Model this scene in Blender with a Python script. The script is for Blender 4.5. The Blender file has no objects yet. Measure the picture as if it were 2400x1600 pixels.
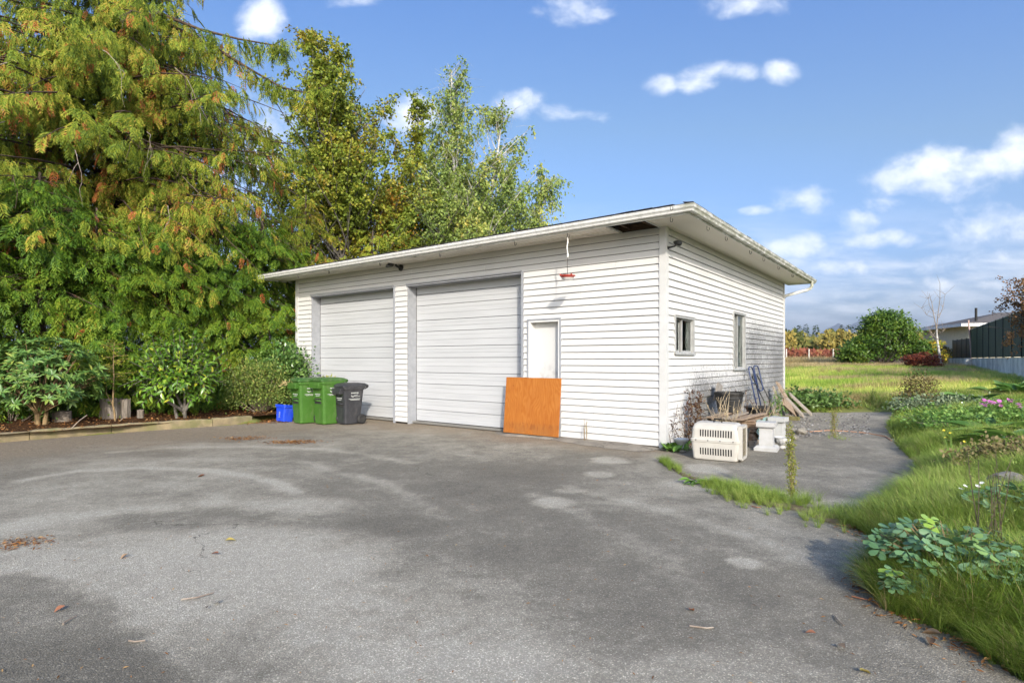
import bpy, bmesh, math, random
import numpy as np
from mathutils import Vector, Matrix

SC = bpy.context.scene
COL = SC.collection
R = math.radians
H = 1.5                      # eye height
FPX, CX, HZ = 1340.0, 1200.0, 842.4   # focal length, centre and horizon of the 2400 px photograph

# ------------------------------------------------------------------ camera, sky, sun, exposure
cam_data = bpy.data.cameras.new('camera')
cam_data.sensor_width = 36.0
cam_data.lens = FPX / 2400 * 36
cam_data.shift_y = (HZ - 800) / 2400
cam_data.clip_start, cam_data.clip_end = 0.1, 20000
camera = bpy.data.objects.new('camera', cam_data)
COL.objects.link(camera)
camera.location = (0, 0, H)
camera.rotation_euler = (R(90), 0, 0)
SC.camera = camera

SUN_EL = R(26)
SUN_AZ = math.atan2(0.171, -0.985)          # clockwise from +Y
to_sun = Vector((math.sin(SUN_AZ) * math.cos(SUN_EL), math.cos(SUN_AZ) * math.cos(SUN_EL), math.sin(SUN_EL)))
sun_data = bpy.data.lights.new('sun', 'SUN')
sun_data.energy = 2.0
sun_data.angle = R(1.0)
sun_data.color = (1.0, 0.93, 0.82)
sun = bpy.data.objects.new('sun', sun_data)
COL.objects.link(sun)
sun.rotation_euler = to_sun.to_track_quat('Z', 'Y').to_euler()
sun.location = (3, -10, 20)

SKY_STRENGTH = 0.15
EXPOSURE = 1.05
SC.view_settings.view_transform = 'Standard'
SC.view_settings.look = 'None'
SC.view_settings.exposure = EXPOSURE
SC.view_settings.gamma = 1.0
SC.view_settings.use_curve_mapping = False
SC.render.engine = 'CYCLES'
SC.cycles.use_denoising = True
SC.cycles.denoiser = 'OPENIMAGEDENOISE'
SC.cycles.denoising_input_passes = 'RGB_ALBEDO_NORMAL'
SC.cycles.max_bounces = 8
SC.cycles.transparent_max_bounces = 16
SC.cycles.transmission_bounces = 6
SC.cycles.volume_bounces = 0

# ------------------------------------------------------------------ node helpers
class N:
    """small helper around a node tree"""
    def __init__(s, tree):
        s.t = tree
        s.t.nodes.clear()
    def n(s, kind, **props):
        nd = s.t.nodes.new(kind)
        for k, v in props.items():
            setattr(nd, k, v)
        return nd
    def put(s, sock, v):
        if hasattr(v, 'is_linked') or isinstance(v, bpy.types.NodeSocket):
            s.t.links.new(v, sock)
        elif v is not None:
            if sock.type == 'RGBA' and not hasattr(v, '__len__'):
                v = (v, v, v, 1)
            elif sock.type == 'RGBA' and len(v) == 3:
                v = (*v, 1)
            sock.default_value = v
    def math(s, op, a, b=None, c=None, clamp=False):
        nd = s.n('ShaderNodeMath', operation=op, use_clamp=clamp)
        for i, v in enumerate((a, b, c)):
            s.put(nd.inputs[i], v)
        return nd.outputs[0]
    def vmath(s, op, a, b=None, out=0, scale=None):
        nd = s.n('ShaderNodeVectorMath', operation=op)
        s.put(nd.inputs[0], a)
        if b is not None: s.put(nd.inputs[1], b)
        if scale is not None: s.put(nd.inputs['Scale'], scale)
        return nd.outputs[out]
    def mix(s, f, a, b, mode='MIX'):
        nd = s.n('ShaderNodeMix', data_type='RGBA', blend_type=mode)
        s.put(nd.inputs[0], f); s.put(nd.inputs[6], a); s.put(nd.inputs[7], b)
        return nd.outputs[2]
    def noise(s, vec, scale, detail=3, rough=0.55, dist=0.0, col=False):
        nd = s.n('ShaderNodeTexNoise')
        s.put(nd.inputs['Vector'], vec)
        nd.inputs['Scale'].default_value = scale
        nd.inputs['Detail'].default_value = detail
        nd.inputs['Roughness'].default_value = rough
        nd.inputs['Distortion'].default_value = dist
        return nd.outputs[1 if col else 0]
    def voro(s, vec, scale, feature='F1', out=0, rnd=1.0):
        nd = s.n('ShaderNodeTexVoronoi', feature=feature)
        s.put(nd.inputs['Vector'], vec)
        nd.inputs['Scale'].default_value = scale
        nd.inputs['Randomness'].default_value = rnd
        return nd.outputs[out]
    def ramp(s, f, stops, interp='LINEAR'):
        nd = s.n('ShaderNodeValToRGB')
        cr = nd.color_ramp
        cr.interpolation = interp
        while len(cr.elements) > 1:
            cr.elements.remove(cr.elements[0])
        for i, (p, c) in enumerate(stops):
            e = cr.elements[0] if i == 0 else cr.elements.new(p)
            e.position = p
            if not hasattr(c, '__len__'): c = (c, c, c)
            e.color = (*c, 1)
        s.put(nd.inputs[0], f)
        return nd.outputs[0]
    def step(s, v, lo, hi, clamp=True):
        nd = s.n('ShaderNodeMapRange', interpolation_type='SMOOTHSTEP')
        s.put(nd.inputs[0], v)
        s.put(nd.inputs[1], lo); s.put(nd.inputs[2], hi)
        return nd.outputs[0]
    def obj(s):
        return s.n('ShaderNodeTexCoord').outputs['Object']
    def pos(s):
        return s.n('ShaderNodeNewGeometry').outputs['Position']
    def island(s):
        return s.n('ShaderNodeNewGeometry').outputs['Random Per Island']
    def objrand(s):
        return s.n('ShaderNodeObjectInfo').outputs['Random']
    def attr(s, name, out=2):
        nd = s.n('ShaderNodeAttribute', attribute_name=name)
        return nd.outputs[out]
    def sep(s, v):
        nd = s.n('ShaderNodeSeparateXYZ'); s.put(nd.inputs[0], v); return nd.outputs
    def comb(s, x, y, z):
        nd = s.n('ShaderNodeCombineXYZ')
        for i, v in enumerate((x, y, z)): s.put(nd.inputs[i], v)
        return nd.outputs[0]
    def mapping(s, v, scale=(1, 1, 1), rot=(0, 0, 0), loc=(0, 0, 0)):
        nd = s.n('ShaderNodeMapping')
        s.put(nd.inputs[0], v)
        nd.inputs['Location'].default_value = loc
        nd.inputs['Rotation'].default_value = rot
        nd.inputs['Scale'].default_value = scale
        return nd.outputs[0]
    def bump(s, h, strength=0.3, dist=0.01):
        nd = s.n('ShaderNodeBump')
        nd.inputs['Strength'].default_value = strength
        nd.inputs['Distance'].default_value = dist
        s.put(nd.inputs['Height'], h)
        return nd.outputs[0]
    def principled(s, color, rough=0.6, spec=0.4, metal=0.0, normal=None, trans=0.0, ior=1.45):
        nd = s.n('ShaderNodeBsdfPrincipled')
        s.put(nd.inputs['Base Color'], color)
        s.put(nd.inputs['Roughness'], rough)
        s.put(nd.inputs['Specular IOR Level'], spec)
        s.put(nd.inputs['Metallic'], metal)
        s.put(nd.inputs['Transmission Weight'], trans)
        nd.inputs['IOR'].default_value = ior
        if normal is not None: s.put(nd.inputs['Normal'], normal)
        return nd.outputs[0]
    def out(s, shader):
        o = s.n('ShaderNodeOutputMaterial')
        s.t.links.new(shader, o.inputs[0])

MATS = {}
def new_mat(name):
    m = bpy.data.materials.new(name)
    m.use_nodes = True
    MATS[name] = m
    return m, N(m.node_tree)

def simple_mat(name, c1, c2=None, scale=6.0, rough=0.6, spec=0.35, metal=0.0, bump=0.0, bscale=None, stretch=(1, 1, 1), detail=4, bdist=0.01):
    """two-tone worn surface"""
    m, k = new_mat(name)
    v = k.mapping(k.obj(), scale=stretch)
    if c2 is None:
        c2 = tuple(x * 0.85 for x in c1)
    f = k.noise(v, scale, detail, 0.6)
    col = k.mix(k.step(f, 0.3, 0.7), c1, c2)
    nrm = None
    if bump:
        nrm = k.bump(k.noise(v, bscale or scale * 4, 4, 0.6), bump, bdist)
    k.out(k.principled(col, rough, spec, metal, nrm))
    return m

def leaf_mat(name, stops, rough=0.5, spec=0.35, transl=0.25, by='island', patch=None):
    """foliage: colour differs from leaf to leaf and from clump to clump"""
    m, k = new_mat(name)
    r = k.island() if by == 'island' else k.objrand()
    f = r
    if patch:
        nz = k.step(k.noise(k.pos(), patch, 2, 0.5), 0.3, 0.7)
        f = k.math('ADD', k.math('MULTIPLY', r, 0.55), k.math('MULTIPLY', nz, 0.45))
    col = k.ramp(f, stops)
    p = k.principled(col, rough, spec)
    t = k.n('ShaderNodeBsdfTranslucent')
    k.put(t.inputs[0], col)
    mx = k.n('ShaderNodeMixShader')
    mx.inputs[0].default_value = transl
    k.t.links.new(p, mx.inputs[1]); k.t.links.new(t.outputs[0], mx.inputs[2])
    k.out(mx.outputs[0])
    return m

# ------------------------------------------------------------------ world
def build_world():
    w = bpy.data.worlds.new('World')
    SC.world = w
    w.use_nodes = True
    k = N(w.node_tree)
    sky = k.n('ShaderNodeTexSky', sky_type='NISHITA', sun_disc=False)
    sky.sun_elevation = SUN_EL
    sky.sun_rotation = SUN_AZ
    sky.altitude = 50
    sky.air_density = 1.0
    sky.dust_density = 5.0
    sky.ozone_density = 1.5
    d = k.n('ShaderNodeTexCoord').outputs['Generated']
    x, y, z = k.sep(d)
    ya = k.math('MAXIMUM', k.math('ABSOLUTE', y), 0.03)
    u = k.math('DIVIDE', x, ya)
    v = k.math('DIVIDE', z, ya)
    n1 = k.noise(k.comb(k.math('MULTIPLY', u, 1.0), k.math('MULTIPLY', v, 1.35), 3.7), 10.0, 8, 0.58, 0.2)
    n2 = k.noise(k.comb(u, k.math('MULTIPLY', v, 5.0), 1.2), 5.0, 6, 0.6, 0.2)
    clouds = [(612, 40, 62, 52, 1.15), (838, 6, 55, 20, .75), (965, 262, 62, 45, 1.0), (1225, 248, 62, 36, .95), (1285, 262, 50, 24, .8), (1355, 275, 60, 16, .45),
              (1350, 12, 85, 44, .85), (1540, 195, 45, 30, .85), (1640, 190, 55, 30, .85), (1700, 168, 70, 26, .8), (1830, 166, 42, 26, .75),
              (1760, 8, 110, 34, .85), (2100, 425, 85, 36, .9), (2220, 400, 120, 58, 1.05), (2330, 390, 85, 34, .95), (2420, 360, 90, 60, 1.05), (1880, 470, 72, 36, .8),
              (1775, 492, 45, 12, .6), (2005, 522, 56, 32, .95), (1860, 572, 105, 34, .85), (2080, 560, 120, 22, .8), (2330, 540, 130, 52, .9), (2250, 615, 130, 22, .7),
              (2010, 632, 150, 22, .75), (2380, 600, 120, 36, .9), (1940, 690, 190, 16, .6), (2230, 668, 210, 18, .7), (2150, 715, 260, 14, .55), (2080, 480, 60, 20, .6), (1700, 560, 90, 26, .5), (160, 330, 260, 160, .55), (560, 430, 240, 200, .5)]
    best = None
    vb = None
    for (px, py, rx, ry, a) in clouds:
        du = k.math('MULTIPLY', k.math('SUBTRACT', u, (px - CX) / FPX), FPX / rx)
        dv = k.math('MULTIPLY', k.math('SUBTRACT', v, (HZ - py) / FPX), FPX / ry)
        r2 = k.math('ADD', k.math('MULTIPLY', du, du), k.math('MULTIPLY', dv, dv))
        g = k.math('MULTIPLY_ADD', r2, -0.55 * a, a)
        best = g if best is None else k.math('SMOOTH_MAX', best, g, 0.25)
    best = k.math('MAXIMUM', best, -0.6)
    m = k.math('ADD', best, k.math('MULTIPLY', k.math('SUBTRACT', n1, 0.5), 2.9))
    mask = k.step(m, 0.15, 1.50)
    # thin streaks towards the horizon
    low = k.math('MULTIPLY', k.step(v, 0.02, 0.10), k.step(v, 0.30, 0.12))
    streak = k.math('MULTIPLY', k.math('MULTIPLY', k.step(n2, 0.36, 0.70), low), 0.75)
    mask = k.math('MAXIMUM', mask, streak)
    mask = k.math('MULTIPLY', mask, k.step(z, 0.0, 0.03))
    mask = k.math('MULTIPLY', mask, 0.9)
    shade = k.step(k.math('ADD', n1, k.math('MULTIPLY', best, 0.35)), 0.35, 0.9)
    ccol = k.mix(shade, (3.6, 3.8, 4.2), (4.5, 4.6, 4.75))
    hs = k.n('ShaderNodeHueSaturation')
    hs.inputs['Saturation'].default_value = 1.12
    k.put(hs.inputs['Color'], sky.outputs[0])
    # paler, less yellow band above the horizon
    grad = k.ramp(v, [(0.0, (0.62, 0.74, 1.0)), (0.12, (0.60, 0.73, 1.03)), (0.40, (0.70, 0.75, 0.80)), (0.8, (0.50, 0.70, 1.0))])
    skyc = k.mix(1.0, hs.outputs[0], grad, 'MULTIPLY')
    col = k.mix(mask, skyc, ccol)
    bg = k.n('ShaderNodeBackground')
    k.put(bg.inputs[0], col)
    bg.inputs[1].default_value = SKY_STRENGTH
    o = k.n('ShaderNodeOutputWorld')
    k.t.links.new(bg.outputs[0], o.inputs[0])
    w.cycles.sampling_method = 'MANUAL'
    w.cycles.sample_map_resolution = 256
build_world()

# ------------------------------------------------------------------ photo geometry -> metres
def ray(px, py):
    return (px - CX) / FPX, (HZ - py) / FPX
def G(px, py, z=0.0):
    """point of the plane at height z that the photo shows at this pixel"""
    rx, rz = ray(px, py)
    Y = (z - H) / rz
    return Vector((rx * Y, Y, z))
def AT(px, py, Y):
    rx, rz = ray(px, py)
    return Vector((rx * Y, Y, H + rz * Y))
GY = FPX * H / (1052.4 - HZ)
CORNER = Vector(((1558.2 - CX) / FPX * GY, GY, 0))
UF = Vector((-1779.0, 1340.0, 0)).normalized()       # along the front wall, to the left
VR = Vector((UF.y, -UF.x, 0))                          # along the right wall, away
def FW(px, py, d=0.0):
    """front wall plane shifted d outwards -> (distance from near corner, height)"""
    rx, rz = ray(px, py)
    o = CORNER - VR * d
    s = (rx * o.y - o.x) / (UF.x - rx * UF.y)
    Y = o.y + s * UF.y
    return s, H + rz * Y
def RW(px, py, d=0.0):
    rx, rz = ray(px, py)
    o = CORNER - UF * d
    s = (rx * o.y - o.x) / (VR.x - rx * VR.y)
    Y = o.y + s * VR.y
    return s, H + rz * Y

# ------------------------------------------------------------------ noise on numpy arrays
def _hash(ix, iy, seed):
    h = (ix * 374761393 + iy * 668265263 + seed * 974711) & 0xFFFFFFFF
    h = ((h ^ (h >> 13)) * 1274126177) & 0xFFFFFFFF
    return ((h ^ (h >> 16)) & 0xFFFF) / 65535.0
def vnoise(x, y, seed=0):
    ix = np.floor(x).astype(np.int64); iy = np.floor(y).astype(np.int64)
    fx = x - ix; fy = y - iy
    fx = fx * fx * (3 - 2 * fx); fy = fy * fy * (3 - 2 * fy)
    a = _hash(ix, iy, seed); b = _hash(ix + 1, iy, seed); c = _hash(ix, iy + 1, seed); d = _hash(ix + 1, iy + 1, seed)
    return (a * (1 - fx) + b * fx) * (1 - fy) + (c * (1 - fx) + d * fx) * fy
def fbm(x, y, seed=0, oct=4):
    s = 0; a = 0.5; t = 0
    for i in range(oct):
        s = s + a * vnoise(x * 2 ** i, y * 2 ** i, seed + i * 17); t += a; a *= 0.5
    return s / t
def sst(a, b, x):
    t = np.clip((x - a) / (b - a), 0, 1)
    return t * t * (3 - 2 * t)

# ------------------------------------------------------------------ objects
def link(o, parent=None):
    COL.objects.link(o)
    if parent is not None: o.parent = parent
    return o
def tag(o, label=None, cat=None, group=None, kind=None):
    if label: o['label'] = label
    if cat: o['category'] = cat
    if group: o['group'] = group
    if kind: o['kind'] = kind
    return o
def thing(name, label, cat, loc=(0, 0, 0), rotz=0.0, group=None):
    o = bpy.data.objects.new(name, None)
    o.empty_display_size = 0.1
    link(o)
    o.location = loc
    o.rotation_euler = (0, 0, rotz)
    return tag(o, label, cat, group)

def mesh_from_arrays(name, V, T, mat, smooth=False):
    """V (n,3), T (m,3) triangles"""
    me = bpy.data.meshes.new(name)
    me.vertices.add(len(V)); me.vertices.foreach_set('co', np.ascontiguousarray(V, np.float32).ravel())
    me.loops.add(len(T) * 3); me.loops.foreach_set('vertex_index', np.ascontiguousarray(T, np.int32).ravel())
    me.polygons.add(len(T)); me.polygons.foreach_set('loop_start', np.arange(0, len(T) * 3, 3, dtype=np.int32))
    if smooth: me.polygons.foreach_set('use_smooth', np.ones(len(T), bool))
    me.update(calc_edges=True)
    if mat: me.materials.append(mat)
    return me
def arr_obj(name, V, T, mat, parent=None, smooth=False):
    return link(bpy.data.objects.new(name, mesh_from_arrays(name, V, T, mat, smooth)), parent)

class MB:
    """collects shapes and builds one mesh"""
    def __init__(s): s.v = []; s.f = []
    def add(s, vs, fs):
        o = len(s.v)
        s.v += [tuple(p) for p in vs]
        s.f += [tuple(i + o for i in f) for f in fs]
        return s
    def box(s, lo, hi):
        (a, b, c), (d, e, f) = lo, hi
        return s.add([(a, b, c), (d, b, c), (d, e, c), (a, e, c), (a, b, f), (d, b, f), (d, e, f), (a, e, f)],
                     [(0, 3, 2, 1), (4, 5, 6, 7), (0, 1, 5, 4), (1, 2, 6, 5), (2, 3, 7, 6), (3, 0, 4, 7)])
    def prism(s, poly, axis, a, b):
        """polygon (two coords) swept along axis from a to b"""
        def p3(p, t):
            return {'x': (t, p[0], p[1]), 'y': (p[0], t, p[1]), 'z': (p[0], p[1], t)}[axis]
        n = len(poly)
        vs = [p3(p, a) for p in poly] + [p3(p, b) for p in poly]
        fs = [(i, (i + 1) % n, n + (i + 1) % n, n + i) for i in range(n)] + [tuple(range(n))[::-1], tuple(range(n, 2 * n))]
        return s.add(vs, fs)
    def obox(s, o, ax, ay, az):
        """box from a corner and three edge vectors"""
        o, ax, ay, az = map(Vector, (o, ax, ay, az))
        vs = [o, o + ax, o + ax + ay, o + ay, o + az, o + ax + az, o + ax + ay + az, o + ay + az]
        return s.add(vs, [(0, 3, 2, 1), (4, 5, 6, 7), (0, 1, 5, 4), (1, 2, 6, 5), (2, 3, 7, 6), (3, 0, 4, 7)])
    def tube(s, pts, rad, sides=6, cap=True):
        pts = [Vector(p) for p in pts]
        n = len(pts)
        if not hasattr(rad, '__len__'): rad = [rad] * n
        t0 = (pts[1] - pts[0]).normalized()
        up = Vector((0, 0, 1)) if abs(t0.z) < 0.9 else Vector((1, 0, 0))
        a = t0.cross(up).normalized()
        vs = []
        for i, p in enumerate(pts):
            t = (pts[min(i + 1, n - 1)] - pts[max(i - 1, 0)])
            t = t.normalized() if t.length > 1e-9 else t0
            a = (a - t * a.dot(t))
            a = a.normalized() if a.length > 1e-6 else t.orthogonal().normalized()
            b = t.cross(a)
            for j in range(sides):
                th = 2 * math.pi * j / sides
                vs.append(p + (a * math.cos(th) + b * math.sin(th)) * rad[i])
        fs = [(i * sides + j, i * sides + (j + 1) % sides, (i + 1) * sides + (j + 1) % sides, (i + 1) * sides + j) for i in range(n - 1) for j in range(sides)]
        if cap:
            fs.append(tuple(range(sides))[::-1]); fs.append(tuple(range((n - 1) * sides, n * sides)))
        return s.add(vs, fs)
    def lathe(s, prof, seg=24, c=(0, 0), cap=True):
        """prof: (radius, z) pairs"""
        n = len(prof)
        vs = [(c[0] + r * math.cos(2 * math.pi * j / seg), c[1] + r * math.sin(2 * math.pi * j / seg), z) for r, z in prof for j in range(seg)]
        fs = [(i * seg + j, i * seg + (j + 1) % seg, (i + 1) * seg + (j + 1) % seg, (i + 1) * seg + j) for i in range(n - 1) for j in range(seg)]
        if cap:
            fs.append(tuple(range(seg))[::-1]); fs.append(tuple(range((n - 1) * seg, n * seg)))
        return s.add(vs, fs)
    def loft(s, rings, cap=True, closed=True):
        n = len(rings); m = len(rings[0])
        vs = [p for r in rings for p in r]
        rng = m if closed else m - 1
        fs = [(i * m + j, i * m + (j + 1) % m, (i + 1) * m + (j + 1) % m, (i + 1) * m + j) for i in range(n - 1) for j in range(rng)]
        if cap and closed:
            fs.append(tuple(range(m))[::-1]); fs.append(tuple(range((n - 1) * m, n * m)))
        return s.add(vs, fs)
    def mesh(s, name, mat, smooth=False, bevel=0.0):
        me = bpy.data.meshes.new(name)
        me.from_pydata(s.v, [], s.f)
        if bevel:
            bm = bmesh.new(); bm.from_mesh(me)
            bmesh.ops.recalc_face_normals(bm, faces=bm.faces)
            bmesh.ops.bevel(bm, geom=list(bm.edges), offset=bevel, segments=2, affect='EDGES', profile=0.5, clamp_overlap=True)
            bm.to_mesh(me); bm.free()
        if smooth:
            me.polygons.foreach_set('use_smooth', [True] * len(me.polygons))
        me.update()
        if mat: me.materials.append(mat)
        return me
    def build(s, name, mat, parent=None, smooth=False, bevel=0.0):
        return link(bpy.data.objects.new(name, s.mesh(name, mat, smooth, bevel)), parent)

def copy_tree(o, parent=None):
    c = o.copy(); link(c, parent)
    if parent is not None: c.parent = parent
    for ch in list(o.children): copy_tree(ch, c)
    return c

# ------------------------------------------------------------------ foliage as arrays
def unit(a):
    return a / np.maximum(np.linalg.norm(a, axis=-1, keepdims=True), 1e-9)
def frames(D, U):
    """rotation matrices whose columns are x = D, z close to U"""
    X = unit(np.asarray(D, float))
    Z = np.asarray(U, float)
    Z = Z - X * np.sum(Z * X, -1, keepdims=True)
    bad = np.linalg.norm(Z, axis=-1) < 1e-4
    if bad.any(): Z[bad] = np.cross(X[bad], (0.3, 0.8, 0.5))
    Z = unit(Z)
    Yv = np.cross(Z, X)
    return np.stack([X, Yv, Z], axis=-1)
def scatter(tmpl, P, M, S):
    """copies of a small triangle template -> one big array pair"""
    V, T = tmpl
    P = np.asarray(P, float); S = np.asarray(S, float)
    if S.ndim == 1: S = S[:, None]
    n, k = len(P), len(V)
    W = np.einsum('nij,kj->nki', M, V) if S.shape[1] == 1 else None
    if W is None:
        W = np.einsum('nij,nkj->nki', M, V[None] * S[:, None, :])
        W = W + P[:, None, :]
    else:
        W = W * S[:, :, None] + P[:, None, :]
    TT = T[None] + (np.arange(n) * k)[:, None, None]
    return W.reshape(-1, 3), TT.reshape(-1, 3)
def join(*pairs):
    V = []; T = []; o = 0
    for v, t in pairs:
        if len(v) == 0: continue
        V.append(v); T.append(t + o); o += len(v)
    return np.concatenate(V), np.concatenate(T)
def tri_template(vs, fs):
    t = []
    for f in fs:
        for i in range(1, len(f) - 1): t.append((f[0], f[i], f[i + 1]))
    return np.array(vs, float), np.array(t, np.int64)
# ================================================================== ground
def poly_sdf(P, X, Y):
    """signed distance to a polygon, negative inside"""
    P = np.asarray(P, float)
    d = np.full(X.shape, 1e9); inside = np.zeros(X.shape, bool)
    for i in range(len(P)):
        ax, ay = P[i]; bx, by = P[(i + 1) % len(P)]
        ex, ey = bx - ax, by - ay
        t = np.clip(((X - ax) * ex + (Y - ay) * ey) / (ex * ex + ey * ey + 1e-12), 0, 1)
        d = np.minimum(d, np.hypot(X - ax - t * ex, Y - ay - t * ey))
        c = ((ay > Y) != (by > Y)) & (X < (bx - ax) * (Y - ay) / (by - ay + 1e-12) + ax)
        inside ^= c
    return np.where(inside, -d, d)
def line_dist(P, X, Y):
    d = np.full(X.shape, 1e9)
    for (ax, ay), (bx, by) in zip(P[:-1], P[1:]):
        ex, ey = bx - ax, by - ay
        t = np.clip(((X - ax) * ex + (Y - ay) * ey) / (ex * ex + ey * ey + 1e-12), 0, 1)
        d = np.minimum(d, np.hypot(X - ax - t * ex, Y - ay - t * ey))
    return d
def gp(*pts): return [tuple(G(*p).xy) for p in pts]

CURB = [Vector((-13.2, 5.6))] + [Vector(p) for p in gp((0, 1036), (300, 1012), (592, 992))]
RIGHT_EDGE = gp((1900, 966), (2096, 965), (2078, 1000), (2108, 1050), (2150, 1095), (2122, 1140), (2066, 1180), (1995, 1232), (2049, 1262), (2118, 1292),
                (2062, 1330), (2023, 1352), (2040, 1396), (2101, 1438), (2187, 1470), (2282, 1516), (2370, 1580))
ASPHALT = [(-16, -6), (-16, 2.0)] + [tuple(p) for p in CURB] + [(-6.0, 16.2), (2.0, 19.5)] + RIGHT_EDGE + [(3.0, 1.4), (4.6, -6)]

def terrain(X, Y):
    X = np.asarray(X, float); Y = np.asarray(Y, float)
    D = poly_sdf(ASPHALT, X, Y)
    rise = 0.55 * sst(17.5, 45, Y) + 0.05 * sst(60, 120, Y)
    bank = 0.22 * sst(0.0, 1.6, D) * sst(1.5, 3.5, X) * sst(30, 18, Y) + 0.42 * sst(8, 22, X) * sst(10, 26, Y)
    bed = 0.10 * sst(0.0, 0.12, D) * sst(-4.0, -6.0, X)
    bumps = 0.10 * (fbm(X * 0.7, Y * 0.7, 3, 3) - 0.5) * sst(0.1, 1.5, D)
    z = rise + bank + bed + bumps + 0.012
    return np.where(D < 0.02, -0.03, z)
def TZ(x, y): return float(terrain(np.array([x]), np.array([y]))[0])
def GT(px, py):
    """terrain point under this pixel"""
    rx, rz = ray(px, py)
    Y = np.geomspace(2.0, 400, 3000)
    f = H + rz * Y - terrain(rx * Y, Y)
    i = int(np.argmax(f < 0)) if (f < 0).any() else len(Y) - 1
    return Vector((rx * Y[i], Y[i], terrain(np.array([rx * Y[i]]), np.array([Y[i]]))[0]))

def grid_mesh(name, X, Y, Z, mat, keep=None):
    nr, nc = X.shape
    V = np.stack([X, Y, Z], -1).reshape(-1, 3)
    i = np.arange(nr - 1)[:, None] * nc + np.arange(nc - 1)[None]
    q = np.stack([i, i + 1, i + nc + 1, i + nc], -1).reshape(-1, 4)
    if keep is not None:
        q = q[keep.reshape(-1)[q].all(1)]
        used = np.unique(q)
        remap = np.zeros(len(V), np.int64); remap[used] = np.arange(len(used))
        V = V[used]; q = remap[q]
    else:
        used = np.arange(len(V))
    T = np.concatenate([q[:, [0, 1, 2]], q[:, [0, 2, 3]]])
    me = mesh_from_arrays(name, V, T, mat, True)
    return link(bpy.data.objects.new(name, me)), used

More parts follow.
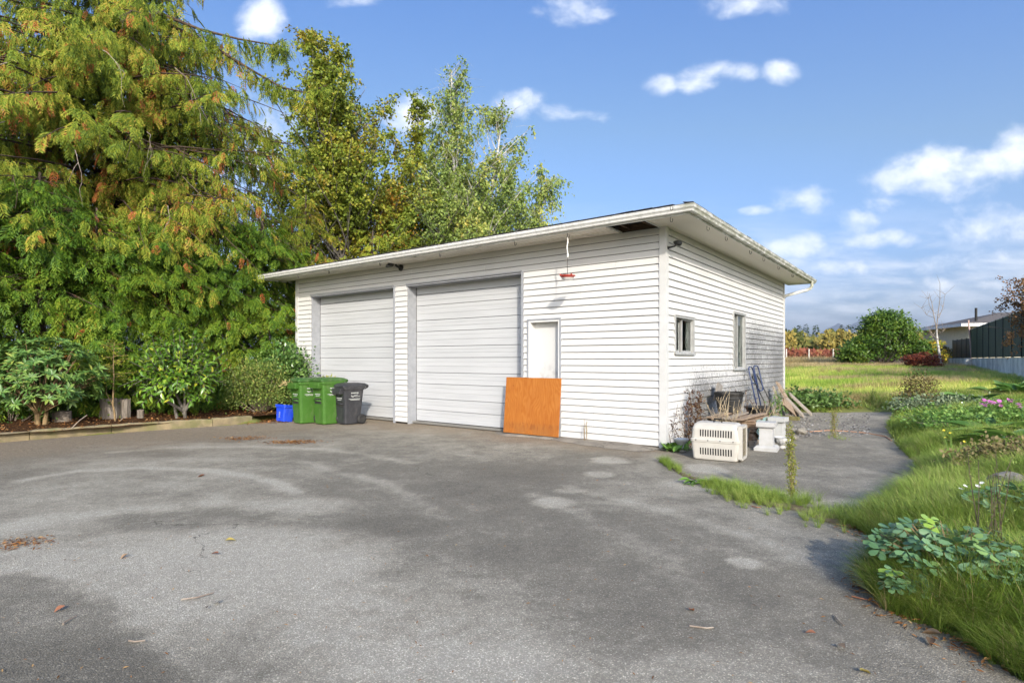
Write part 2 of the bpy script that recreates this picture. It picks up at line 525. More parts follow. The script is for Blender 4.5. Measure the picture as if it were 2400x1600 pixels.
def build_ground():
    # terrain sheet to the horizon
    m, k = new_mat('turf')
    p = k.pos()
    a = k.noise(p, 0.35, 4, 0.6); b = k.noise(p, 6.0, 5, 0.7); c = k.noise(p, 40.0, 3, 0.7)
    col = k.ramp(k.math('ADD', k.math('MULTIPLY', a, 0.6), k.math('MULTIPLY', b, 0.4)), [(0.3, (0.13, 0.18, 0.035)), (0.5, (0.20, 0.235, 0.055)), (0.70, (0.30, 0.27, 0.10))])
    col = k.mix(k.step(c, 0.35, 0.75), col, (0.20, 0.17, 0.075))
    k.out(k.principled(col, 0.95, 0.1, 0, k.bump(k.math('ADD', b, c), 0.6, 0.05)))
    ys = np.concatenate([np.linspace(-14, 2, 14), np.linspace(2.3, 24, 150), np.geomspace(24.4, 9500, 90)])
    t = np.linspace(-1, 1, 300)
    X = t[None, :] * (18 + 1.35 * np.abs(ys))[:, None]
    Y = np.repeat(ys[:, None], len(t), 1)
    o, _ = grid_mesh('ground', X, Y, terrain(X, Y), m)
    tag(o, kind='structure')

    # mulch bed behind the kerb
    m, k = new_mat('mulch')
    p = k.pos()
    a = k.voro(p, 45, out=1); b = k.noise(p, 9, 5, 0.7)
    col = k.ramp(k.math('ADD', k.math('MULTIPLY', k.sep(a)[0], 0.5), k.math('MULTIPLY', b, 0.5)), [(0.25, (0.018, 0.010, 0.006)), (0.5, (0.07, 0.035, 0.018)), (0.72, (0.16, 0.075, 0.032)), (0.85, (0.25, 0.14, 0.06))])
    k.out(k.principled(col, 0.95, 0.1, 0, k.bump(k.math('ADD', b, k.voro(p, 45)), 0.9, 0.04)))
    s = np.linspace(-0.05, 1.12, 90)[:, None]; w = np.linspace(0, 1, 40)[None]
    A = np.array(CURB[0]); B = np.array(CURB[-1])
    Lc = np.array([A + (B - A) * x for x in s[:, 0]])
    nrm = np.array([-(B - A)[1], (B - A)[0]]); nrm = nrm / np.linalg.norm(nrm)
    P = Lc[:, None, :] + nrm[None, None] * (0.16 + w[..., None] * 7.0)
    z = 0.115 + 0.07 * fbm(P[..., 0] * 2, P[..., 1] * 2, 9) + 0.16 * sst(0.1, 0.5, w)
    o, _ = grid_mesh('mulch_bed', P[..., 0], P[..., 1], z + 0 * P[..., 0], m)
    tag(o, kind='structure')

    # asphalt with its stains and painted sun and shade as attributes
    ys = np.concatenate([np.linspace(-5, 1.9, 12), np.geomspace(2.0, 20.5, 380)])
    t = np.linspace(-1, 1, 520)
    X = t[None, :] * np.minimum(17, 2.4 + 1.15 * np.abs(ys))[:, None]
    Y = np.repeat(ys[:, None], len(t), 1)
    D = poly_sdf(ASPHALT, X, Y)
    wob = 0.12 * (fbm(X * 3, Y * 3, 5) - 0.5)
    keep = (D + wob) < 0.03
    Z = 0.012 * (fbm(X * 0.6, Y * 0.6, 21, 3) - 0.5) + 0.004 * (fbm(X * 5, Y * 5, 22, 2) - 0.5)
    lo = fbm(X * 0.45, Y * 0.45, 41, 5)
    hi = fbm(X * 2.2, Y * 2.2, 43, 4)
    stain_shade = np.zeros_like(X)          # + paler, - darker: stains, with sun and shade put into the colour
    def blob(px, py, rx, ry, a, soft=0.6, rag=0.9):
        c = G(px, py); e = G(px + rx, py); f1 = G(px, py - ry); f2 = G(px, py + ry)
        ra = abs(e.x - c.x); rb = abs(f1.y - f2.y) / 2; cy = (f1.y + f2.y) / 2
        r = np.hypot((X - c.x) / ra, (Y - cy) / rb) + rag * (fbm(X * 1.6 / max(ra, .15) * .7, Y * 1.6 / max(rb, .15) * .7, int(px), 4) - 0.5)
        return a * sst(1 + soft * .6, 1 - soft, r)
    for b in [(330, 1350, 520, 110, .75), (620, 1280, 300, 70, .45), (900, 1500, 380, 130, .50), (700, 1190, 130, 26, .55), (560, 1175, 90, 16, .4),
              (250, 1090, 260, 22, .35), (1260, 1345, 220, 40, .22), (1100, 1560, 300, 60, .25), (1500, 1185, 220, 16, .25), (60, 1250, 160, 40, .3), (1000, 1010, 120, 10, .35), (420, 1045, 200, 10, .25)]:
        stain_shade += blob(*b)  # broad pale areas, mostly left: sunlight put into the colour
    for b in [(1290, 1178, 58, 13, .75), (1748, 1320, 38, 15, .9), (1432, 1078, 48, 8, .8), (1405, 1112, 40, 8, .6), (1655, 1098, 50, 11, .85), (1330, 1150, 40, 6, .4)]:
        stain_shade = np.maximum(stain_shade, blob(*b, soft=.35, rag=.7))
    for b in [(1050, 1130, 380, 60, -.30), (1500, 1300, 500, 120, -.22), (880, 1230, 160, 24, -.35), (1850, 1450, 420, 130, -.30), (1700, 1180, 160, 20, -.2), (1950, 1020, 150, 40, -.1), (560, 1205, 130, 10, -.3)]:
        stain_shade += blob(*b)  # darker middle and right of the yard: shade put into the colour
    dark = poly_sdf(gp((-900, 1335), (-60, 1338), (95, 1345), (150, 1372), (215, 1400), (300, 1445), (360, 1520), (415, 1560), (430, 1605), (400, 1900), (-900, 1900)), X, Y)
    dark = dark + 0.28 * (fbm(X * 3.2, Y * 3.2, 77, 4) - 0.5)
    stain_shade -= 0.85 * sst(0.12, -0.10, dark)
    def track(pts, w, a):
        d = line_dist(gp(*pts), X, Y)
        return a * np.exp(-(d / w) ** 2) * (0.55 + 0.9 * (hi - 0.3))
    stain_shade += track([(60, 1125), (180, 1104), (330, 1096), (480, 1100), (590, 1116), (660, 1136), (692, 1152)], .10, 1.1)
    stain_shade += track([(260, 1060), (420, 1048), (620, 1046), (760, 1052), (870, 1066), (960, 1084)], .12, .8)
    stain_shade += track([(0, 1240), (130, 1212), (280, 1196), (480, 1182)], .22, .7)  # pale band along the edge of the sunlit ground, painted in
    stain_shade += track([(1250, 1160), (1420, 1230), (1560, 1310), (1660, 1410)], .14, .55)
    stain_shade += track([(1330, 1140), (1540, 1190), (1740, 1250), (1930, 1330)], .14, .6)
    stain_shade += track([(700, 1080), (900, 1130), (1010, 1190)], .13, .5)
    stain_shade += track([(1560, 1130), (1800, 1165), (2050, 1180)], .15, .6)
    stain_shade += (lo - 0.5) * 1.1 + (hi - 0.5) * 0.5
    # warm tint near the kerb and the building: sunlight put into the colour
    A = np.array(CURB[1]); Bv = np.array(CURB[-1])
    dc = line_dist([tuple(CURB[0]), tuple(CURB[1]), tuple(CURB[-1]), (-4.9, 16.0)], X, Y)
    n0 = (CORNER.x, CORNER.y); n1 = tuple((CORNER + UF * 11).xy)
    dw = line_dist([n0, n1], X, Y)
    warm = 0.95 * sst(3.2, 0.0, dc + 1.6 * (hi - .5)) + 0.85 * sst(1.7, 0.0, dw + 1.2 * (hi - .5)) + 0.5 * sst(7, 1, dc) + .25 * sst(0.5, 0.0, np.abs(D))
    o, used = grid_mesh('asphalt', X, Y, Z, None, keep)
    for nm, arr in (('stain_shade', stain_shade), ('warm', warm)):
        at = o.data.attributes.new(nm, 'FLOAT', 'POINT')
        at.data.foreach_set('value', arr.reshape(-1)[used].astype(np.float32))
    m, k = new_mat('asphalt')
    p = k.pos()
    st = k.attr('stain_shade'); wm = k.attr('warm')
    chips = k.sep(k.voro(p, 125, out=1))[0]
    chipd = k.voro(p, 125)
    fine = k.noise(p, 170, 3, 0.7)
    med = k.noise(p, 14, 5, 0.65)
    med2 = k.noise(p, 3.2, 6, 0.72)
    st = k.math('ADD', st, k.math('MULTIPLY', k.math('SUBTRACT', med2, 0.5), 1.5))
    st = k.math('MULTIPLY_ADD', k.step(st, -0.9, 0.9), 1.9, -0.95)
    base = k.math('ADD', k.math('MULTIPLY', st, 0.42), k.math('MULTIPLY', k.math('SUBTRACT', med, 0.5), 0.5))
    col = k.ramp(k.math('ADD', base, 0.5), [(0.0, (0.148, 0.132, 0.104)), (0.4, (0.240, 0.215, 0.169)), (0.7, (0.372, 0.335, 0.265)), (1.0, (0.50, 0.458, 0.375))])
    col = k.mix(k.math('MULTIPLY', k.step(wm, 0.0, 1.0), 0.75), col, k.mix(k.step(med, .35, .7), (0.33, 0.25, 0.165), (0.22, 0.17, 0.12)))
    # stone chips: each cell its own grey
    g = k.ramp(chips, [(0.0, 0.62), (0.55, 0.95), (0.8, 1.12), (0.94, 1.45), (1.0, 1.95)])
    gap = k.step(chipd, 0.75, 0.30)
    near = k.mix(gap, 0.72, g)
    col = k.mix(1.0, col, near, 'MULTIPLY')
    col = k.mix(k.math('MULTIPLY', k.step(fine, 0.5, 0.8), 0.25), col, (0.26, 0.238, 0.20))
    # hairline cracks where the noise lets them run
    wv = k.vmath('ADD', p, k.vmath('SCALE', k.noise(p, 1.3, 4, .65, col=True), scale=0.9))
    ck = k.voro(wv, 0.42, 'DISTANCE_TO_EDGE')
    ckm = k.math('MULTIPLY', k.step(ck, 0.0032, 0.0008), k.step(k.noise(p, .5, 2, .5), .50, .58))
    col = k.mix(k.math('MULTIPLY', ckm, 0.6), col, (0.035, 0.032, 0.028))
    hgt = k.math('ADD', k.math('MULTIPLY', gap, 0.7), fine)
    rough = k.math('SUBTRACT', 0.9, k.math('MULTIPLY', k.step(st, -0.2, -1.0), 0.12))
    k.out(k.principled(col, rough, 0.25, 0, k.bump(hgt, 0.55, 0.006)))
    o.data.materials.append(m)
    tag(o, kind='structure')
build_ground()
# ================================================================== garage
L = FW(696.7, 700)[0]
Wd = RW(1835.8, 700)[0]
ZS = H + (HZ - 531.4) / FPX * GY           # soffit height
OV = 0.755                                  # to the outer edge of the gutter
OF = 0.63                                   # to the fascia

def siding_mat():
    m, k = new_mat('vinyl_siding')
    o = k.obj()
    x, y, z = k.sep(o)
    big = k.noise(o, 0.9, 4, 0.6)
    col = k.mix(k.step(big, 0.3, 0.75), (0.60, 0.59, 0.572), (0.55, 0.542, 0.53))
    # dust in faint long runs
    run = k.noise(k.mapping(o, scale=(0.8, 0.8, 9)), 3.0, 4, 0.6)
    col = k.mix(k.math('MULTIPLY', k.step(run, 0.5, 0.8), 0.14), col, (0.55, 0.52, 0.46))
    # mildew streaks, only on the side wall (x close to 0): thicker towards the back and low down
    side = k.step(x, -0.06, -0.02)
    streak = k.noise(k.mapping(o, scale=(1, 14, 1.6)), 3.0, 5, 0.75)
    pit = k.noise(k.mapping(o, scale=(1, 3, 5)), 6.0, 5, 0.75)
    cl = k.noise(o, 0.8, 3, 0.5)
    back = k.step(y, 1.8, 6.2)
    low = k.math('MULTIPLY', k.step(z, 1.9, 0.6), k.step(y, 0.1, 1.6))
    topfree = k.step(z, 3.0, 1.9)
    amt = k.math('MULTIPLY', k.math('MAXIMUM', k.math('MULTIPLY', back, topfree), k.math('MULTIPLY', low, 1.05)), k.math('ADD', 0.45, k.math('MULTIPLY', cl, 0.9)))
    msk = k.math('MULTIPLY', k.math('ADD', k.math('MULTIPLY', streak, 0.6), k.math('MULTIPLY', pit, 0.4)), 1.0)
    lo = k.math('SUBTRACT', 0.575, k.math('MULTIPLY', amt, 0.25))
    mold = k.math('MULTIPLY', k.step(msk, lo, k.math('ADD', lo, 0.17)), side)
    # ochre scuffs at mid height
    sc = k.noise(k.mapping(o, scale=(1, 2.0, 16)), 2.2, 5, 0.7)
    scuff = k.math('MULTIPLY', k.math('MULTIPLY', k.step(sc, 0.60, 0.72), side), k.math('MULTIPLY', k.step(z, 2.6, 1.9), 0.5))
    col = k.mix(scuff, col, (0.42, 0.33, 0.26))
    col = k.mix(k.math('MULTIPLY', mold, 0.85), col, (0.10, 0.098, 0.095))
    # splash dirt near the ground
    spl = k.math('MULTIPLY', k.step(z, 0.35, 0.02), k.step(pit, 0.35, 0.75))
    col = k.mix(k.math('MULTIPLY', spl, 0.35), col, (0.40, 0.37, 0.33))
    k.out(k.principled(col, 0.55, 0.3, 0, k.bump(k.noise(k.mapping(o, scale=(1, 1, 6)), 30, 3, 0.6), 0.05, 0.004)))
    return m

def build_garage():
    g = thing('garage', 'white lap sided double garage with wide eaves and gutter beside asphalt yard', 'garage', CORNER, math.atan2(-UF.y, -UF.x))
    sid = siding_mat()
    white_trim = simple_mat('white_trim', (0.57, 0.565, 0.55), (0.51, 0.50, 0.48), 3, 0.5, bump=0.04)
    soffit_m, k = new_mat('soffit')
    o = k.obj()
    nz = k.noise(o, 1.4, 4, 0.6)
    c = k.mix(k.step(nz, 0.35, 0.75), (0.70, 0.655, 0.585), (0.60, 0.55, 0.44))
    x, y, z = k.sep(o)
    edge = k.math('MULTIPLY', k.step(k.noise(o, 5, 4, 0.6), 0.45, 0.75), k.step(x, 0.28, 0.0))
    c = k.mix(k.math('MULTIPLY', edge, 0.5), c, (0.38, 0.34, 0.20))
    k.out(k.principled(c, 0.6, 0.25))
    jamb_m = simple_mat('grey_jamb', (0.31, 0.32, 0.345), (0.26, 0.27, 0.29), 8, 0.6, bump=0.15, bscale=40)
    door_m, k = new_mat('door_paint')
    o = k.obj()
    nz = k.noise(k.mapping(o, scale=(0.4, 1, 5)), 2.0, 4, 0.6)
    c = k.mix(k.step(nz, 0.3, 0.8), (0.50, 0.505, 0.515), (0.44, 0.445, 0.455))
    k.out(k.principled(c, 0.5, 0.35, 0, k.bump(k.noise(k.mapping(o, scale=(1, 1, 12)), 20, 2, 0.5), 0.04, 0.003)))
    gut_m, k = new_mat('gutter_paint')
    o = k.obj()
    x, y, z = k.sep(o)
    alg = k.math('MULTIPLY', k.step(k.noise(k.mapping(o, scale=(1, 1, 3)), 3.5, 5, 0.7), 0.36, 0.60), k.step(x, 0.45, 0.66))
    c = k.mix(k.step(k.noise(k.mapping(o, scale=(1, 1, .3)), 14, 3, .6), .4, .7), (0.70, 0.69, 0.665), (0.58, 0.575, 0.55))
    c = k.mix(k.math('MULTIPLY', alg, 0.72), c, (0.20, 0.205, 0.11))
    k.out(k.principled(c, 0.45, 0.4))
    rub_m = simple_mat('rubber_seal', (0.02, 0.018, 0.016), (0.035, 0.03, 0.028), 12, 0.8)
    roof_m = simple_mat('shingle', (0.045, 0.042, 0.044), (0.08, 0.075, 0.072), 18, 0.95, 0.1, bump=0.8, bscale=60)
    dark_wood = simple_mat('attic_wood', (0.10, 0.06, 0.035), (0.05, 0.03, 0.02), 6, 0.85, stretch=(1, 8, 8), bump=0.4)
    glass, k = new_mat('window_glass')
    k.out(k.principled((0.80, 0.86, 0.85), 0.02, 0.6, 0, None, 1.0, 1.2))
    alu = simple_mat('window_frame', (0.40, 0.40, 0.39), (0.30, 0.30, 0.29), 9, 0.45, 0.5)
    white_door = simple_mat('entry_door_paint', (0.68, 0.675, 0.66), (0.62, 0.61, 0.59), 2.2, 0.55)
    black_metal = simple_mat('black_metal', (0.012, 0.013, 0.013), (0.03, 0.03, 0.028), 14, 0.5, 0.5)

    BACK = 0.13   # core thickness
    # openings (distance from near corner s0..s1, height z0..z1)
    d1 = (FW(924.5, 671)[0], FW(730, 694)[0], 0.0, (FW(730, 694)[1] + FW(924.5, 671)[1]) / 2)
    d2 = (FW(1224, 640)[0], FW(955, 667)[0], 0.0, (FW(955, 667)[1] + FW(1224, 640)[1]) / 2)
    md = (FW(1313.5, 748)[0], FW(1241, 752)[0], 0.0, FW(1277, 750)[1])
    w1 = (RW(1578, 737)[0], RW(1623.5, 745)[0], RW(1600, 830)[1], RW(1600, 742)[1])
    w2 = (RW(1716, 731)[0], RW(1744, 738)[0], RW(1730, 866)[1], RW(1730, 734)[1])
    print('garage L', L, 'W', Wd, 'soffit', ZS, 'd1', d1, 'd2', d2, 'md', md, 'w1', w1, 'w2', w2)

    def wall_rects(s0, s1, z0, z1, ops):
        """split a wall strip into rectangles around openings"""
        cuts = sorted({z0, z1, *[min(max(v, z0), z1) for o in ops for v in (o[2], o[3])]})
        out = []
        for a, b in zip(cuts[:-1], cuts[1:]):
            if b - a < 0.012: continue
            mid = (a + b) / 2
            blk = sorted([(o[0], o[1]) for o in ops if o[2] < mid < o[3]])
            cur = s0
            for p, q in blk:
                if p > cur: out.append((cur, p, a, b))
                cur = max(cur, q)
            if cur < s1: out.append((cur, s1, a, b))
        return out

    # --- walls with siding boards
    def wall(name, length, ops, place, joints):
        core = MB()
        for (a, b, c0, c1) in wall_rects(0.0, length, 0.0, ZS + 0.02, ops):
            lo = place(a, 0.0, c0); hi = place(b, BACK, c1)
            core.box([min(p, q) for p, q in zip(lo, hi)], [max(p, q) for p, q in zip(lo, hi)])
        wo = core.build(name, rub_m, g)
        nco = 30
        hgt = (ZS - 0.035) / nco
        for c in range(nco):
            za, zb = 0.035 + c * hgt, 0.035 + (c + 1) * hgt
            for (a, b, c0, c1) in wall_rects(0.085, length - 0.075, za, zb, ops):
                segs = [(a, b)]
                for jx, jz0, jz1 in joints:
                    segs = [t for (p, q) in segs for t in ([(p, jx - 0.0025), (jx + 0.0025, q)] if p < jx - .1 and q > jx + .1 and jz0 < za < jz1 else [(p, q)])]
                for (p, q) in segs:
                    def prof(zz): return 0.030 - 0.026 * (zz - za) / hgt
                    b0 = c0 + (0.0078 if abs(c0 - za) < 1e-6 else 0.0)
                    pts = [(0.001, b0), (prof(b0) - 0.003, b0), (prof(b0), b0 + 0.004), (prof(c1), c1), (0.001, c1)]
                    mb = MB()
                    va = [place(p, -d, zz) for d, zz in pts]; vb = [place(q, -d, zz) for d, zz in pts]
                    n = len(pts)
                    mb.add(va + vb, [(i, (i + 1) % n, n + (i + 1) % n, n + i) for i in range(n)] + [tuple(range(n))[::-1], tuple(range(n, 2 * n))])
                    mb.build('siding_board', sid, wo)
        return wo
    pf = lambda s, d, z: (-s, d, z)           # front: s to the left, d inwards
    pr = lambda s, d, z: (-d, s, z)
    jr = RW(1669, 800)[0]
    wall('front_wall', L, [d1, d2, md], pf, [(1.62, 2.35, 2.75), (.72, .9, 1.25), (1.35, .2, .55), (3.9, 3.2, 3.4), (6.1, 3.35, 3.5), (.9, 2.9, 3.2)])
    wall('side_wall', Wd, [w1, w2], pr, [(jr, 0.95, 1.75), (5.6, 2.2, 2.6), (1.9, 2.6, 3.0), (6.6, .6, 1.0), (3.4, 3.0, 3.3)])
    MB().box((-L, Wd - 0.13, 0), (0 - 0.13, Wd, ZS)).build('back_wall', white_trim, g)
    MB().box((-L, 0.13, 0), (-L + 0.13, Wd - 0.13, ZS)).build('end_wall', white_trim, g)
    # floor slab inside
    MB().box((-L + 0.13, 0.13, 0.02), (-0.13, Wd - 0.13, 0.06)).build('floor_slab', simple_mat('slab', (0.22, 0.21, 0.19), None, 3, 0.9), g)

    # --- corner posts
    MB().prism([(0.036, -0.036), (0.036, 0.085), (0.0005, 0.085), (0.0005, -0.0005), (-0.085, -0.0005), (-0.085, -0.036)], 'z', 0.005, ZS).build('corner_post', white_trim, g)
    MB().prism([(-L - 0.036, -0.036), (-L + 0.075, -0.036), (-L + 0.075, 0.0), (-L - 0.0005, -0.0005), (-L - 0.0005, 0.085), (-L - 0.036, 0.085)], 'z', 0.005, ZS).build('corner_post', white_trim, g)
    MB().box((0.0, Wd - 0.075, 0.005), (0.036, Wd + 0.028, ZS)).build('corner_post', white_trim, g)

    # --- garage doors
    def garage_door(op, rec, n_top):
        s0, s1, z0, z1 = op
        dr = bpy.data.objects.new('garage_door', None); link(dr, g)
        # jambs and header lining
        MB().box((-s1 + 0.002, 0.0, 0.0), (-s1 + 0.028, rec + 0.05, z1 - 0.002)).build('jamb', jamb_m, dr)
        MB().box((-s0 - 0.028, 0.0, 0.0), (-s0 - 0.002, rec + 0.05, z1 - 0.002)).build('jamb', jamb_m, dr)
        MB().box((-s1 + 0.028, 0.0, z1 - 0.03), (-s0 - 0.028, rec + 0.05, z1 - 0.002)).build('header', jamb_m, dr)
        # metal trims seen as two thin bands over the opening and one beside it
        MB().box((-s1 - 0.01, -0.044, z1 + 0.012), (-s0 + 0.01, -0.002, z1 + 0.03)).build('drip_cap', jamb_m, dr)
        MB().box((-s1 - 0.005, -0.04, z1 - 0.03), (-s0 + 0.005, -0.001, z1 - 0.012)).build('drip_cap', jamb_m, dr)
        MB().box((-s0 - 0.002, -0.038, 0.0), (-s0 + 0.05, -0.001, z1 + 0.012)).build('edge_trim', jamb_m, dr)
        # panels: each section has a tall and a low field
        hs = [0.345, 0.262]
        z = 0.075; i = 0; top = z1 + 0.15
        while z < top:
            h = hs[i % 2] if i else 0.262
            zt = min(z + h, top)
            # ribbed field: faint steps inside one panel
            pts = [(rec + 0.04, z), (rec, z), (rec, z + 0.42 * (zt - z) - 0.008), (rec + 0.009, z + 0.42 * (zt - z)), (rec, z + 0.42 * (zt - z) + 0.004), (rec, z + 0.72 * (zt - z) - 0.006), (rec + 0.007, z + 0.72 * (zt - z)), (rec, z + 0.72 * (zt - z) + 0.004), (rec, zt - 0.014), (rec + 0.012, zt - 0.010), (rec + 0.04, zt - 0.010)]
            MB().prism(pts, 'x', -s1 + 0.03, -s0 - 0.03).build('door_panel', door_m, dr)
            z = zt; i += 1
        MB().box((-s1 + 0.03, rec + 0.045, 0.05), (-s0 - 0.03, rec + 0.06, top)).build('backing', rub_m, dr)
        MB().box((-s1 + 0.035, rec + 0.004, 0.016), (-s0 - 0.035, rec + 0.04, 0.0745)).build('bottom_seal', rub_m, dr)
        MB().box((-s1 + 0.0285, rec - 0.006, 0.0), (-s1 + 0.036, rec - 0.0005, z1 - 0.032)).build('stop_seal', rub_m, dr)
        return dr
    garage_door(d1, 0.26, 0)
    garage_door(d2, 0.26, 0)

    # --- entry door
    ed = bpy.data.objects.new('entry_door', None); link(ed, g)
    s0, s1, z0, z1 = md
    MB().box((-s1, -0.03, 0.0), (-s1 + 0.035, 0.16, z1)).build('frame', white_door, ed)
    MB().box((-s0 - 0.035, -0.03, 0.0), (-s0, 0.16, z1)).build('frame', white_door, ed)
    MB().box((-s1 + 0.035, -0.029, z1 - 0.035), (-s0 - 0.035, 0.16, z1)).build('frame', white_door, ed)
    MB().box((-s1 - 0.03, -0.042, 0.0), (-s1 - 0.001, -0.001, z1 + 0.03)).build('casing', jamb_m, ed)
    MB().box((-s0 + 0.001, -0.042, 0.0), (-s0 + 0.03, -0.001, z1 + 0.03)).build('casing', jamb_m, ed)
    MB().box((-s1 - 0.001, -0.042, z1 + 0.002), (-s0 + 0.001, -0.001, z1 + 0.03)).build('casing', jamb_m, ed)
    dm, k = new_mat('entry_door_leaf')
    o = k.obj(); x, y, z = k.sep(o)
    sm = k.math('MULTIPLY', k.step(k.noise(o, 5, 5, .65), .52, .72), k.step(z, 1.75, 1.0))
    c = k.mix(k.math('MULTIPLY', sm, .5), (0.56, 0.555, 0.54), (0.30, 0.28, 0.27))
    k.out(k.principled(c, 0.5, 0.35))
    MB().box((-s1 + 0.035, 0.12, 0.02), (-s0 - 0.035, 0.159, z1 - 0.036)).build('door_leaf', dm, ed)
    MB().tube([(-s0 - 0.10, 0.12, 0.98), (-s0 - 0.10, 0.06, 0.98)], 0.028, 12).build('knob', alu, ed, True)

    # --- windows on the side wall
    def window(op, split, brown):
        s0, s1, z0, z1 = op
        w = bpy.data.objects.new('window', None); link(w, g)
        f = MB()
        t = 0.035
        f.box((-0.13, s0, z0 + t), (0.040, s0 + t, z1 - t)).box((-0.13, s1 - t, z0 + t), (0.040, s1, z1 - t))
        f.box((-0.13, s0, z1 - t), (0.040, s1, z1)).box((-0.13, s0, z0), (0.040, s1, z0 + t))
        f.build('frame', alu, w)
        MB().prism([(0.0405, z0 - 0.004), (0.062, z0 - 0.012), (0.062, z0 + 0.012), (0.0405, z0 + 0.03)], 'y', s0 - 0.01, s1 + 0.01).build('sill', alu, w)
        MB().box((0.0405, s0 - 0.005, z1 + 0.002), (0.056, s1 + 0.005, z1 + 0.02)).build('head_trim', white_trim, w)
        m = s0 + (s1 - s0) * split
        xs = -0.07
        a = MB()
        st = 0.03
        # fixed and sliding sash
        for (p, q, xx) in ((s0 + t, m, xs), (m - 0.02, s1 - t, xs + 0.045)):
            b = MB()
            b.box((xx - 0.014, p, z0 + t), (xx + 0.014, p + st, z1 - t)).box((xx - 0.014, q - st, z0 + t), (xx + 0.014, q, z1 - t))
            b.box((xx - 0.014, p + st, z0 + t), (xx + 0.014, q - st, z0 + t + st)).box((xx - 0.014, p + st, z1 - t - st), (xx + 0.014, q - st, z1 - t))
            sash = b.build('sash', alu, w)
            MB().box((xx - 0.003, p + st, z0 + t + st), (xx + 0.003, q - st, z1 - t - st)).build('pane', glass, w)
        if brown:
            MB().box((-0.32, m + 0.05, z0 - 0.3), (-0.29, m + 0.28, z1 + 0.2)).build('board_inside', simple_mat('inside_board', (0.22, 0.12, 0.06), None, 5, 0.8), w)
            MB().box((-0.36, s0 + 0.12, z0 - 0.3), (-0.33, s0 + 0.22, z1 + 0.2)).build('curtain', simple_mat('curtain', (0.55, 0.52, 0.48), None, 5, 0.9), w)
        else:
            MB().box((-0.5, m - 0.05, z0 - 0.3), (-0.46, s1 + 0.5, z0 + 0.9)).build('board_inside', simple_mat('inside_sheet', (0.30, 0.36, 0.32), None, 3, 0.7), w)
    window(w1, 0.47, True)
    window(w2, 0.5, False)

    # --- eaves: soffit boards, fascia, gutter, roof
    eave = bpy.data.objects.new('soffit', None); link(eave, g)
    bw = 0.1035
    h0, h1 = FW(1531, 526, 0.3)[0], FW(1440, 540, 0.3)[0]
    torn = [(FW(970, 598, OF - .08)[0], .17), (FW(1120, 577, OF - .08)[0], .13)]
    nx = int((L + OF) / bw)
    base = MB().box((0, 0, ZS + 0.002), (bw - 0.004, OF - 0.004, ZS + 0.014)).mesh('soffit_board', soffit_m)
    for i in range(nx):
        xr = 0.0 - i * bw
        s = -xr + bw / 2
        if h0 < s < h1: continue
        cut = 0.0
        for (ts, tw) in torn:
            if abs(s - ts) < tw: cut = 0.13 * (1 - abs(s - ts) / tw) + 0.02
        if cut:
            ob = MB().box((0, 0, ZS + 0.002), (bw - 0.004, OF - 0.004 - cut, ZS + 0.014)).build('soffit_board', soffit_m, eave)
            ob.location = (xr - bw, -OF + 0.004 + cut, 0)
        else:
            ob = link(bpy.data.objects.new('soffit_board', base), eave)
            ob.location = (xr - bw, -OF + 0.004, 0)
    base2 = MB().box((0, 0, ZS + 0.002), (OF - 0.004, bw - 0.004, ZS + 0.014)).mesh('soffit_board', soffit_m)
    ny = int((Wd + 2 * OF) / bw)
    for i in range(ny):
        ob = link(bpy.data.objects.new('soffit_board', base2), eave)
        ob.location = (0.002, -OF + 0.004 + i * bw, 0)
    # edge beads round the gap, and the rough framing above it
    for s in (h0, h1):
        MB().box((-s - 0.012, -OF + 0.004, ZS - 0.01), (-s + 0.012, -0.03, ZS + 0.016)).build('bead', white_trim, eave)
    for i in range(4):
        x = -h0 - 0.15 - i * 0.4
        MB().box((x - 0.02, -OF, ZS + 0.04), (x + 0.02, 0.3, ZS + 0.11)).build('rafter', dark_wood, eave)
    MB().box((-L - OF, -0.012, ZS + 0.018), (0, 0.0, ZS + 0.12)).build('blocking', dark_wood, eave)

    fas = MB()
    fas.box((-L - OF, -OF - 0.02, ZS - 0.012), (OF + 0.02, -OF, ZS + 0.125))
    fas.box((OF, -OF, ZS - 0.012), (OF + 0.02, Wd + OF, ZS + 0.125))
    fas.box((-L - OF - 0.02, -OF - 0.02, ZS - 0.012), (-L - OF, Wd + OF, ZS + 0.125))
    fas.build('fascia', gut_m, g)
    # gutter: ogee profile swept round the corner
    prof = [(0.0, 0.012), (0.062, 0.012), (0.070, 0.020), (0.072, 0.034), (0.082, 0.052), (0.098, 0.068), (0.104, 0.085), (0.104, 0.100), (0.110, 0.104), (0.110, 0.114), (0.100, 0.114), (0.098, 0.098), (0.004, 0.035), (0.004, 0.11), (0.0, 0.11)]
    mb = MB()
    rings = []
    b = OF + 0.021
    for (kx, ky) in (('a', 0), ('c', 0), ('e', 0)):
        ring = []
        for (d, z) in prof:
            if kx == 'a': ring.append((-L - OF - 0.13, -b - d, ZS + z))
            elif kx == 'c': ring.append((b + d, -b - d, ZS + z))
            else: ring.append((b + d, Wd + OF + 0.13, ZS + z))
        rings.append(ring)
    mb.loft(rings).build('gutter', gut_m, g)
    # left end returns along the end wall
    rings = [[(-L - b - d, -b - d - (0.0), ZS + z) for d, z in prof], [(-L - b - d, Wd + OF, ZS + z) for d, z in prof]]
    # roof: low hip
    sl = math.tan(R(8.5))
    e = OF + 0.075
    x0, x1, y0, y1 = -L - e, e, -e, Wd + e
    half = (y1 - y0) / 2
    zr = ZS + 0.128
    rf = MB()
    A_, B_, C_, D_ = (x0, y0, zr), (x1, y0, zr), (x1, y1, zr), (x0, y1, zr)
    E_ = (x0 + half, y0 + half, zr + half * sl); F_ = (x1 - half, y0 + half, zr + half * sl)
    t = 0.012
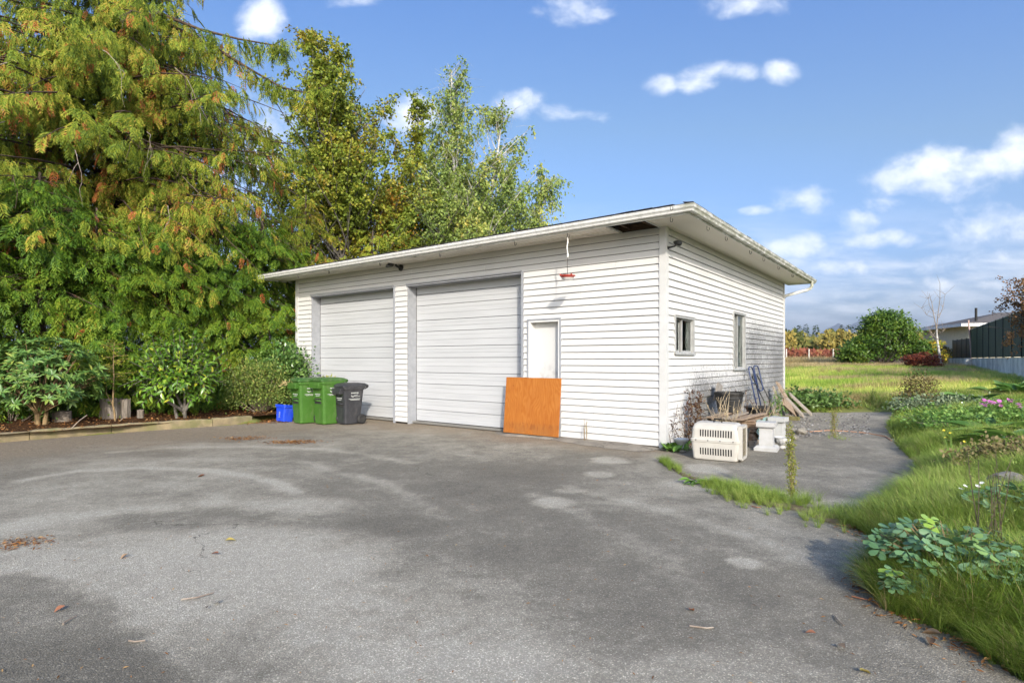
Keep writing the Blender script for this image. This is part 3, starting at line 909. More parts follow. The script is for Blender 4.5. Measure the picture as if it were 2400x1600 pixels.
    top = [(p[0], p[1], p[2] + t) for p in (A_, B_, C_, D_, E_, F_)]
    rf.add([A_, B_, C_, D_] + top, [(0, 3, 2, 1), (4, 5, 9, 8), (5, 6, 9), (6, 7, 8, 9), (7, 4, 8), (0, 1, 5, 4), (1, 2, 6, 5), (2, 3, 7, 6), (3, 0, 4, 7)])
    roof = rf.build('roof', roof_m, g)
    rng = random.Random(4)
    # starter course tabs: uneven dark edge over the gutter
    for i in range(int((x1 - x0) / 0.33)):
        x = x0 + i * 0.33 + 0.01
        o_ = 0.012 + rng.random() * 0.02; up = rng.random() * 0.006
        if x > -0.6: up += 0.012 * rng.random(); o_ += .01
        MB().add([(x, y0 - o_, zr + t + up * .3), (x + 0.31, y0 - o_, zr + t + up), (x + 0.31, y0 + 0.14, zr + t + 0.14 * sl + 0.003), (x, y0 + 0.14, zr + t + 0.14 * sl + 0.003),
                  (x, y0 - o_, zr + t + 0.008 + up * .3), (x + 0.31, y0 - o_, zr + t + 0.008 + up), (x + 0.31, y0 + 0.14, zr + t + 0.14 * sl + 0.011), (x, y0 + 0.14, zr + t + 0.14 * sl + 0.011)],
                 [(0, 3, 2, 1), (4, 5, 6, 7), (0, 1, 5, 4), (1, 2, 6, 5), (2, 3, 7, 6), (3, 0, 4, 7)]).build('shingle', roof_m, roof)
    for i in range(int((y1 - y0) / 0.33)):
        y = y0 + i * 0.33 + 0.01
        o_ = 0.008 + rng.random() * 0.015; up = rng.random() * 0.005
        MB().add([(x1 + o_, y, zr + t + up), (x1 + o_, y + .31, zr + t + up), (x1 - .14, y + .31, zr + t + .14 * sl + .003), (x1 - .14, y, zr + t + .14 * sl + .003),
                  (x1 + o_, y, zr + t + up + .008), (x1 + o_, y + .31, zr + t + up + .008), (x1 - .14, y + .31, zr + t + .14 * sl + .011), (x1 - .14, y, zr + t + .14 * sl + .011)],
                 [(0, 3, 2, 1), (4, 5, 6, 7), (0, 1, 5, 4), (1, 2, 6, 5), (2, 3, 7, 6), (3, 0, 4, 7)]).build('shingle', roof_m, roof)
    # moss and needle litter on the side gutter
    # downspout from the gutter's far end back to the wall
    ysp = Wd + 0.30
    path = [Vector((b + 0.05, ysp, ZS + 0.03)), Vector((b + 0.05, ysp, ZS - 0.10)), Vector((b + 0.01, ysp, ZS - 0.17)), Vector((b - 0.08, ysp - .02, ZS - 0.21)), Vector((0.06, Wd + 0.06, ZS - 0.36)), Vector((0.0, Wd + 0.065, ZS - 0.42)), Vector((-0.01, Wd + 0.065, ZS - 0.52)), Vector((-0.01, Wd + 0.065, 0.1))]
    MB().tube(path, 0.042, 8).build('downspout', gut_m, g, False)
    # hooks along the fascia
    def hook(x, y):
        pts = [(x, y, ZS - 0.002), (x, y, ZS - 0.05)] + [(x + 0.02 * (1 - math.cos(a)), y, ZS - 0.05 - 0.028 * math.sin(a)) for a in np.linspace(0.4, 4.0, 7)]
        MB().tube(pts, 0.005, 5).build('hook', black_metal, g, True)
    for px, py in ((1571, 500), (1657, 527), (1700, 556), (1757, 588), (1788, 607), (1823, 628), (1856, 647)):
        s, _ = RW(px, py, OF - 0.05)
        hook(OF - 0.05, s)
    for px, py in ((1571, 513), (1443, 530), (1330, 553), (1206, 570), (1030, 600), (890, 612), (770, 633), (698, 648)):
        s, _ = FW(px, py, OF - 0.07)
        hook(-s, -OF + 0.07)

    # --- lamps on the wall (fixed to it, but lamps of their own)
    def place(ob): ob.parent = None
    mw = Matrix.Translation(CORNER) @ Matrix.Rotation(math.atan2(-UF.y, -UF.x), 4, 'Z')
    s, z = FW(942, 628)
    FLS = 1.35
    fl = thing('flood_light', 'dark square flood light under the eave above the garage doors', 'light', mw @ Vector((-s, -0.02, z)), math.atan2(-UF.y, -UF.x))
    MB().lathe([(0.055, 0), (0.055, 0.02), (0.04, 0.03)], 14).build('base', black_metal, fl).rotation_euler = (R(90), 0, 0)
    MB().tube([(0, -0.02, 0), (-0.01, -0.09, 0.02), (-0.02, -0.12, 0.05)], 0.022, 8).build('arm', black_metal, fl)
    hd = MB().loft([[(-0.05, 0, -0.04), (0.05, 0, -0.04), (0.05, 0, 0.04), (-0.05, 0, 0.04)], [(-0.10, -0.07, -0.08), (0.10, -0.07, -0.08), (0.10, -0.07, 0.08), (-0.10, -0.07, 0.08)], [(-0.10, -0.10, -0.08), (0.10, -0.10, -0.08), (0.10, -0.10, 0.08), (-0.10, -0.10, 0.08)]]).build('head', black_metal, fl)
    lens_m = simple_mat('lamp_lens', (0.10, 0.12, 0.11), (0.05, 0.06, 0.055), 6, 0.15, 0.6)
    ln = MB().box((-0.085, -0.104, -0.066), (0.085, -0.1005, 0.066)).build('lens', lens_m, fl)
    for q in (hd, ln):
        q.location = (-0.06, -0.12, 0.05); q.rotation_euler = (R(-22), 0, R(-28))
    fl.scale = (FLS, FLS, FLS)
    s, z = RW(1570, 575)
    sp = thing('spot_light', 'small black spot light on bracket at the near corner', 'light', mw @ Vector((0.03, 0.05, H + (HZ - 580) / FPX * GY)), math.atan2(-UF.y, -UF.x))
    MB().box((-0.01, -0.03, -0.025), (0.012, 0.03, 0.025)).build('bracket', black_metal, sp)
    MB().tube([(0, 0, 0), (0.12, 0.0, 0.012), (0.15, 0.0, 0.04)], [0.02, 0.014, 0.014], 8).build('arm', black_metal, sp)
    q = MB().loft([[(0.03 * math.cos(a), 0, 0.025 * math.sin(a)) for a in np.linspace(0, 6.283, 13)[:-1]], [(0.05 * math.cos(a), -0.05, 0.04 * math.sin(a)) for a in np.linspace(0, 6.283, 13)[:-1]], [(0.052 * math.cos(a), -0.13, 0.042 * math.sin(a)) for a in np.linspace(0, 6.283, 13)[:-1]]]).build('head', black_metal, sp, True)
    q.location = (0.11, 0.03, 0.085); q.rotation_euler = (R(20), 0, R(60))

    # hanging red feeder in front of the wall
    s, z = FW(1330, 651, OF - 0.06)
    top = mw @ Vector((-s, -OF + 0.06, ZS - 0.07)); bot = mw @ Vector((-s, -OF + 0.06, z))
    fd = thing('bird_feeder', 'red dish bird feeder hanging on a white cord from the eave', 'bird feeder', bot)
    hh = top.z - bot.z
    red = simple_mat('feeder_red', (0.45, 0.035, 0.02), (0.36, 0.05, 0.03), 20, 0.35, 0.5)
    MB().lathe([(0.01, 0.0), (0.10, 0.0), (0.135, 0.03), (0.135, 0.042), (0.10, 0.045), (0.01, 0.05)], 24).build('dish_top', red, fd, False)
    MB().lathe([(0.02, -0.035), (0.09, -0.033), (0.115, -0.002), (0.02, -0.002)], 24).build('dish', simple_mat('feeder_clear', (0.62, 0.60, 0.58), None, 9, 0.3, 0.6), fd, False)
    for a in range(4):
        th = a * 1.57 + 0.4
        MB().tube([(0.12 * math.cos(th), 0.12 * math.sin(th), 0.035), (0.155 * math.cos(th), 0.155 * math.sin(th), 0.055)], [0.016, 0.01], 6).build('perch', red, fd)
    MB().tube([(0, 0, 0.05), (0, 0, 0.36)], 0.006, 5).build('wire', black_metal, fd)
    cord = simple_mat('cord', (0.72, 0.70, 0.66), None, 30, 0.9)
    MB().tube([(0, 0, hh)] + [(0.008 * math.sin(t * 9), 0.006 * math.cos(t * 7), hh - t * (hh - 0.36)) for t in np.linspace(0.05, 1, 10)], [0.009, 0.014, 0.01, 0.015, 0.01, 0.012, 0.016, 0.01, 0.012, 0.02, 0.012], 6).build('cord', cord, fd)
    return g, mw
GARAGE, GM = build_garage()

# ------------------------------------------------------------------ apron: cracked lip of concrete along the wall
def build_apron():
    m, k = new_mat('apron_concrete')
    p = k.pos()
    a = k.noise(p, 3, 5, .65); b = k.noise(p, 60, 4, .7)
    c = k.mix(k.step(a, .3, .7), (0.30, 0.265, 0.215), (0.20, 0.175, 0.145))
    c = k.mix(k.math('MULTIPLY', k.step(b, .5, .75), .5), c, (0.12, 0.11, 0.10))
    crack = k.voro(k.mapping(k.noise(p, 2.0, 4, .6, col=True), scale=(1, 1, 1)), 2.2, 'DISTANCE_TO_EDGE')
    c = k.mix(k.math('MULTIPLY', k.step(crack, .012, .003), .85), c, (0.03, 0.028, 0.025))
    k.out(k.principled(c, .9, .2, 0, k.bump(k.math('ADD', b, k.step(crack, .0, .02)), .5, .01)))
    n = 60
    ss = np.linspace(0.0, FW(1165, 1005)[0], n)
    w = np.linspace(0, 1, 9)
    wd = 0.30 + 0.16 * np.sin(ss * 1.7 + .5) + 0.12 * (fbm(ss * 3, ss * 0, 4) - .5)
    wd = wd * sst(0, .25, ss) * sst(ss[-1] + 0.01, ss[-1] - 0.5, ss) + 0.10
    S = np.repeat(ss[:, None], 9, 1); Wd_ = 0.0 + wd[:, None] * w[None]
    prof = 0.050 * (1 - w ** 3.0)
    Z = prof[None] * (0.35 + 0.65 * sst(0, .8, ss) * sst(ss[-1] + .01, ss[-1] - .9, ss))[:, None] + 0.006 * (fbm(S * 6, Wd_ * 8, 6) - .5) + 0.004
    P = np.stack([-S, 0.02 - Wd_, Z], -1)
    Wp = np.einsum('ij,abj->abi', np.array(GM.to_3x3()), P) + np.array(GM.translation)
    o, _ = grid_mesh('apron', Wp[..., 0], Wp[..., 1], Wp[..., 2], m)
    tag(o, kind='structure')
build_apron()
# ================================================================== plant templates
def spray_template(n=7, seed=0, wide=0.42):
    """flat cedar spray: a midrib with side sprigs, drooping towards the tip"""
    r = random.Random(seed)
    vs, fs = [], []
    def z(x, y): return -0.22 * x * x - 0.10 * abs(y)
    def kite(x0, y0, x1, y1, w):
        dx, dy = x1 - x0, y1 - y0
        l = math.hypot(dx, dy) or 1
        nx, ny = -dy / l * w, dx / l * w
        xm, ym = x0 + dx * 0.45, y0 + dy * 0.45
        o = len(vs)
        zz = r.uniform(-.02, .02)
        vs.extend([(x0, y0, z(x0, y0)), (xm + nx, ym + ny, z(xm, ym) + zz), (x1, y1, z(x1, y1) - 0.03), (xm - nx, ym - ny, z(xm, ym) - zz)])
        fs.append((o, o + 1, o + 2, o + 3))
    kite(0, 0, 1.0, 0, 0.022)
    for i in range(n):
        t = 0.12 + 0.80 * i / (n - 1)
        for sgn in (-1, 1):
            l = wide * (1 - 0.65 * t) * r.uniform(0.8, 1.15) * (0.75 + 0.5 * math.sin(t * 3.0))
            a = r.uniform(0.55, 0.85)
            x1, y1 = t + l * math.cos(a), sgn * l * math.sin(a)
            kite(t, 0, x1, y1, 0.032)
            if i < n - 2:
                xm, ym = t + (x1 - t) * .55, y1 * .55
                kite(xm, ym, xm + l * .48, ym + sgn * l * .06, 0.026)
    return tri_template(vs, fs)
SPRAYS = [spray_template(6, 1), spray_template(6, 2, 0.5), spray_template(5, 3, 0.36)]

def leaf_template(w=0.36, n=4, fold=0.10, curl=0.12):
    vs, fs = [], []
    for i in range(n + 1):
        t = i / n
        hw = w / 2 * math.sin(math.pi * min(max(t, 0.02), 0.985) ** 0.9)
        zc = -curl * t * t
        vs += [(t, -hw, zc + fold * hw), (t, 0, zc - fold * .3 * hw), (t, hw, zc + fold * hw)]
    for i in range(n):
        o = i * 3
        fs += [(o, o + 3, o + 4, o + 1), (o + 1, o + 4, o + 5, o + 2)]
    return tri_template(vs, fs)
LEAF_LONG = leaf_template(0.36, 4, 0.5, 0.18)
LEAF_SMALL = tri_template([(0, 0, 0), (0.5, -0.33, 0.06), (1, 0, -0.05), (0.5, 0.33, 0.06)], [(0, 1, 2, 3)])
LEAF_THIN = tri_template([(0, 0, 0), (0.45, -0.14, 0.03), (1, 0, -0.1), (0.45, 0.14, 0.03)], [(0, 1, 2, 3)])

def blade_template(nb, seed, spread=0.5, droop=0.9, width=0.010, segs=3):
    """one tuft of grass, height about 1"""
    r = random.Random(seed)
    vs, fs = [], []
    for b in range(nb):
        az = r.uniform(0, 6.283); base = r.uniform(0, 0.16); ln = r.uniform(0.6, 1.1)
        lean = r.uniform(0.15, 1.0) * spread; dr = r.uniform(0.3, 1.0) * droop
        d = np.array([math.cos(az), math.sin(az), 0]); side = np.array([-d[1], d[0], 0])
        o = len(vs)
        for i in range(segs):
            t = i / segs
            p = d * (base + ln * (lean * t + dr * 0.5 * t * t)) + np.array([0, 0, ln * (t - 0.45 * dr * t * t)])
            w = width * (1 - 0.55 * t)
            vs += [tuple(p - side * w), tuple(p + side * w)]
        p = d * (base + ln * (lean + dr * 0.5)) + np.array([0, 0, ln * (1 - 0.45 * dr)])
        vs.append(tuple(p))
        for i in range(segs - 1):
            a = o + 2 * i
            fs.append((a, a + 1, a + 3, a + 2))
        a = o + 2 * (segs - 1)
        fs.append((a, a + 1, a + 2))
    return tri_template(vs, fs)
TUFT_NEAR = [blade_template(46, s, 0.55, 1.0, 0.0055, 4) for s in (1, 2, 3)]
TUFT_MID = [blade_template(26, s, 0.6, 0.9, 0.011, 2) for s in (4, 5, 6)]
TUFT_FAR = [blade_template(13, s, 0.6, 0.8, 0.030, 1) for s in (7, 8, 9)]

def rotz_frames(az, tilt=None, rs=None):
    n = len(az)
    c, s = np.cos(az), np.sin(az)
    M = np.zeros((n, 3, 3))
    M[:, 0, 0] = c; M[:, 0, 1] = -s; M[:, 1, 0] = s; M[:, 1, 1] = c; M[:, 2, 2] = 1
    return M
def multi_scatter(tmpls, P, M, S, rs):
    pick = rs.integers(0, len(tmpls), len(P))
    return join(*[scatter(t, P[pick == i], M[pick == i], S[pick == i]) for i, t in enumerate(tmpls) if (pick == i).any()])

# ------------------------------------------------------------------ materials of plants
LM = {}
LM['cedar_hedge'] = leaf_mat('cedar_hedge_leaf', [(0.0, (0.038, 0.092, 0.013)), (0.35, (0.081, 0.164, 0.014)), (0.7, (0.163, 0.249, 0.020)), (0.93, (0.237, 0.274, 0.027)), (1.0, (0.374, 0.170, 0.036))], 0.55, 0.25, 0.28, patch=0.9)
LM['cedar_tall'] = leaf_mat('cedar_tall_leaf', [(0.0, (0.056, 0.102, 0.016)), (0.25, (0.121, 0.181, 0.022)), (0.52, (0.219, 0.279, 0.028)), (0.76, (0.353, 0.335, 0.042)), (0.88, (0.428, 0.279, 0.060)), (1.0, (0.484, 0.158, 0.050))], 0.6, 0.2, 0.28, patch=0.8)
LM['cedar_gold'] = leaf_mat('cedar_gold_leaf', [(0.0, (0.126, 0.198, 0.021)), (0.5, (0.288, 0.342, 0.033)), (0.85, (0.504, 0.378, 0.054)), (1.0, (0.648, 0.306, 0.072))], 0.6, 0.2, 0.28, patch=1.0)
LM['brown_spray'] = leaf_mat('brown_spray_leaf', [(0.0, (0.28, 0.09, 0.03)), (0.6, (0.42, 0.13, 0.035)), (1.0, (0.36, 0.18, 0.07))], 0.7, 0.2, 0.2)
LM['alder'] = leaf_mat('alder_leaf', [(0.0, (0.104, 0.149, 0.023)), (0.4, (0.217, 0.281, 0.034)), (0.75, (0.364, 0.351, 0.044)), (0.93, (0.467, 0.320, 0.051)), (1.0, (0.381, 0.180, 0.051))], 0.5, 0.35, 0.3, patch=0.5)
LM['birch'] = leaf_mat('birch_leaf', [(0.0, (0.133, 0.205, 0.056)), (0.5, (0.266, 0.346, 0.077)), (0.85, (0.411, 0.436, 0.111)), (1.0, (0.653, 0.538, 0.111))], 0.5, 0.35, 0.3, patch=0.5)
LM['orange'] = leaf_mat('orange_leaf', [(0.0, (0.182, 0.182, 0.026)), (0.5, (0.468, 0.286, 0.039)), (1.0, (0.650, 0.299, 0.052))], 0.5, 0.3, 0.3, patch=0.8)
LM['rhodo'] = leaf_mat('rhododendron_leaf', [(0.0, (0.058, 0.132, 0.030)), (0.5, (0.117, 0.217, 0.050)), (0.9, (0.187, 0.289, 0.065)), (1.0, (0.281, 0.313, 0.061))], 0.35, 0.5, 0.15, by='object')
LM['rhodo_m'] = leaf_mat('rhododendron_inner_leaf', [(0.0, (0.058, 0.132, 0.030)), (0.5, (0.117, 0.217, 0.050)), (0.9, (0.187, 0.289, 0.065)), (1.0, (0.281, 0.313, 0.061))], 0.35, 0.5, 0.15)
LM['laurel'] = leaf_mat('laurel_leaf', [(0.0, (0.065, 0.150, 0.018)), (0.5, (0.131, 0.250, 0.027)), (0.88, (0.224, 0.338, 0.037)), (1.0, (0.434, 0.413, 0.037))], 0.25, 0.6, 0.15, by='object')
LM['laurel_m'] = leaf_mat('laurel_inner_leaf', [(0.0, (0.062, 0.150, 0.018)), (0.5, (0.125, 0.250, 0.027)), (0.88, (0.213, 0.338, 0.037)), (1.0, (0.413, 0.413, 0.037))], 0.25, 0.6, 0.15)
LM['ivy'] = leaf_mat('ivy_leaf', [(0.0, (0.040, 0.104, 0.022)), (0.6, (0.096, 0.192, 0.040)), (1.0, (0.208, 0.304, 0.080))], 0.3, 0.55, 0.12)
LM['cotone'] = leaf_mat('small_bush_leaf', [(0.0, (0.085, 0.140, 0.028)), (0.5, (0.16, 0.235, 0.045)), (0.85, (0.26, 0.31, 0.075)), (1.0, (0.36, 0.30, 0.09))], 0.5, 0.3, 0.2)
LM['lime'] = leaf_mat('sapling_leaf', [(0.0, (0.168, 0.216, 0.024)), (0.6, (0.300, 0.324, 0.036)), (1.0, (0.456, 0.384, 0.048))], 0.5, 0.3, 0.3)
LM['grass_near'] = leaf_mat('bank_grass_blade', [(0.0, (0.103, 0.172, 0.024)), (0.45, (0.216, 0.313, 0.046)), (0.75, (0.335, 0.427, 0.083)), (1.0, (0.497, 0.510, 0.176))], 0.5, 0.3, 0.3, patch=0.9)
LM['grass_meadow'] = leaf_mat('meadow_grass_blade', [(0.0, (0.159, 0.279, 0.043)), (0.35, (0.319, 0.476, 0.068)), (0.6, (0.510, 0.595, 0.115)), (0.8, (0.765, 0.675, 0.212)), (1.0, (0.800, 0.768, 0.308))], 0.6, 0.2, 0.3, patch=0.22)
LM['grass_dry'] = leaf_mat('dry_grass_blade', [(0.0, (0.312, 0.252, 0.096)), (0.5, (0.504, 0.396, 0.192)), (1.0, (0.660, 0.504, 0.288))], 0.7, 0.15, 0.3, patch=0.3)
LM['weed'] = leaf_mat('weed_leaf', [(0.0, (0.070, 0.154, 0.028)), (0.6, (0.140, 0.266, 0.049)), (1.0, (0.238, 0.350, 0.084))], 0.5, 0.3, 0.2)
BARK = {}
BARK['cedar'] = simple_mat('cedar_bark', (0.14, 0.10, 0.075), (0.07, 0.05, 0.038), 7, 0.95, 0.1, stretch=(3, 3, .5), bump=0.9, bscale=14, bdist=0.03)
BARK['grey'] = simple_mat('grey_bark', (0.17, 0.155, 0.135), (0.09, 0.08, 0.07), 9, 0.9, 0.15, stretch=(2, 2, .6), bump=0.6)
BARK['birch'] = simple_mat('birch_bark', (0.62, 0.60, 0.56), (0.36, 0.33, 0.30), 5, 0.8, 0.2, stretch=(.6, .6, 3), bump=0.3)
BARK['twig'] = simple_mat('dead_twig', (0.33, 0.28, 0.23), (0.22, 0.17, 0.13), 9, 0.9, 0.15)
BARK['tan'] = simple_mat('tan_stem', (0.30, 0.21, 0.11), (0.20, 0.14, 0.075), 9, 0.9, 0.15, bump=0.4)

# ------------------------------------------------------------------ cedars
def cedar(name, label, base, height, rfun, nb, z0, mat, seed, hang=0.35, sp=0.34, group=None, trunk_r=0.2, dens=1.0, brown=0.0, twigs=0, zmax=None, flat=1.0, gap=.22, jit=.18):
    rs = np.random.default_rng(seed)
    rg = random.Random(seed)
    t = thing(name, label, 'tree', (0, 0, 0), 0, group)
    t.location = base
    bx, by, bz = base
    # trunk
    zs = np.linspace(0, height, 10)
    tr = MB()
    tr.tube([(0.05 * math.sin(z * .9 + seed), 0.05 * math.cos(z * 1.3 + seed), z - 0.05) for z in zs], [trunk_r * (1.25 if i == 0 else 1) * (1 - 0.93 * z / height) + 0.012 for i, z in enumerate(zs)], 10)
    P, D, U, S = [], [], [], []
    br = MB()
    camdir = unit(np.array([-bx, -by, 0.0]))
    n_done = 0
    for i in range(nb):
        f = (i + rg.random()) / nb
        z = z0 + (min(zmax or height, height) * 0.97 - z0) * f ** 1.1
        az = rg.uniform(0, 6.283)
        d = np.array([math.cos(az), math.sin(az), 0.0])
        facing = float(d @ camdir)
        if facing < -0.25 and rg.random() < 0.6: continue
        Lb = rfun(z) * rg.uniform(0.72, 1.12)
        if Lb < 0.25: Lb = 0.25
        side = np.array([-d[1], d[0], 0.0])
        up0 = rg.uniform(0.0, 0.25); dr = rg.uniform(0.16, 0.50) * flat
        bend = rg.uniform(-.18, .18) * (1 + max(0, hang - .8) * 1.2)
        def pt(q):
            return np.array([0, 0, z]) + d * (Lb * q) + side * (bend * Lb * q * q) + np.array([0, 0, Lb * (up0 * q - dr * q * q + 0.10 * max(q - .75, 0))])
        pts = [pt(q) for q in np.linspace(0, 1, 6)]
        br.tube([tuple(p) for p in pts], [max(0.0042 * Lb * (1 - q) * 2.0 + 0.004, .004) for q in np.linspace(0, 1, 6)], 4, False)
        # branchlets
        step = 0.17 / dens
        q = 0.14 if Lb > 1.2 else 0.1
        while q < 1.0:
            p = pt(q); tan = unit((pt(min(q + .05, 1.02)) - pt(q - .05))[None])[0]
            clump = vnoise(np.array([q * Lb * 1.3 + i * 7.1]), np.array([i * 3.3]), 5)[0]
            for sg in (-1, 1):
                if clump < gap or rg.random() < gap * .6: continue
                ll = (0.20 + 0.75 * (1 - q) * min(Lb, 3.0) / 3.0 + .12) * rg.uniform(.7, 1.25)
                dn = max(0.0, hang - .8)
                dd = unit((tan * rg.uniform(.3, .9) + side * sg * rg.uniform(.3, 1.0) + np.array([0, 0, rg.uniform(-.25, .08) - dn * rg.uniform(.1, 1.3)]))[None])[0]
                ll *= 1 + dn * rg.uniform(-.3, .5)
                m = max(1, int(ll / (sp * (0.62 - .14 * min(dn, 1)))))
                for j in range(m):
                    u = (j + .35) / m
                    pp = p + dd * (ll * u) + np.array([0, 0, -hang * 0.35 * (ll * u) ** 1.5])
                    sd = dd + tan * .25 + np.array([0, 0, -hang * (0.5 + 1.1 * rg.random() + .5 * u)]) + rs.normal(0, jit, 3)
                    P.append(pp); D.append(sd)
                    U.append(np.array([0, 0, 1.0]) + d * (0.55 * hang + .15) + rs.normal(0, .28 + jit * .6, 3))
                    S.append(sp * rg.uniform(.55, 1.3))
            q += step / Lb * rg.uniform(.8, 1.25)
        # tip
        tan = unit((pt(1.0) - pt(.9))[None])[0]
        for j in range(2):
            P.append(pt(.97)); D.append(tan + np.array([0, 0, -hang * .6]) + rs.normal(0, .2, 3)); U.append(np.array([0, 0, 1.0]) + rs.normal(0, .2, 3)); S.append(sp * 1.15)
        if twigs and rg.random() < twigs:
            a = pt(rg.uniform(.5, .98))
            for j in range(rg.randint(1, 3)):
                e = a + np.array([rg.uniform(-.3, .3), rg.uniform(-.3, .3), -rg.uniform(.3, .9)])
                mid = (a + e) / 2 + rs.normal(0, .07, 3)
                br.tube([tuple(a), tuple(mid), tuple(e)], [0.008, 0.006, 0.004], 4, False)
    P = np.array(P); D = np.array(D); U = np.array(U); S = np.array(S)
    M = frames(D, U)
    tr.build('trunk', BARK['cedar'], t, True)
    br.build('branches', BARK['cedar'], t, True)['kind'] = 'stuff'
    isb = rs.random(len(P)) < brown
    V, T = multi_scatter(SPRAYS, P[~isb], M[~isb], S[~isb], rs)
    o = arr_obj('crown', V, T, mat, t)
    o['kind'] = 'stuff'
    if isb.any():
        V, T = multi_scatter(SPRAYS, P[isb], M[isb], S[isb] * .9, rs)
        arr_obj('dead_foliage', V, T, LM['brown_spray'], t)['kind'] = 'stuff'
    return t, len(P)

def dead_twigs(parent, seed, n, zlo, zhi, rad, az0, az1):
    """pale leafless twigs hanging in front of the crown"""
    rg = random.Random(seed)
    for i in range(n):
        az = rg.uniform(az0, az1); r = rad * rg.uniform(.75, 1.0); z = rg.uniform(zlo, zhi)
        p = Vector((math.cos(az) * r, math.sin(az) * r, z))
        mb = MB()
        def grow(p, d, ln, rad_, depth):
            pts = [p]
            for s in range(4):
                d = (d + Vector((rg.uniform(-.35, .35), rg.uniform(-.35, .35), rg.uniform(-.45, .1)))).normalized()
                pts.append(pts[-1] + d * ln / 4)
            mb.tube([tuple(q) for q in pts], [rad_ * (1 - .2 * s) for s in range(5)], 4, False)
            if depth:
                for s in (2, 3, 4):
                    if rg.random() < .75: grow(pts[s], (d + Vector((rg.uniform(-1, 1), rg.uniform(-1, 1), rg.uniform(-.9, .2)))).normalized(), ln * .5, rad_ * .6, depth - 1)
        grow(p, Vector((math.cos(az + rg.uniform(-1, 1)), math.sin(az + rg.uniform(-1, 1)), -0.5)), rg.uniform(.6, 1.3), 0.011, 1)
        mb.build('dead_branch', BARK['twig'], parent, True)

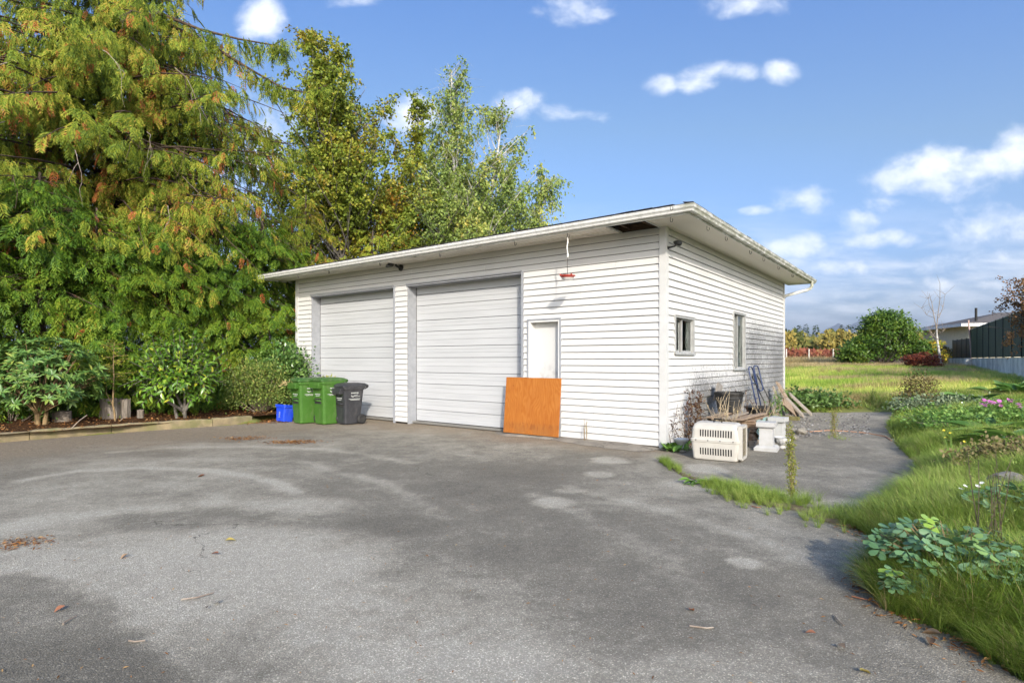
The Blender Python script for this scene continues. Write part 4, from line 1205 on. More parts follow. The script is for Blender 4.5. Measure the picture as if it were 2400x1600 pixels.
def build_cedars():
    tot = 0
    labs = ['leftmost cedar of the hedge at the picture edge', 'second cedar of the hedge from the left', 'hedge cedar directly behind the left half of the rhododendron', 'hedge cedar directly behind the right half of the rhododendron', 'hedge cedar behind the thin sapling',
            'hedge cedar behind the left half of the cherry laurel', 'hedge cedar behind the right half of the cherry laurel', 'hedge cedar between the laurel and the small leaved bush', 'hedge cedar behind the small leaved bush', 'hedge cedar closest to the left garage corner']
    rgh = random.Random(2)
    for i, lab in enumerate(labs):
        f = i / 9
        x, y = -15.4 + 8.1 * f + rgh.uniform(-.15, .15), 7.9 + 8.9 * f + rgh.uniform(-.15, .15)
        h = 6.1 + rgh.uniform(-.5, .6) - (.5 if 3 < i < 8 else 0)
        rf = lambda z, h=h, i=i: 1.42 * (1 - (z / h) ** 4) ** .6 * (0.86 + .14 * math.sin(z * 2.4 + i * 1.7)) + .12
        t, n = cedar('hedge_cedar', lab, (x, y, TZ(x, y) - .03), h, rf, 235, 0.10, LM['cedar_hedge'], 11 + i, hang=.5, gap=.30, jit=.26, sp=.36, group='cedars of the tall hedge', trunk_r=.17, dens=.95, brown=.012, flat=1.0)
        tot += n
    # golden topped cedars between hedge and the trees behind the garage
    for i, (x, y, h, lab) in enumerate([(-7.4, 20.6, 7.4, 'yellow green cedar rising behind the garage eave on the left'), (-5.6, 23.0, 6.6, 'low golden cedar behind the left half of the garage roof')]):
        rf = lambda z, h=h: 1.9 * (1 - (z / h) ** 1.8) ** .8 + .12
        t, n = cedar('golden_cedar', lab, (x, y, TZ(x, y) - .03), h, rf, 110, 0.8, LM['cedar_gold'], 31 + i, hang=.5, sp=.40, group='golden cedars', trunk_r=.16, dens=.8)
        tot += n
    # the two tall drooping cedars
    def rfA(z): return np.interp(z, [2.4, 4.0, 6.0, 8.4, 9.8, 11, 13.5, 15.5], [2.4, 4.0, 5.3, 5.6, 4.7, 3.5, 1.5, .15])
    A, n = cedar('tall_cedar', 'tall drooping cedar with yellowing fronds and brown tips above the hedge', (-11.7, 16.6, .12), 15.5, rfA, 640, 3.0, LM['cedar_tall'], 51, hang=1.15, gap=.25, jit=.45, sp=.36, trunk_r=.30, dens=.80, brown=.06, twigs=.4, flat=1.15)
    tot += n
    def rfB(z): return np.interp(z, [2.4, 4.0, 6.0, 8, 10, 13, 15], [2.6, 3.9, 4.3, 4.0, 3.2, 1.6, .2])
    B, n = cedar('tall_cedar', 'tall yellowing cedar filling the upper left corner of the picture', (-16.4, 14.6, .12), 16.0, rfB, 400, 3.2, LM['cedar_tall'], 52, hang=1.15, gap=.25, jit=.45, sp=.38, trunk_r=.30, dens=.72, brown=.05, twigs=.4, flat=1.1)
    tot += n
    dead_twigs(A, 5, 18, 3.4, 9.5, 5.0, -2.6, .0)
    dead_twigs(B, 6, 7, 3.6, 8.5, 4.1, -1.8, .2)
    # long single limb reaching right over the sky
    mb = MB()
    tp = [AT(400, 60, 15.0), AT(500, 110, 14.8), AT(590, 165, 14.7), AT(660, 205, 14.6), AT(720, 218, 14.6), AT(765, 200, 14.6)]
    loc = Vector(A.location)
    mb.tube([tuple(p - loc) for p in tp], [.05, .04, .03, .02, .013, .008], 6, False)
    tq = [AT(370, 30, 14.8), AT(470, 70, 14.6), AT(560, 92, 14.5), AT(640, 106, 14.4), AT(672, 92, 14.4)]
    mb.tube([tuple(p - loc) for p in tq], [.045, .034, .024, .014, .008], 6, False)
    mb.build('long_limb', BARK['cedar'], A, True)
    rs = np.random.default_rng(8)
    P, D, S = [], [], []
    for path in (tp, tq):
        for a, b in zip(path[:-1], path[1:]):
            for u in np.linspace(0, 1, 11):
                p = a.lerp(b, float(u)) - loc
                for j in range(2):
                    P.append(np.array(p) + rs.normal(0, .06, 3)); D.append(np.array([rs.normal(.15, .3), rs.normal(0, .4), -1.0])); S.append(rs.uniform(.22, .50))
                    if rs.random() < .5:
                        P.append(P[-1] + np.array([rs.normal(0, .05), rs.normal(0, .05), -S[-1] * .7])); D.append(np.array([rs.normal(.1, .3), rs.normal(0, .3), -1.0])); S.append(rs.uniform(.2, .4))
    V, T = multi_scatter(SPRAYS, np.array(P), frames(np.array(D), rs.normal(0, 1, (len(P), 3))), np.array(S), rs)
    arr_obj('limb_foliage', V, T, LM['cedar_tall'], A)['kind'] = 'stuff'
    print('sprays', tot)
build_cedars()

# ------------------------------------------------------------------ broadleaf trees
def broadleaf(name, label, base, height, seed, stems, spread, leafm, barkm, leaf=0.10, nleaf=9000, crown0=0.25, droop=0.0, shape=None, group=None, bare_top=0.0, tmpl=None, steep=0.9, trunk_r=.12, cat='tree', clumps=.30):
    rs = np.random.default_rng(seed); rg = random.Random(seed)
    t = thing(name, label, cat, base, 0, group)
    wood = MB()
    twigs = []     # (p, d, len)
    shape = shape or (lambda f: math.sin(math.pi * (0.12 + 0.88 * f) ** .8) ** .7)
    for s in range(stems):
        az = rg.uniform(0, 6.283); lean = rg.uniform(.02, .14) * spread / 2
        h = height * (1.0 if s == 0 else rg.uniform(.62, .95))
        pts = []
        for i in range(9):
            f = i / 8
            pts.append(Vector((math.cos(az) * lean * h * f * .7 + .12 * math.sin(f * 7 + s), math.sin(az) * lean * h * f * .7 + .12 * math.cos(f * 6 + s), h * f - .05)))
        wood.tube([tuple(p) for p in pts], [trunk_r * (1 - .93 * i / 8) / (1 + .25 * s) + .012 for i in range(9)], 7, False)
        nb = int(h * 4.2)
        for b in range(nb):
            f = crown0 + (1 - crown0) * (b + rg.random()) / nb
            i = min(int(f * 8), 7)
            p = pts[i].lerp(pts[i + 1], f * 8 - i)
            ba = rg.uniform(0, 6.283)
            ff = (f - crown0) / (1 - crown0)
            bl = spread * shape(ff) * rg.uniform(.55, 1.1) + .25
            d = Vector((math.cos(ba), math.sin(ba), steep * rg.uniform(.5, 1.5) * (0.5 + ff)))
            d.normalize()
            q = [p]
            for k_ in range(5):
                d = (d + Vector((rg.uniform(-.15, .15), rg.uniform(-.15, .15), rg.uniform(-.12, .16) - droop * k_ * .06))).normalized()
                q.append(q[-1] + d * bl / 5)
            wood.tube([tuple(x) for x in q], [.022 * (1 - k_ / 6) * (0.4 + bl / 3) + .004 for k_ in range(6)], 4, False)
            for k_ in range(1, 6):
                for w in range(3):
                    td = Vector((rg.uniform(-1, 1), rg.uniform(-1, 1), rg.uniform(-.4, .9) - droop * 1.3)).normalized()
                    tl = rg.uniform(.25, .8) * (1 + droop * .8)
                    twigs.append((q[k_], td, tl, ff))
    # leaves along twigs, in clumps with gaps between
    tw = [x for x in twigs if vnoise(np.array([x[0].x * 1.1 + x[0].y * .7 + seed]), np.array([x[0].z * 1.1 + x[0].y * .5]), seed)[0] > clumps]
    if not tw: tw = twigs
    keep = [x for x in tw if rg.random() > bare_top * max(0, x[3] - .6) / .4]
    for (p, d, l, ff) in tw:
        if rg.random() < .30 or (p, d, l, ff) not in keep and rg.random() < .6:
            e = p + d * l + Vector((0, 0, -droop * l * .5))
            wood.tube([tuple(p), tuple((p + e) / 2 + Vector((0, 0, .03))), tuple(e)], [.006, .005, .003], 3, False)
    per = max(1, nleaf // max(1, len(keep)))
    P = np.array([k_[0] for k_ in keep]); D = np.array([k_[1] for k_ in keep]); Ln = np.array([k_[2] for k_ in keep])
    P = np.repeat(P, per, 0); D = np.repeat(D, per, 0); Ln = np.repeat(Ln, per)
    u = rs.random(len(P))
    pos = P + D * (Ln * u)[:, None] + np.array([0, 0, -1.0]) * (droop * .5 * Ln * u * u)[:, None] + rs.normal(0, .035 + .25 * leaf, (len(P), 3))
    dr = D * .5 + rs.normal(0, .7, (len(P), 3)) + np.array([0, 0, -.35 - droop * .6])
    V, T = scatter(tmpl or LEAF_SMALL, pos, frames(dr, rs.normal(0, .6, (len(P), 3)) + np.array([0, -.3, .8])), leaf * rs.uniform(.65, 1.3, len(P)))
    wood.build('trunk', barkm, t, True)
    arr_obj('crown', V, T, leafm, t)['kind'] = 'stuff'
    return t

def build_back_trees():
    p = AT(845, 842, 24.5)
    broadleaf('alder_tree', 'tall yellowing green tree with two pointed tops left of the birch', (p.x, p.y, 0.2), 14.8, 61, 4, 4.4, LM['alder'], BARK['grey'], .15, 62000, .2, .0, lambda f: float(np.interp(f, [0, .45, .69, .92, 1], [.95, .92, .66, .22, .12])), group=None, steep=1.3, trunk_r=.2)
    p = AT(955, 842, 26.0)
    broadleaf('alder_tree', 'thin shorter tree between the tall yellowing tree and the birch', (p.x, p.y, 0.2), 12.6, 62, 3, 2.9, LM['alder'], BARK['grey'], .15, 22000, .25, .0, lambda f: max(.2, 1.0 - .85 * f), steep=1.2, trunk_r=.12)
    p = AT(1105, 842, 27.5)
    broadleaf('birch_tree', 'tall sparse birch with bare twig tops behind the garage roof', (p.x, p.y, 0.2), 15.4, 63, 6, 3.9, LM['birch'], BARK['birch'], .14, 58000, .22, .45, lambda f: float(np.interp(f, [0, .45, .75, 1], [1.0, .9, .55, .2])), steep=1.3, bare_top=.85, trunk_r=.17)
    p = AT(1222, 842, 28.0)
    broadleaf('birch_tree', 'shorter weeping birch at the right end of the tree group', (p.x, p.y, 0.2), 10.8, 64, 3, 2.3, LM['birch'], BARK['birch'], .14, 21000, .28, .75, lambda f: max(.3, 1.0 - .5 * f), steep=1.1, trunk_r=.11)
    p = AT(905, 842, 24.0)
    broadleaf('orange_shrub', 'orange and yellow autumn bush just above the garage roof line', (p.x + .3, p.y + 1.5, 0.2), 8.0, 65, 3, 1.8, LM['orange'], BARK['grey'], .13, 6000, .45, .0, lambda f: .8, steep=.9, trunk_r=.07, cat='bush')
    p = AT(1030, 842, 25.0)
    broadleaf('green_shrub', 'round green bush behind the roof under the birch', (p.x, p.y + 1.0, 0.2), 8.4, 66, 3, 3.2, LM['birch'], BARK['grey'], .14, 14000, .3, .1, lambda f: .9, steep=.7, trunk_r=.08, cat='bush')
    p = AT(725, 842, 25.0)
    broadleaf('alder_tree', 'half hidden tree behind the drooping cedar limb at the left', (p.x, p.y, 0.2), 12.4, 67, 4, 4.4, LM['alder'], BARK['grey'], .15, 24000, .2, .0, lambda f: max(.25, 1.0 - .7 * f), steep=1.1, trunk_r=.14)
build_back_trees()

# ------------------------------------------------------------------ shrubs of the bed
def leaf_objects(parent, tm, mats, P, M, S, order, n=300, name='leaf', inner='inner_foliage'):
    """the n leaves nearest the viewer become objects of their own, the rest one mass"""
    idx = np.argsort(order)
    me = mesh_from_arrays(name, tm[0], tm[1], mats[0], True)
    for i in idx[:n]:
        o = link(bpy.data.objects.new(name, me), parent)
        o.matrix_local = Matrix.Translation(Vector(P[i])) @ Matrix(M[i].tolist()).to_4x4() @ Matrix.Scale(float(S[i]), 4)
    rest = idx[n:]
    if len(rest):
        V, T = scatter(tm, P[rest], M[rest], S[rest])
        arr_obj(inner, V, T, mats[1], parent, True)['kind'] = 'stuff'

def build_bed_shrubs():
    # rhododendron: rosettes of leaves on a dome
    b = GT(92, 1003); b.z = .14
    t = thing('rhododendron', 'rhododendron bush with whorled leaves at the left picture edge', 'bush', b)
    rs = np.random.default_rng(71)
    C = np.array([0.08, 0.0, 1.05]); A = np.array([1.02, .85, .80])
    P, D, U, S = [], [], [], []
    wood = MB()
    n = 0
    while n < 400:
        v = unit(rs.normal(0, 1, (1, 3)))[0]
        if v[2] < -.75: continue
        rr = rs.uniform(.62, 1.0) ** .6
        c = C + v * A * rr * (1 + .12 * math.sin(5 * math.atan2(v[1], v[0]) + 3 * v[2]))
        if c[2] < .20: continue
        ax = unit((v * np.array([.6, .6, .5]) + np.array([0, 0, .75]) + rs.normal(0, .2, 3))[None])[0]
        fr = frames(ax[None], rs.normal(0, 1, (1, 3)))[0]
        m = rs.integers(6, 10); ph = rs.uniform(0, 6.28)
        for j in range(m):
            a = ph + 6.283 * j / m
            rad = fr[:, 1] * math.cos(a) + fr[:, 2] * math.sin(a)
            el = rs.uniform(.05, .75)
            P.append(c + rad * .012); D.append(rad * math.cos(el) + ax * math.sin(el) * .9); U.append(ax); S.append(rs.uniform(.10, .165))
        n += 1
        if rs.random() < .22:
            q = np.array([.0, 0, .35]) + (c - np.array([0, 0, .35])) * .5
            wood.tube([(0.0, 0, .2 + .1 * rs.random()), tuple(q + rs.normal(0, .05, 3)), tuple(c)], [.02, .012, .006], 4, False)
    P = np.array(P); Mx = frames(np.array(D), np.array(U)); S = np.array(S)
    vd = unit(-np.array(b))
    leaf_objects(t, LEAF_LONG, (LM['rhodo'], LM['rhodo_m']), P, Mx, S, -(P - C) @ vd)
    for (dx, dy, r_) in ((-.03, 0, .06), (.07, .04, .05), (-.09, .05, .035)):
        wood.tube([(dx, dy, -.1), (dx * 1.3 + .01, dy, .2), (dx * 2, dy, .55)], [r_, r_ * .85, r_ * .6], 8, False)
    wood.build('stems', BARK['tan'], t, True)

    # cherry laurel: glossy leaves along upright shoots
    b = GT(432, 985); b.z = .14
    t = thing('cherry_laurel', 'glossy cherry laurel bush in front of the cedar hedge', 'bush', b)
    rs = np.random.default_rng(72)
    P, D, U, S = [], [], [], []
    wood = MB()
    C = np.array([-.12, .0, 1.06]); A = np.array([1.12, .95, 1.02])
    for i in range(330):
        v = unit(rs.normal(0, 1, (1, 3)))[0]
        if v[2] < -.8: continue
        tip = C + v * A * rs.uniform(.55, 1.04) * (1 + .10 * math.sin(4 * math.atan2(v[1], v[0]) + 5 * v[2]))
        if tip[2] < .16: continue
        d0 = unit((v + np.array([0, 0, .55 if v[2] > -.2 else -.1]) + rs.normal(0, .15, 3))[None])[0]
        ln = rs.uniform(.35, .65)
        m = int(ln / .05)
        wood.tube([tuple(tip - d0 * ln), tuple(tip)], [.008, .004], 4, False)
        fr = frames(d0[None], np.array([[.2, .3, 1.0]]))[0]
        for j in range(m):
            u = j / m
            a = j * 2.4 + rs.normal(0, .3)
            rad = fr[:, 1] * math.cos(a) + fr[:, 2] * math.sin(a)
            P.append(tip - d0 * ln * (1 - u)); D.append(rad * .8 + d0 * .75 + np.array([0, 0, -.1])); U.append(np.array([0, 0, 1.0]) + v * .5 + d0 * .3 + rs.normal(0, .2, 3)); S.append(rs.uniform(.115, .185) * (1 - .35 * max(0, u - .8) / .2))
    P = np.array(P); Mx = frames(np.array(D), np.array(U)); S = np.array(S)
    vd = unit(-np.array(b))
    leaf_objects(t, leaf_template(.40, 4, .35, .22), (LM['laurel'], LM['laurel_m']), P, Mx, S, -(P - C) @ vd)
    for (a, e) in (((.02, 0, -.1), (.0, 0, .6)), ((0.0, 0, .18), (-.75, -.1, .55)), ((.0, .02, .1), (-.35, .1, .75)), ((.02, 0, .2), (.4, .1, .8)), ((-.12, -.03, -.1), (-.3, 0, .5))):
        wood.tube([a, tuple((Vector(a) + Vector(e)) / 2 + Vector((0, 0, .05))), e], [.045, .03, .02], 7, False)
    wood.build('stems', BARK['grey'], t, True)

    # thin sapling with lime leaves
    b = GT(271, 990); b.z = .13
    t = thing('sapling', 'thin sapling with small lime leaves between rhododendron and laurel', 'sapling', b)
    rs = np.random.default_rng(73)
    mb = MB()
    mb.tube([(0, 0, -.05), (-.03, 0, .25), (-.06, 0, .38), (-.04, 0, 1.0), (-.05, 0, 1.35), (-.03, 0, 1.75)], [.022, .02, .02, .013, .009, .004], 6, False)
    mb.tube([(-.06, 0, .38), (-.20, 0, .62), (-.24, .05, .85)], [.012, .009, .004], 5, False)
    P = []
    for z in np.linspace(.85, 1.78, 34):
        a = rs.uniform(0, 6.28); l = rs.uniform(.1, .55) * (1.15 - abs(z - 1.1) / .9) * .8 + .05
        e = np.array([-.04 + math.cos(a) * l, math.sin(a) * l, z + .10 * l])
        mb.tube([(-.045, 0, z), tuple(e)], [.005, .003], 4, False)
        for u in np.linspace(.15, 1.05, max(3, int(l / .022))):
            P.append(np.array([-.045, 0, z]) + (e - np.array([-.045, 0, z])) * u + rs.normal(0, .014, 3))
    P = np.array(P); P = np.repeat(P, 2, 0) + rs.normal(0, .015, (len(P) * 2, 3))
    V, T = scatter(LEAF_SMALL, P, frames(rs.normal(0, 1, (len(P), 3)), rs.normal(0, .5, (len(P), 3)) + np.array([0, 0, 1])), rs.uniform(.025, .05, len(P)))
    mb.build('stem', BARK['tan'], t, True)
    arr_obj('foliage', V, T, LM['lime'], t)['kind'] = 'stuff'

    # small leaved bush by the bins
    def bush(name, lab, px, py, rx, ry, rz, z0, m, nleaf, lf, seed, tm=LEAF_SMALL, Yd=None, stem=BARK['twig']):
        b = GT(px, py) if Yd is None else AT(px, py, Yd)
        b.z = TZ(b.x, b.y) if Yd is None else max(TZ(b.x, b.y), .1)
        rs = np.random.default_rng(seed)
        t = thing(name, lab, 'bush', b)
        mb = MB()
        n = nleaf // 14
        v = unit(rs.normal(0, 1, (n, 3))); v[:, 2] = np.abs(v[:, 2]) * 1.2 - .35
        r_ = rs.uniform(.35, 1.0, n) ** .5
        lob = 1 + .22 * np.sin(4 * np.arctan2(v[:, 1], v[:, 0]) + seed) + .15 * np.sin(6 * v[:, 2] + seed)
        c = v * np.array([rx, ry, rz]) * (r_ * lob)[:, None] + np.array([0, 0, z0 + rz * .35])
        c = c[c[:, 2] > .03]
        for q in c[::9]:
            mb.tube([(q[0] * .1, q[1] * .1, 0), tuple(q * np.array([.6, .6, .45])), tuple(q)], [.012, .008, .003], 3, False)
        P = np.repeat(c, 14, 0) + rs.normal(0, .075 * (rx + rz) / 1.2, (len(c) * 14, 3))
        P = P[P[:, 2] > .01]
        V, T = scatter(tm, P, frames(rs.normal(0, 1, (len(P), 3)) + unit(P - np.array([0, 0, z0])) * .6, rs.normal(0, .5, (len(P), 3)) + np.array([0, -.3, 1])), lf * rs.uniform(.7, 1.35, len(P)))
        mb.build('stems', stem, t, True)
        arr_obj('foliage', V, T, m, t)['kind'] = 'stuff'
        return t
    bush('small_leaved_bush', 'sprawling small leaved yellowish bush left of the blue box', 612, 968, .85, .7, .85, .25, LM['cotone'], 13000, .05, 74)
    bush('ivy_mound', 'dark ivy mound against the hedge behind the blue box', 668, 960, .7, .6, 1.35, .2, LM['ivy'], 5200, .085, 75, Yd=15.4)
    bush('low_bush', 'dark low bush under the left edge of the rhododendron', 25, 1000, .8, .6, .7, .2, LM['ivy'], 2800, .075, 77)
    return bush
BUSH = build_bed_shrubs()
# ================================================================== grass and weeds
def place_tufts(name, lab, X, Y, hs, tmpls, mat, seed, zoff=-0.01, cat=None, lean=None):
    rs = np.random.default_rng(seed)
    Z = np.maximum(terrain(X, Y), 0.0) + zoff
    P = np.stack([X, Y, Z], -1)
    M = rotz_frames(rs.uniform(0, 6.283, len(X)))
    S = np.stack([hs * rs.uniform(.8, 1.25, len(X)), hs * rs.uniform(.8, 1.25, len(X)), hs], -1)
    V, T = multi_scatter(tmpls, P, M, S, rs)
    if lean is not None:
        pass
    o = arr_obj(name, V, T, mat)
    tag(o, lab, cat or 'grass', kind='stuff')
    return len(T)

def build_grass():
    rs = np.random.default_rng(101)
    tot = 0
    # right bank, near: fine long grass hanging over the asphalt
    def cand(n, y0, y1, x0f, x1f):
        Y = rs.uniform(y0 ** .5, y1 ** .5, n) ** 2
        X = rs.uniform(0, 1, n) * (x1f(Y) - x0f(Y)) + x0f(Y)
        return X, Y
    X, Y = cand(11500, 2.4, 9.5, lambda y: 1.5 + 0 * y, lambda y: 1.0 + .98 * y)
    D = poly_sdf(ASPHALT, X, Y)
    ok = (D > -.02 + .05 * rs.random(len(X))) & (D < 3.4)
    dens = fbm(X * 1.3, Y * 1.3, 15, 3)
    ok &= rs.random(len(X)) < np.clip(.30 + (dens - .30) * 2.6, .25, 1.0)
    X, Y, D = X[ok], Y[ok], D[ok]
    h = (.20 + .24 * fbm(X * 1.1, Y * 1.1, 16, 3) + .05 * rs.random(len(X))) * (0.6 + .4 * sst(0, .35, D))
    tot += place_tufts('bank_grass', 'long fine grass growing on the bank beside the asphalt', X, Y, h, TUFT_NEAR, LM['grass_near'], 1)
    # broad leaved weeds and dry thatch mixed into the bank
    pick = rs.choice(len(X), 1500)
    wx = X[pick] + rs.normal(0, .06, 1500); wy = Y[pick] + rs.normal(0, .06, 1500)
    cl = (fbm(wx * 1.7, wy * 1.7, 61, 3) > .52) & (poly_sdf(ASPHALT, wx, wy) > .22) & (wy > 3.4)
    wx, wy = np.repeat(wx[cl], 4) , np.repeat(wy[cl], 4)
    wx = wx + rs.normal(0, .05, len(wx)); wy = wy + rs.normal(0, .05, len(wy))
    Pw = np.stack([wx, wy, np.maximum(terrain(wx, wy), 0) + rs.uniform(.04, .20, len(wx))], -1)
    Vw, Tw = scatter(LEAF_LONG, Pw, frames(rs.normal(0, 1, (len(wx), 3)) + np.array([0, 0, .5]), rs.normal(0, .5, (len(wx), 3)) + np.array([0, -.2, 1])), rs.uniform(.025, .065, len(wx)))
    tag(arr_obj('bank_weeds', Vw, Tw, LM['weed'], None, True), 'broad leaved weeds mixed into the bank grass', 'weeds', kind='stuff')
    tot += place_tufts('bank_thatch', 'dry thatch in the bank grass', X[::9], Y[::9], h[::9] * .95, TUFT_NEAR, LM['grass_dry'], 8)
    # right bank, middle distance
    X, Y = cand(6500, 8.5, 19, lambda y: 4.0 + 0 * y, lambda y: 2.0 + .97 * y)
    D = poly_sdf(ASPHALT, X, Y)
    ok = (D > 0) & (rs.random(len(X)) < np.clip(.25 + (fbm(X * .8, Y * .8, 17, 3) - .3) * 2.2, .15, .95))
    X, Y, D = X[ok], Y[ok], D[ok]
    h = (.20 + .28 * fbm(X * .7, Y * .7, 18, 3)) * (0.6 + .4 * sst(0, .5, D))
    tot += place_tufts('bank_meadow', 'tall mixed grass on the bank further back', X, Y, h, TUFT_MID, LM['grass_near'], 2)
    # meadow behind
    X, Y = cand(22000, 16.8, 62, lambda y: .28 * y + 2.5, lambda y: 6 + .95 * y)
    D = poly_sdf(ASPHALT, X, Y)
    ok = (D > .0) & (Y > 16.5)
    X, Y = X[ok], Y[ok]
    h = .17 + .26 * fbm(X * .35, Y * .35, 19, 3) * sst(16, 24, Y) + .05
    dry = .85 * fbm(X * .3, Y * .5, 20, 3) + .14 * rs.random(len(X)) + .48 * sst(32, 46, Y) * sst(64, 56, Y) + .22 * np.exp(-((Y - 17.8) / 1.2) ** 2)
    g = dry < .62
    tot += place_tufts('meadow_grass', 'green meadow grass behind the yard', X[g], Y[g], h[g], TUFT_FAR, LM['grass_meadow'], 3)
    g = ~g
    tot += place_tufts('dry_grass', 'pale dry grass patches in the meadow', X[g], Y[g], h[g] * 1.15, TUFT_FAR, LM['grass_dry'], 4)
    # tall straw in front of the berry field
    n = 2600
    Y = rs.uniform(50, 60, n); X = rs.uniform(.38, .66, n) * Y
    tot += place_tufts('tall_straw', 'tall straw coloured grass in front of the red field', X, Y, rs.uniform(.5, 1.1, n), TUFT_FAR, LM['grass_dry'], 5)
    # strip of grass through the crack between the two asphalt areas
    path = [G(*p) for p in ((1552, 1082), (1600, 1112), (1672, 1136), (1735, 1160), (1800, 1176), (1880, 1192), (1990, 1225))]
    n = 560
    u = rs.uniform(0, len(path) - 1, n)
    i = np.minimum(u.astype(int), len(path) - 2); f = u - i
    pa = np.array([p[:2] for p in path])
    xy = pa[i] * (1 - f)[:, None] + pa[i + 1] * f[:, None]
    wdt = .035 + .12 * np.clip(u - 1.6, 0, 2.5) / 2
    xy = xy + rs.normal(0, 1, (n, 2)) * wdt[:, None]
    keep = rs.random(n) < np.where(u < .8, .8, np.where(u < 1.8, .30, .95))
    keep &= ~((u > 1.75) & (u < 2.0))
    hh = np.where(u < .8, .15, np.where(u < 2, .06, .17)) * rs.uniform(.5, 1.15, n)
    keep &= vnoise(u * 2.3, u * 0, 12) > .28
    tot += place_tufts('crack_grass', 'strip of grass growing in the crack across the asphalt', xy[keep, 0], xy[keep, 1], hh[keep], TUFT_NEAR, LM['grass_near'], 6, 0.0)
    # earth along that crack
    m = simple_mat('crack_earth', (0.20, 0.15, 0.10), (0.11, 0.085, 0.055), 9, .95, .1, bump=.8, bscale=50)
    ss = np.linspace(0, len(path) - 1, 70); ii = np.minimum(ss.astype(int), len(path) - 2); ff = ss - ii
    c = pa[ii] * (1 - ff)[:, None] + pa[ii + 1] * ff[:, None]
    wv = (.05 + .13 * np.clip(ss - .5, 0, 3) / 3) * (.6 + .8 * vnoise(ss * 3, ss * 0, 3))
    nrm = np.array([.5, 1.0]) / 1.118
    rows = np.stack([c - nrm * wv[:, None] * k_ for k_ in (-1, -.4, .4, 1)], 1)
    zz = np.repeat(np.array([[.003, .016, .016, .003]]), len(ss), 0)
    o, _ = grid_mesh('earth_strip', rows[..., 0], rows[..., 1], zz, m)
    tag(o, kind='structure')
    print('grass tris', tot)
build_grass()

# ------------------------------------------------------------------ weeds and flowers
def lobed_leaf():
    """three scalloped leaflets of a columbine leaf"""
    vs, fs = [], []
    for a0 in (-1.15, 0.0, 1.15):
        o = len(vs)
        vs.append((0.10 * math.cos(a0), 0.10 * math.sin(a0), 0.0))
        nn = 11
        for i in range(nn):
            th = a0 + (-0.62 + 1.24 * i / (nn - 1))
            t = i / (nn - 1)
            r = .30 + .42 * math.sin(math.pi * t) ** .55 + .035 * math.cos(t * 6 * math.pi)
            vs.append((r * math.cos(th) * 1.0 + .14 * math.cos(a0), r * math.sin(th) + .14 * math.sin(a0), .07 * math.cos((t - .5) * 3) - .10 * r))
        for i in range(1, nn): fs.append((o, o + i, o + i + 1))
    return tri_template(vs, fs)
LOBED = lobed_leaf()
DOCK = leaf_template(.34, 6, .8, .45)

def rosette(name, label, base, n, size, mat, tm, seed, up=.7, cat='plant', spread=.05, stemr=.006, group=None):
    """plant whose large leaves are objects"""
    rs = np.random.default_rng(seed)
    t = thing(name, label, cat, base, 0, group)
    me = mesh_from_arrays('leaf', tm[0], tm[1], mat, True)
    mb = MB()
    for i in range(n):
        a = i * 2.4 + rs.normal(0, .3)
        el = up * rs.uniform(.35, 1.25)
        d = np.array([math.cos(a) * math.cos(el), math.sin(a) * math.cos(el), math.sin(el)])
        p0 = np.array([rs.normal(0, spread), rs.normal(0, spread), .01])
        p = p0 + d * size * rs.uniform(.05, .25)
        mb.tube([tuple(p0), tuple(p)], [stemr, stemr * .8], 4, False)
        fr = frames(d[None], (np.array([0, 0, 1.0]) + rs.normal(0, .2, 3))[None])[0]
        o = link(bpy.data.objects.new('leaf', me), t)
        o.matrix_local = Matrix.Translation(Vector(p)) @ Matrix(fr.tolist()).to_4x4() @ Matrix.Scale(float(size * rs.uniform(.6, 1.1)), 4)
    mb.build('stems', MATS['weed_leaf'], t)
    return t

def columbine(label, base, n, rx, ry, rz, seed, size=.088, mound=True):
    rs = np.random.default_rng(seed)
    t = thing('columbine', label, 'plant', base, 0, 'columbines on the bank')
    mat = MATS.get('columbine_leaf') or leaf_mat('columbine_leaf', [(0.0, (0.085, 0.175, 0.075)), (0.45, (0.14, 0.26, 0.115)), (0.8, (0.21, 0.34, 0.18)), (1.0, (0.26, 0.40, 0.06))], .45, .35, .2, by='object')
    me = mesh_from_arrays('leaf', LOBED[0], LOBED[1], mat, True)
    mb = MB()
    for i in range(n):
        a = rs.uniform(0, 6.283); r_ = rs.random() ** .5
        p = np.array([math.cos(a) * rx * r_, math.sin(a) * ry * r_, rz * (1.0 - .55 * r_ * r_) * rs.uniform(.55, 1.05) + .05])
        mb.tube([(p[0] * .25, p[1] * .25, 0), (p[0] * .7, p[1] * .7, p[2] * .7), tuple(p)], [.004, .003, .0025], 4, False)
        n_ = np.array([math.cos(a) * r_ * .55, math.sin(a) * r_ * .55 - .18, 1.0]) + rs.normal(0, .28, 3)
        fr = frames((np.array([math.cos(a), math.sin(a), -.15]) + rs.normal(0, .4, 3))[None], n_[None])[0]
        o = link(bpy.data.objects.new('leaf', me), t)
        o.matrix_local = Matrix.Translation(Vector(p)) @ Matrix(fr.tolist()).to_4x4() @ Matrix.Scale(float(size * rs.uniform(.65, 1.15)), 4)
    mb.build('stems', MATS['tan_stem'], t)
    return t

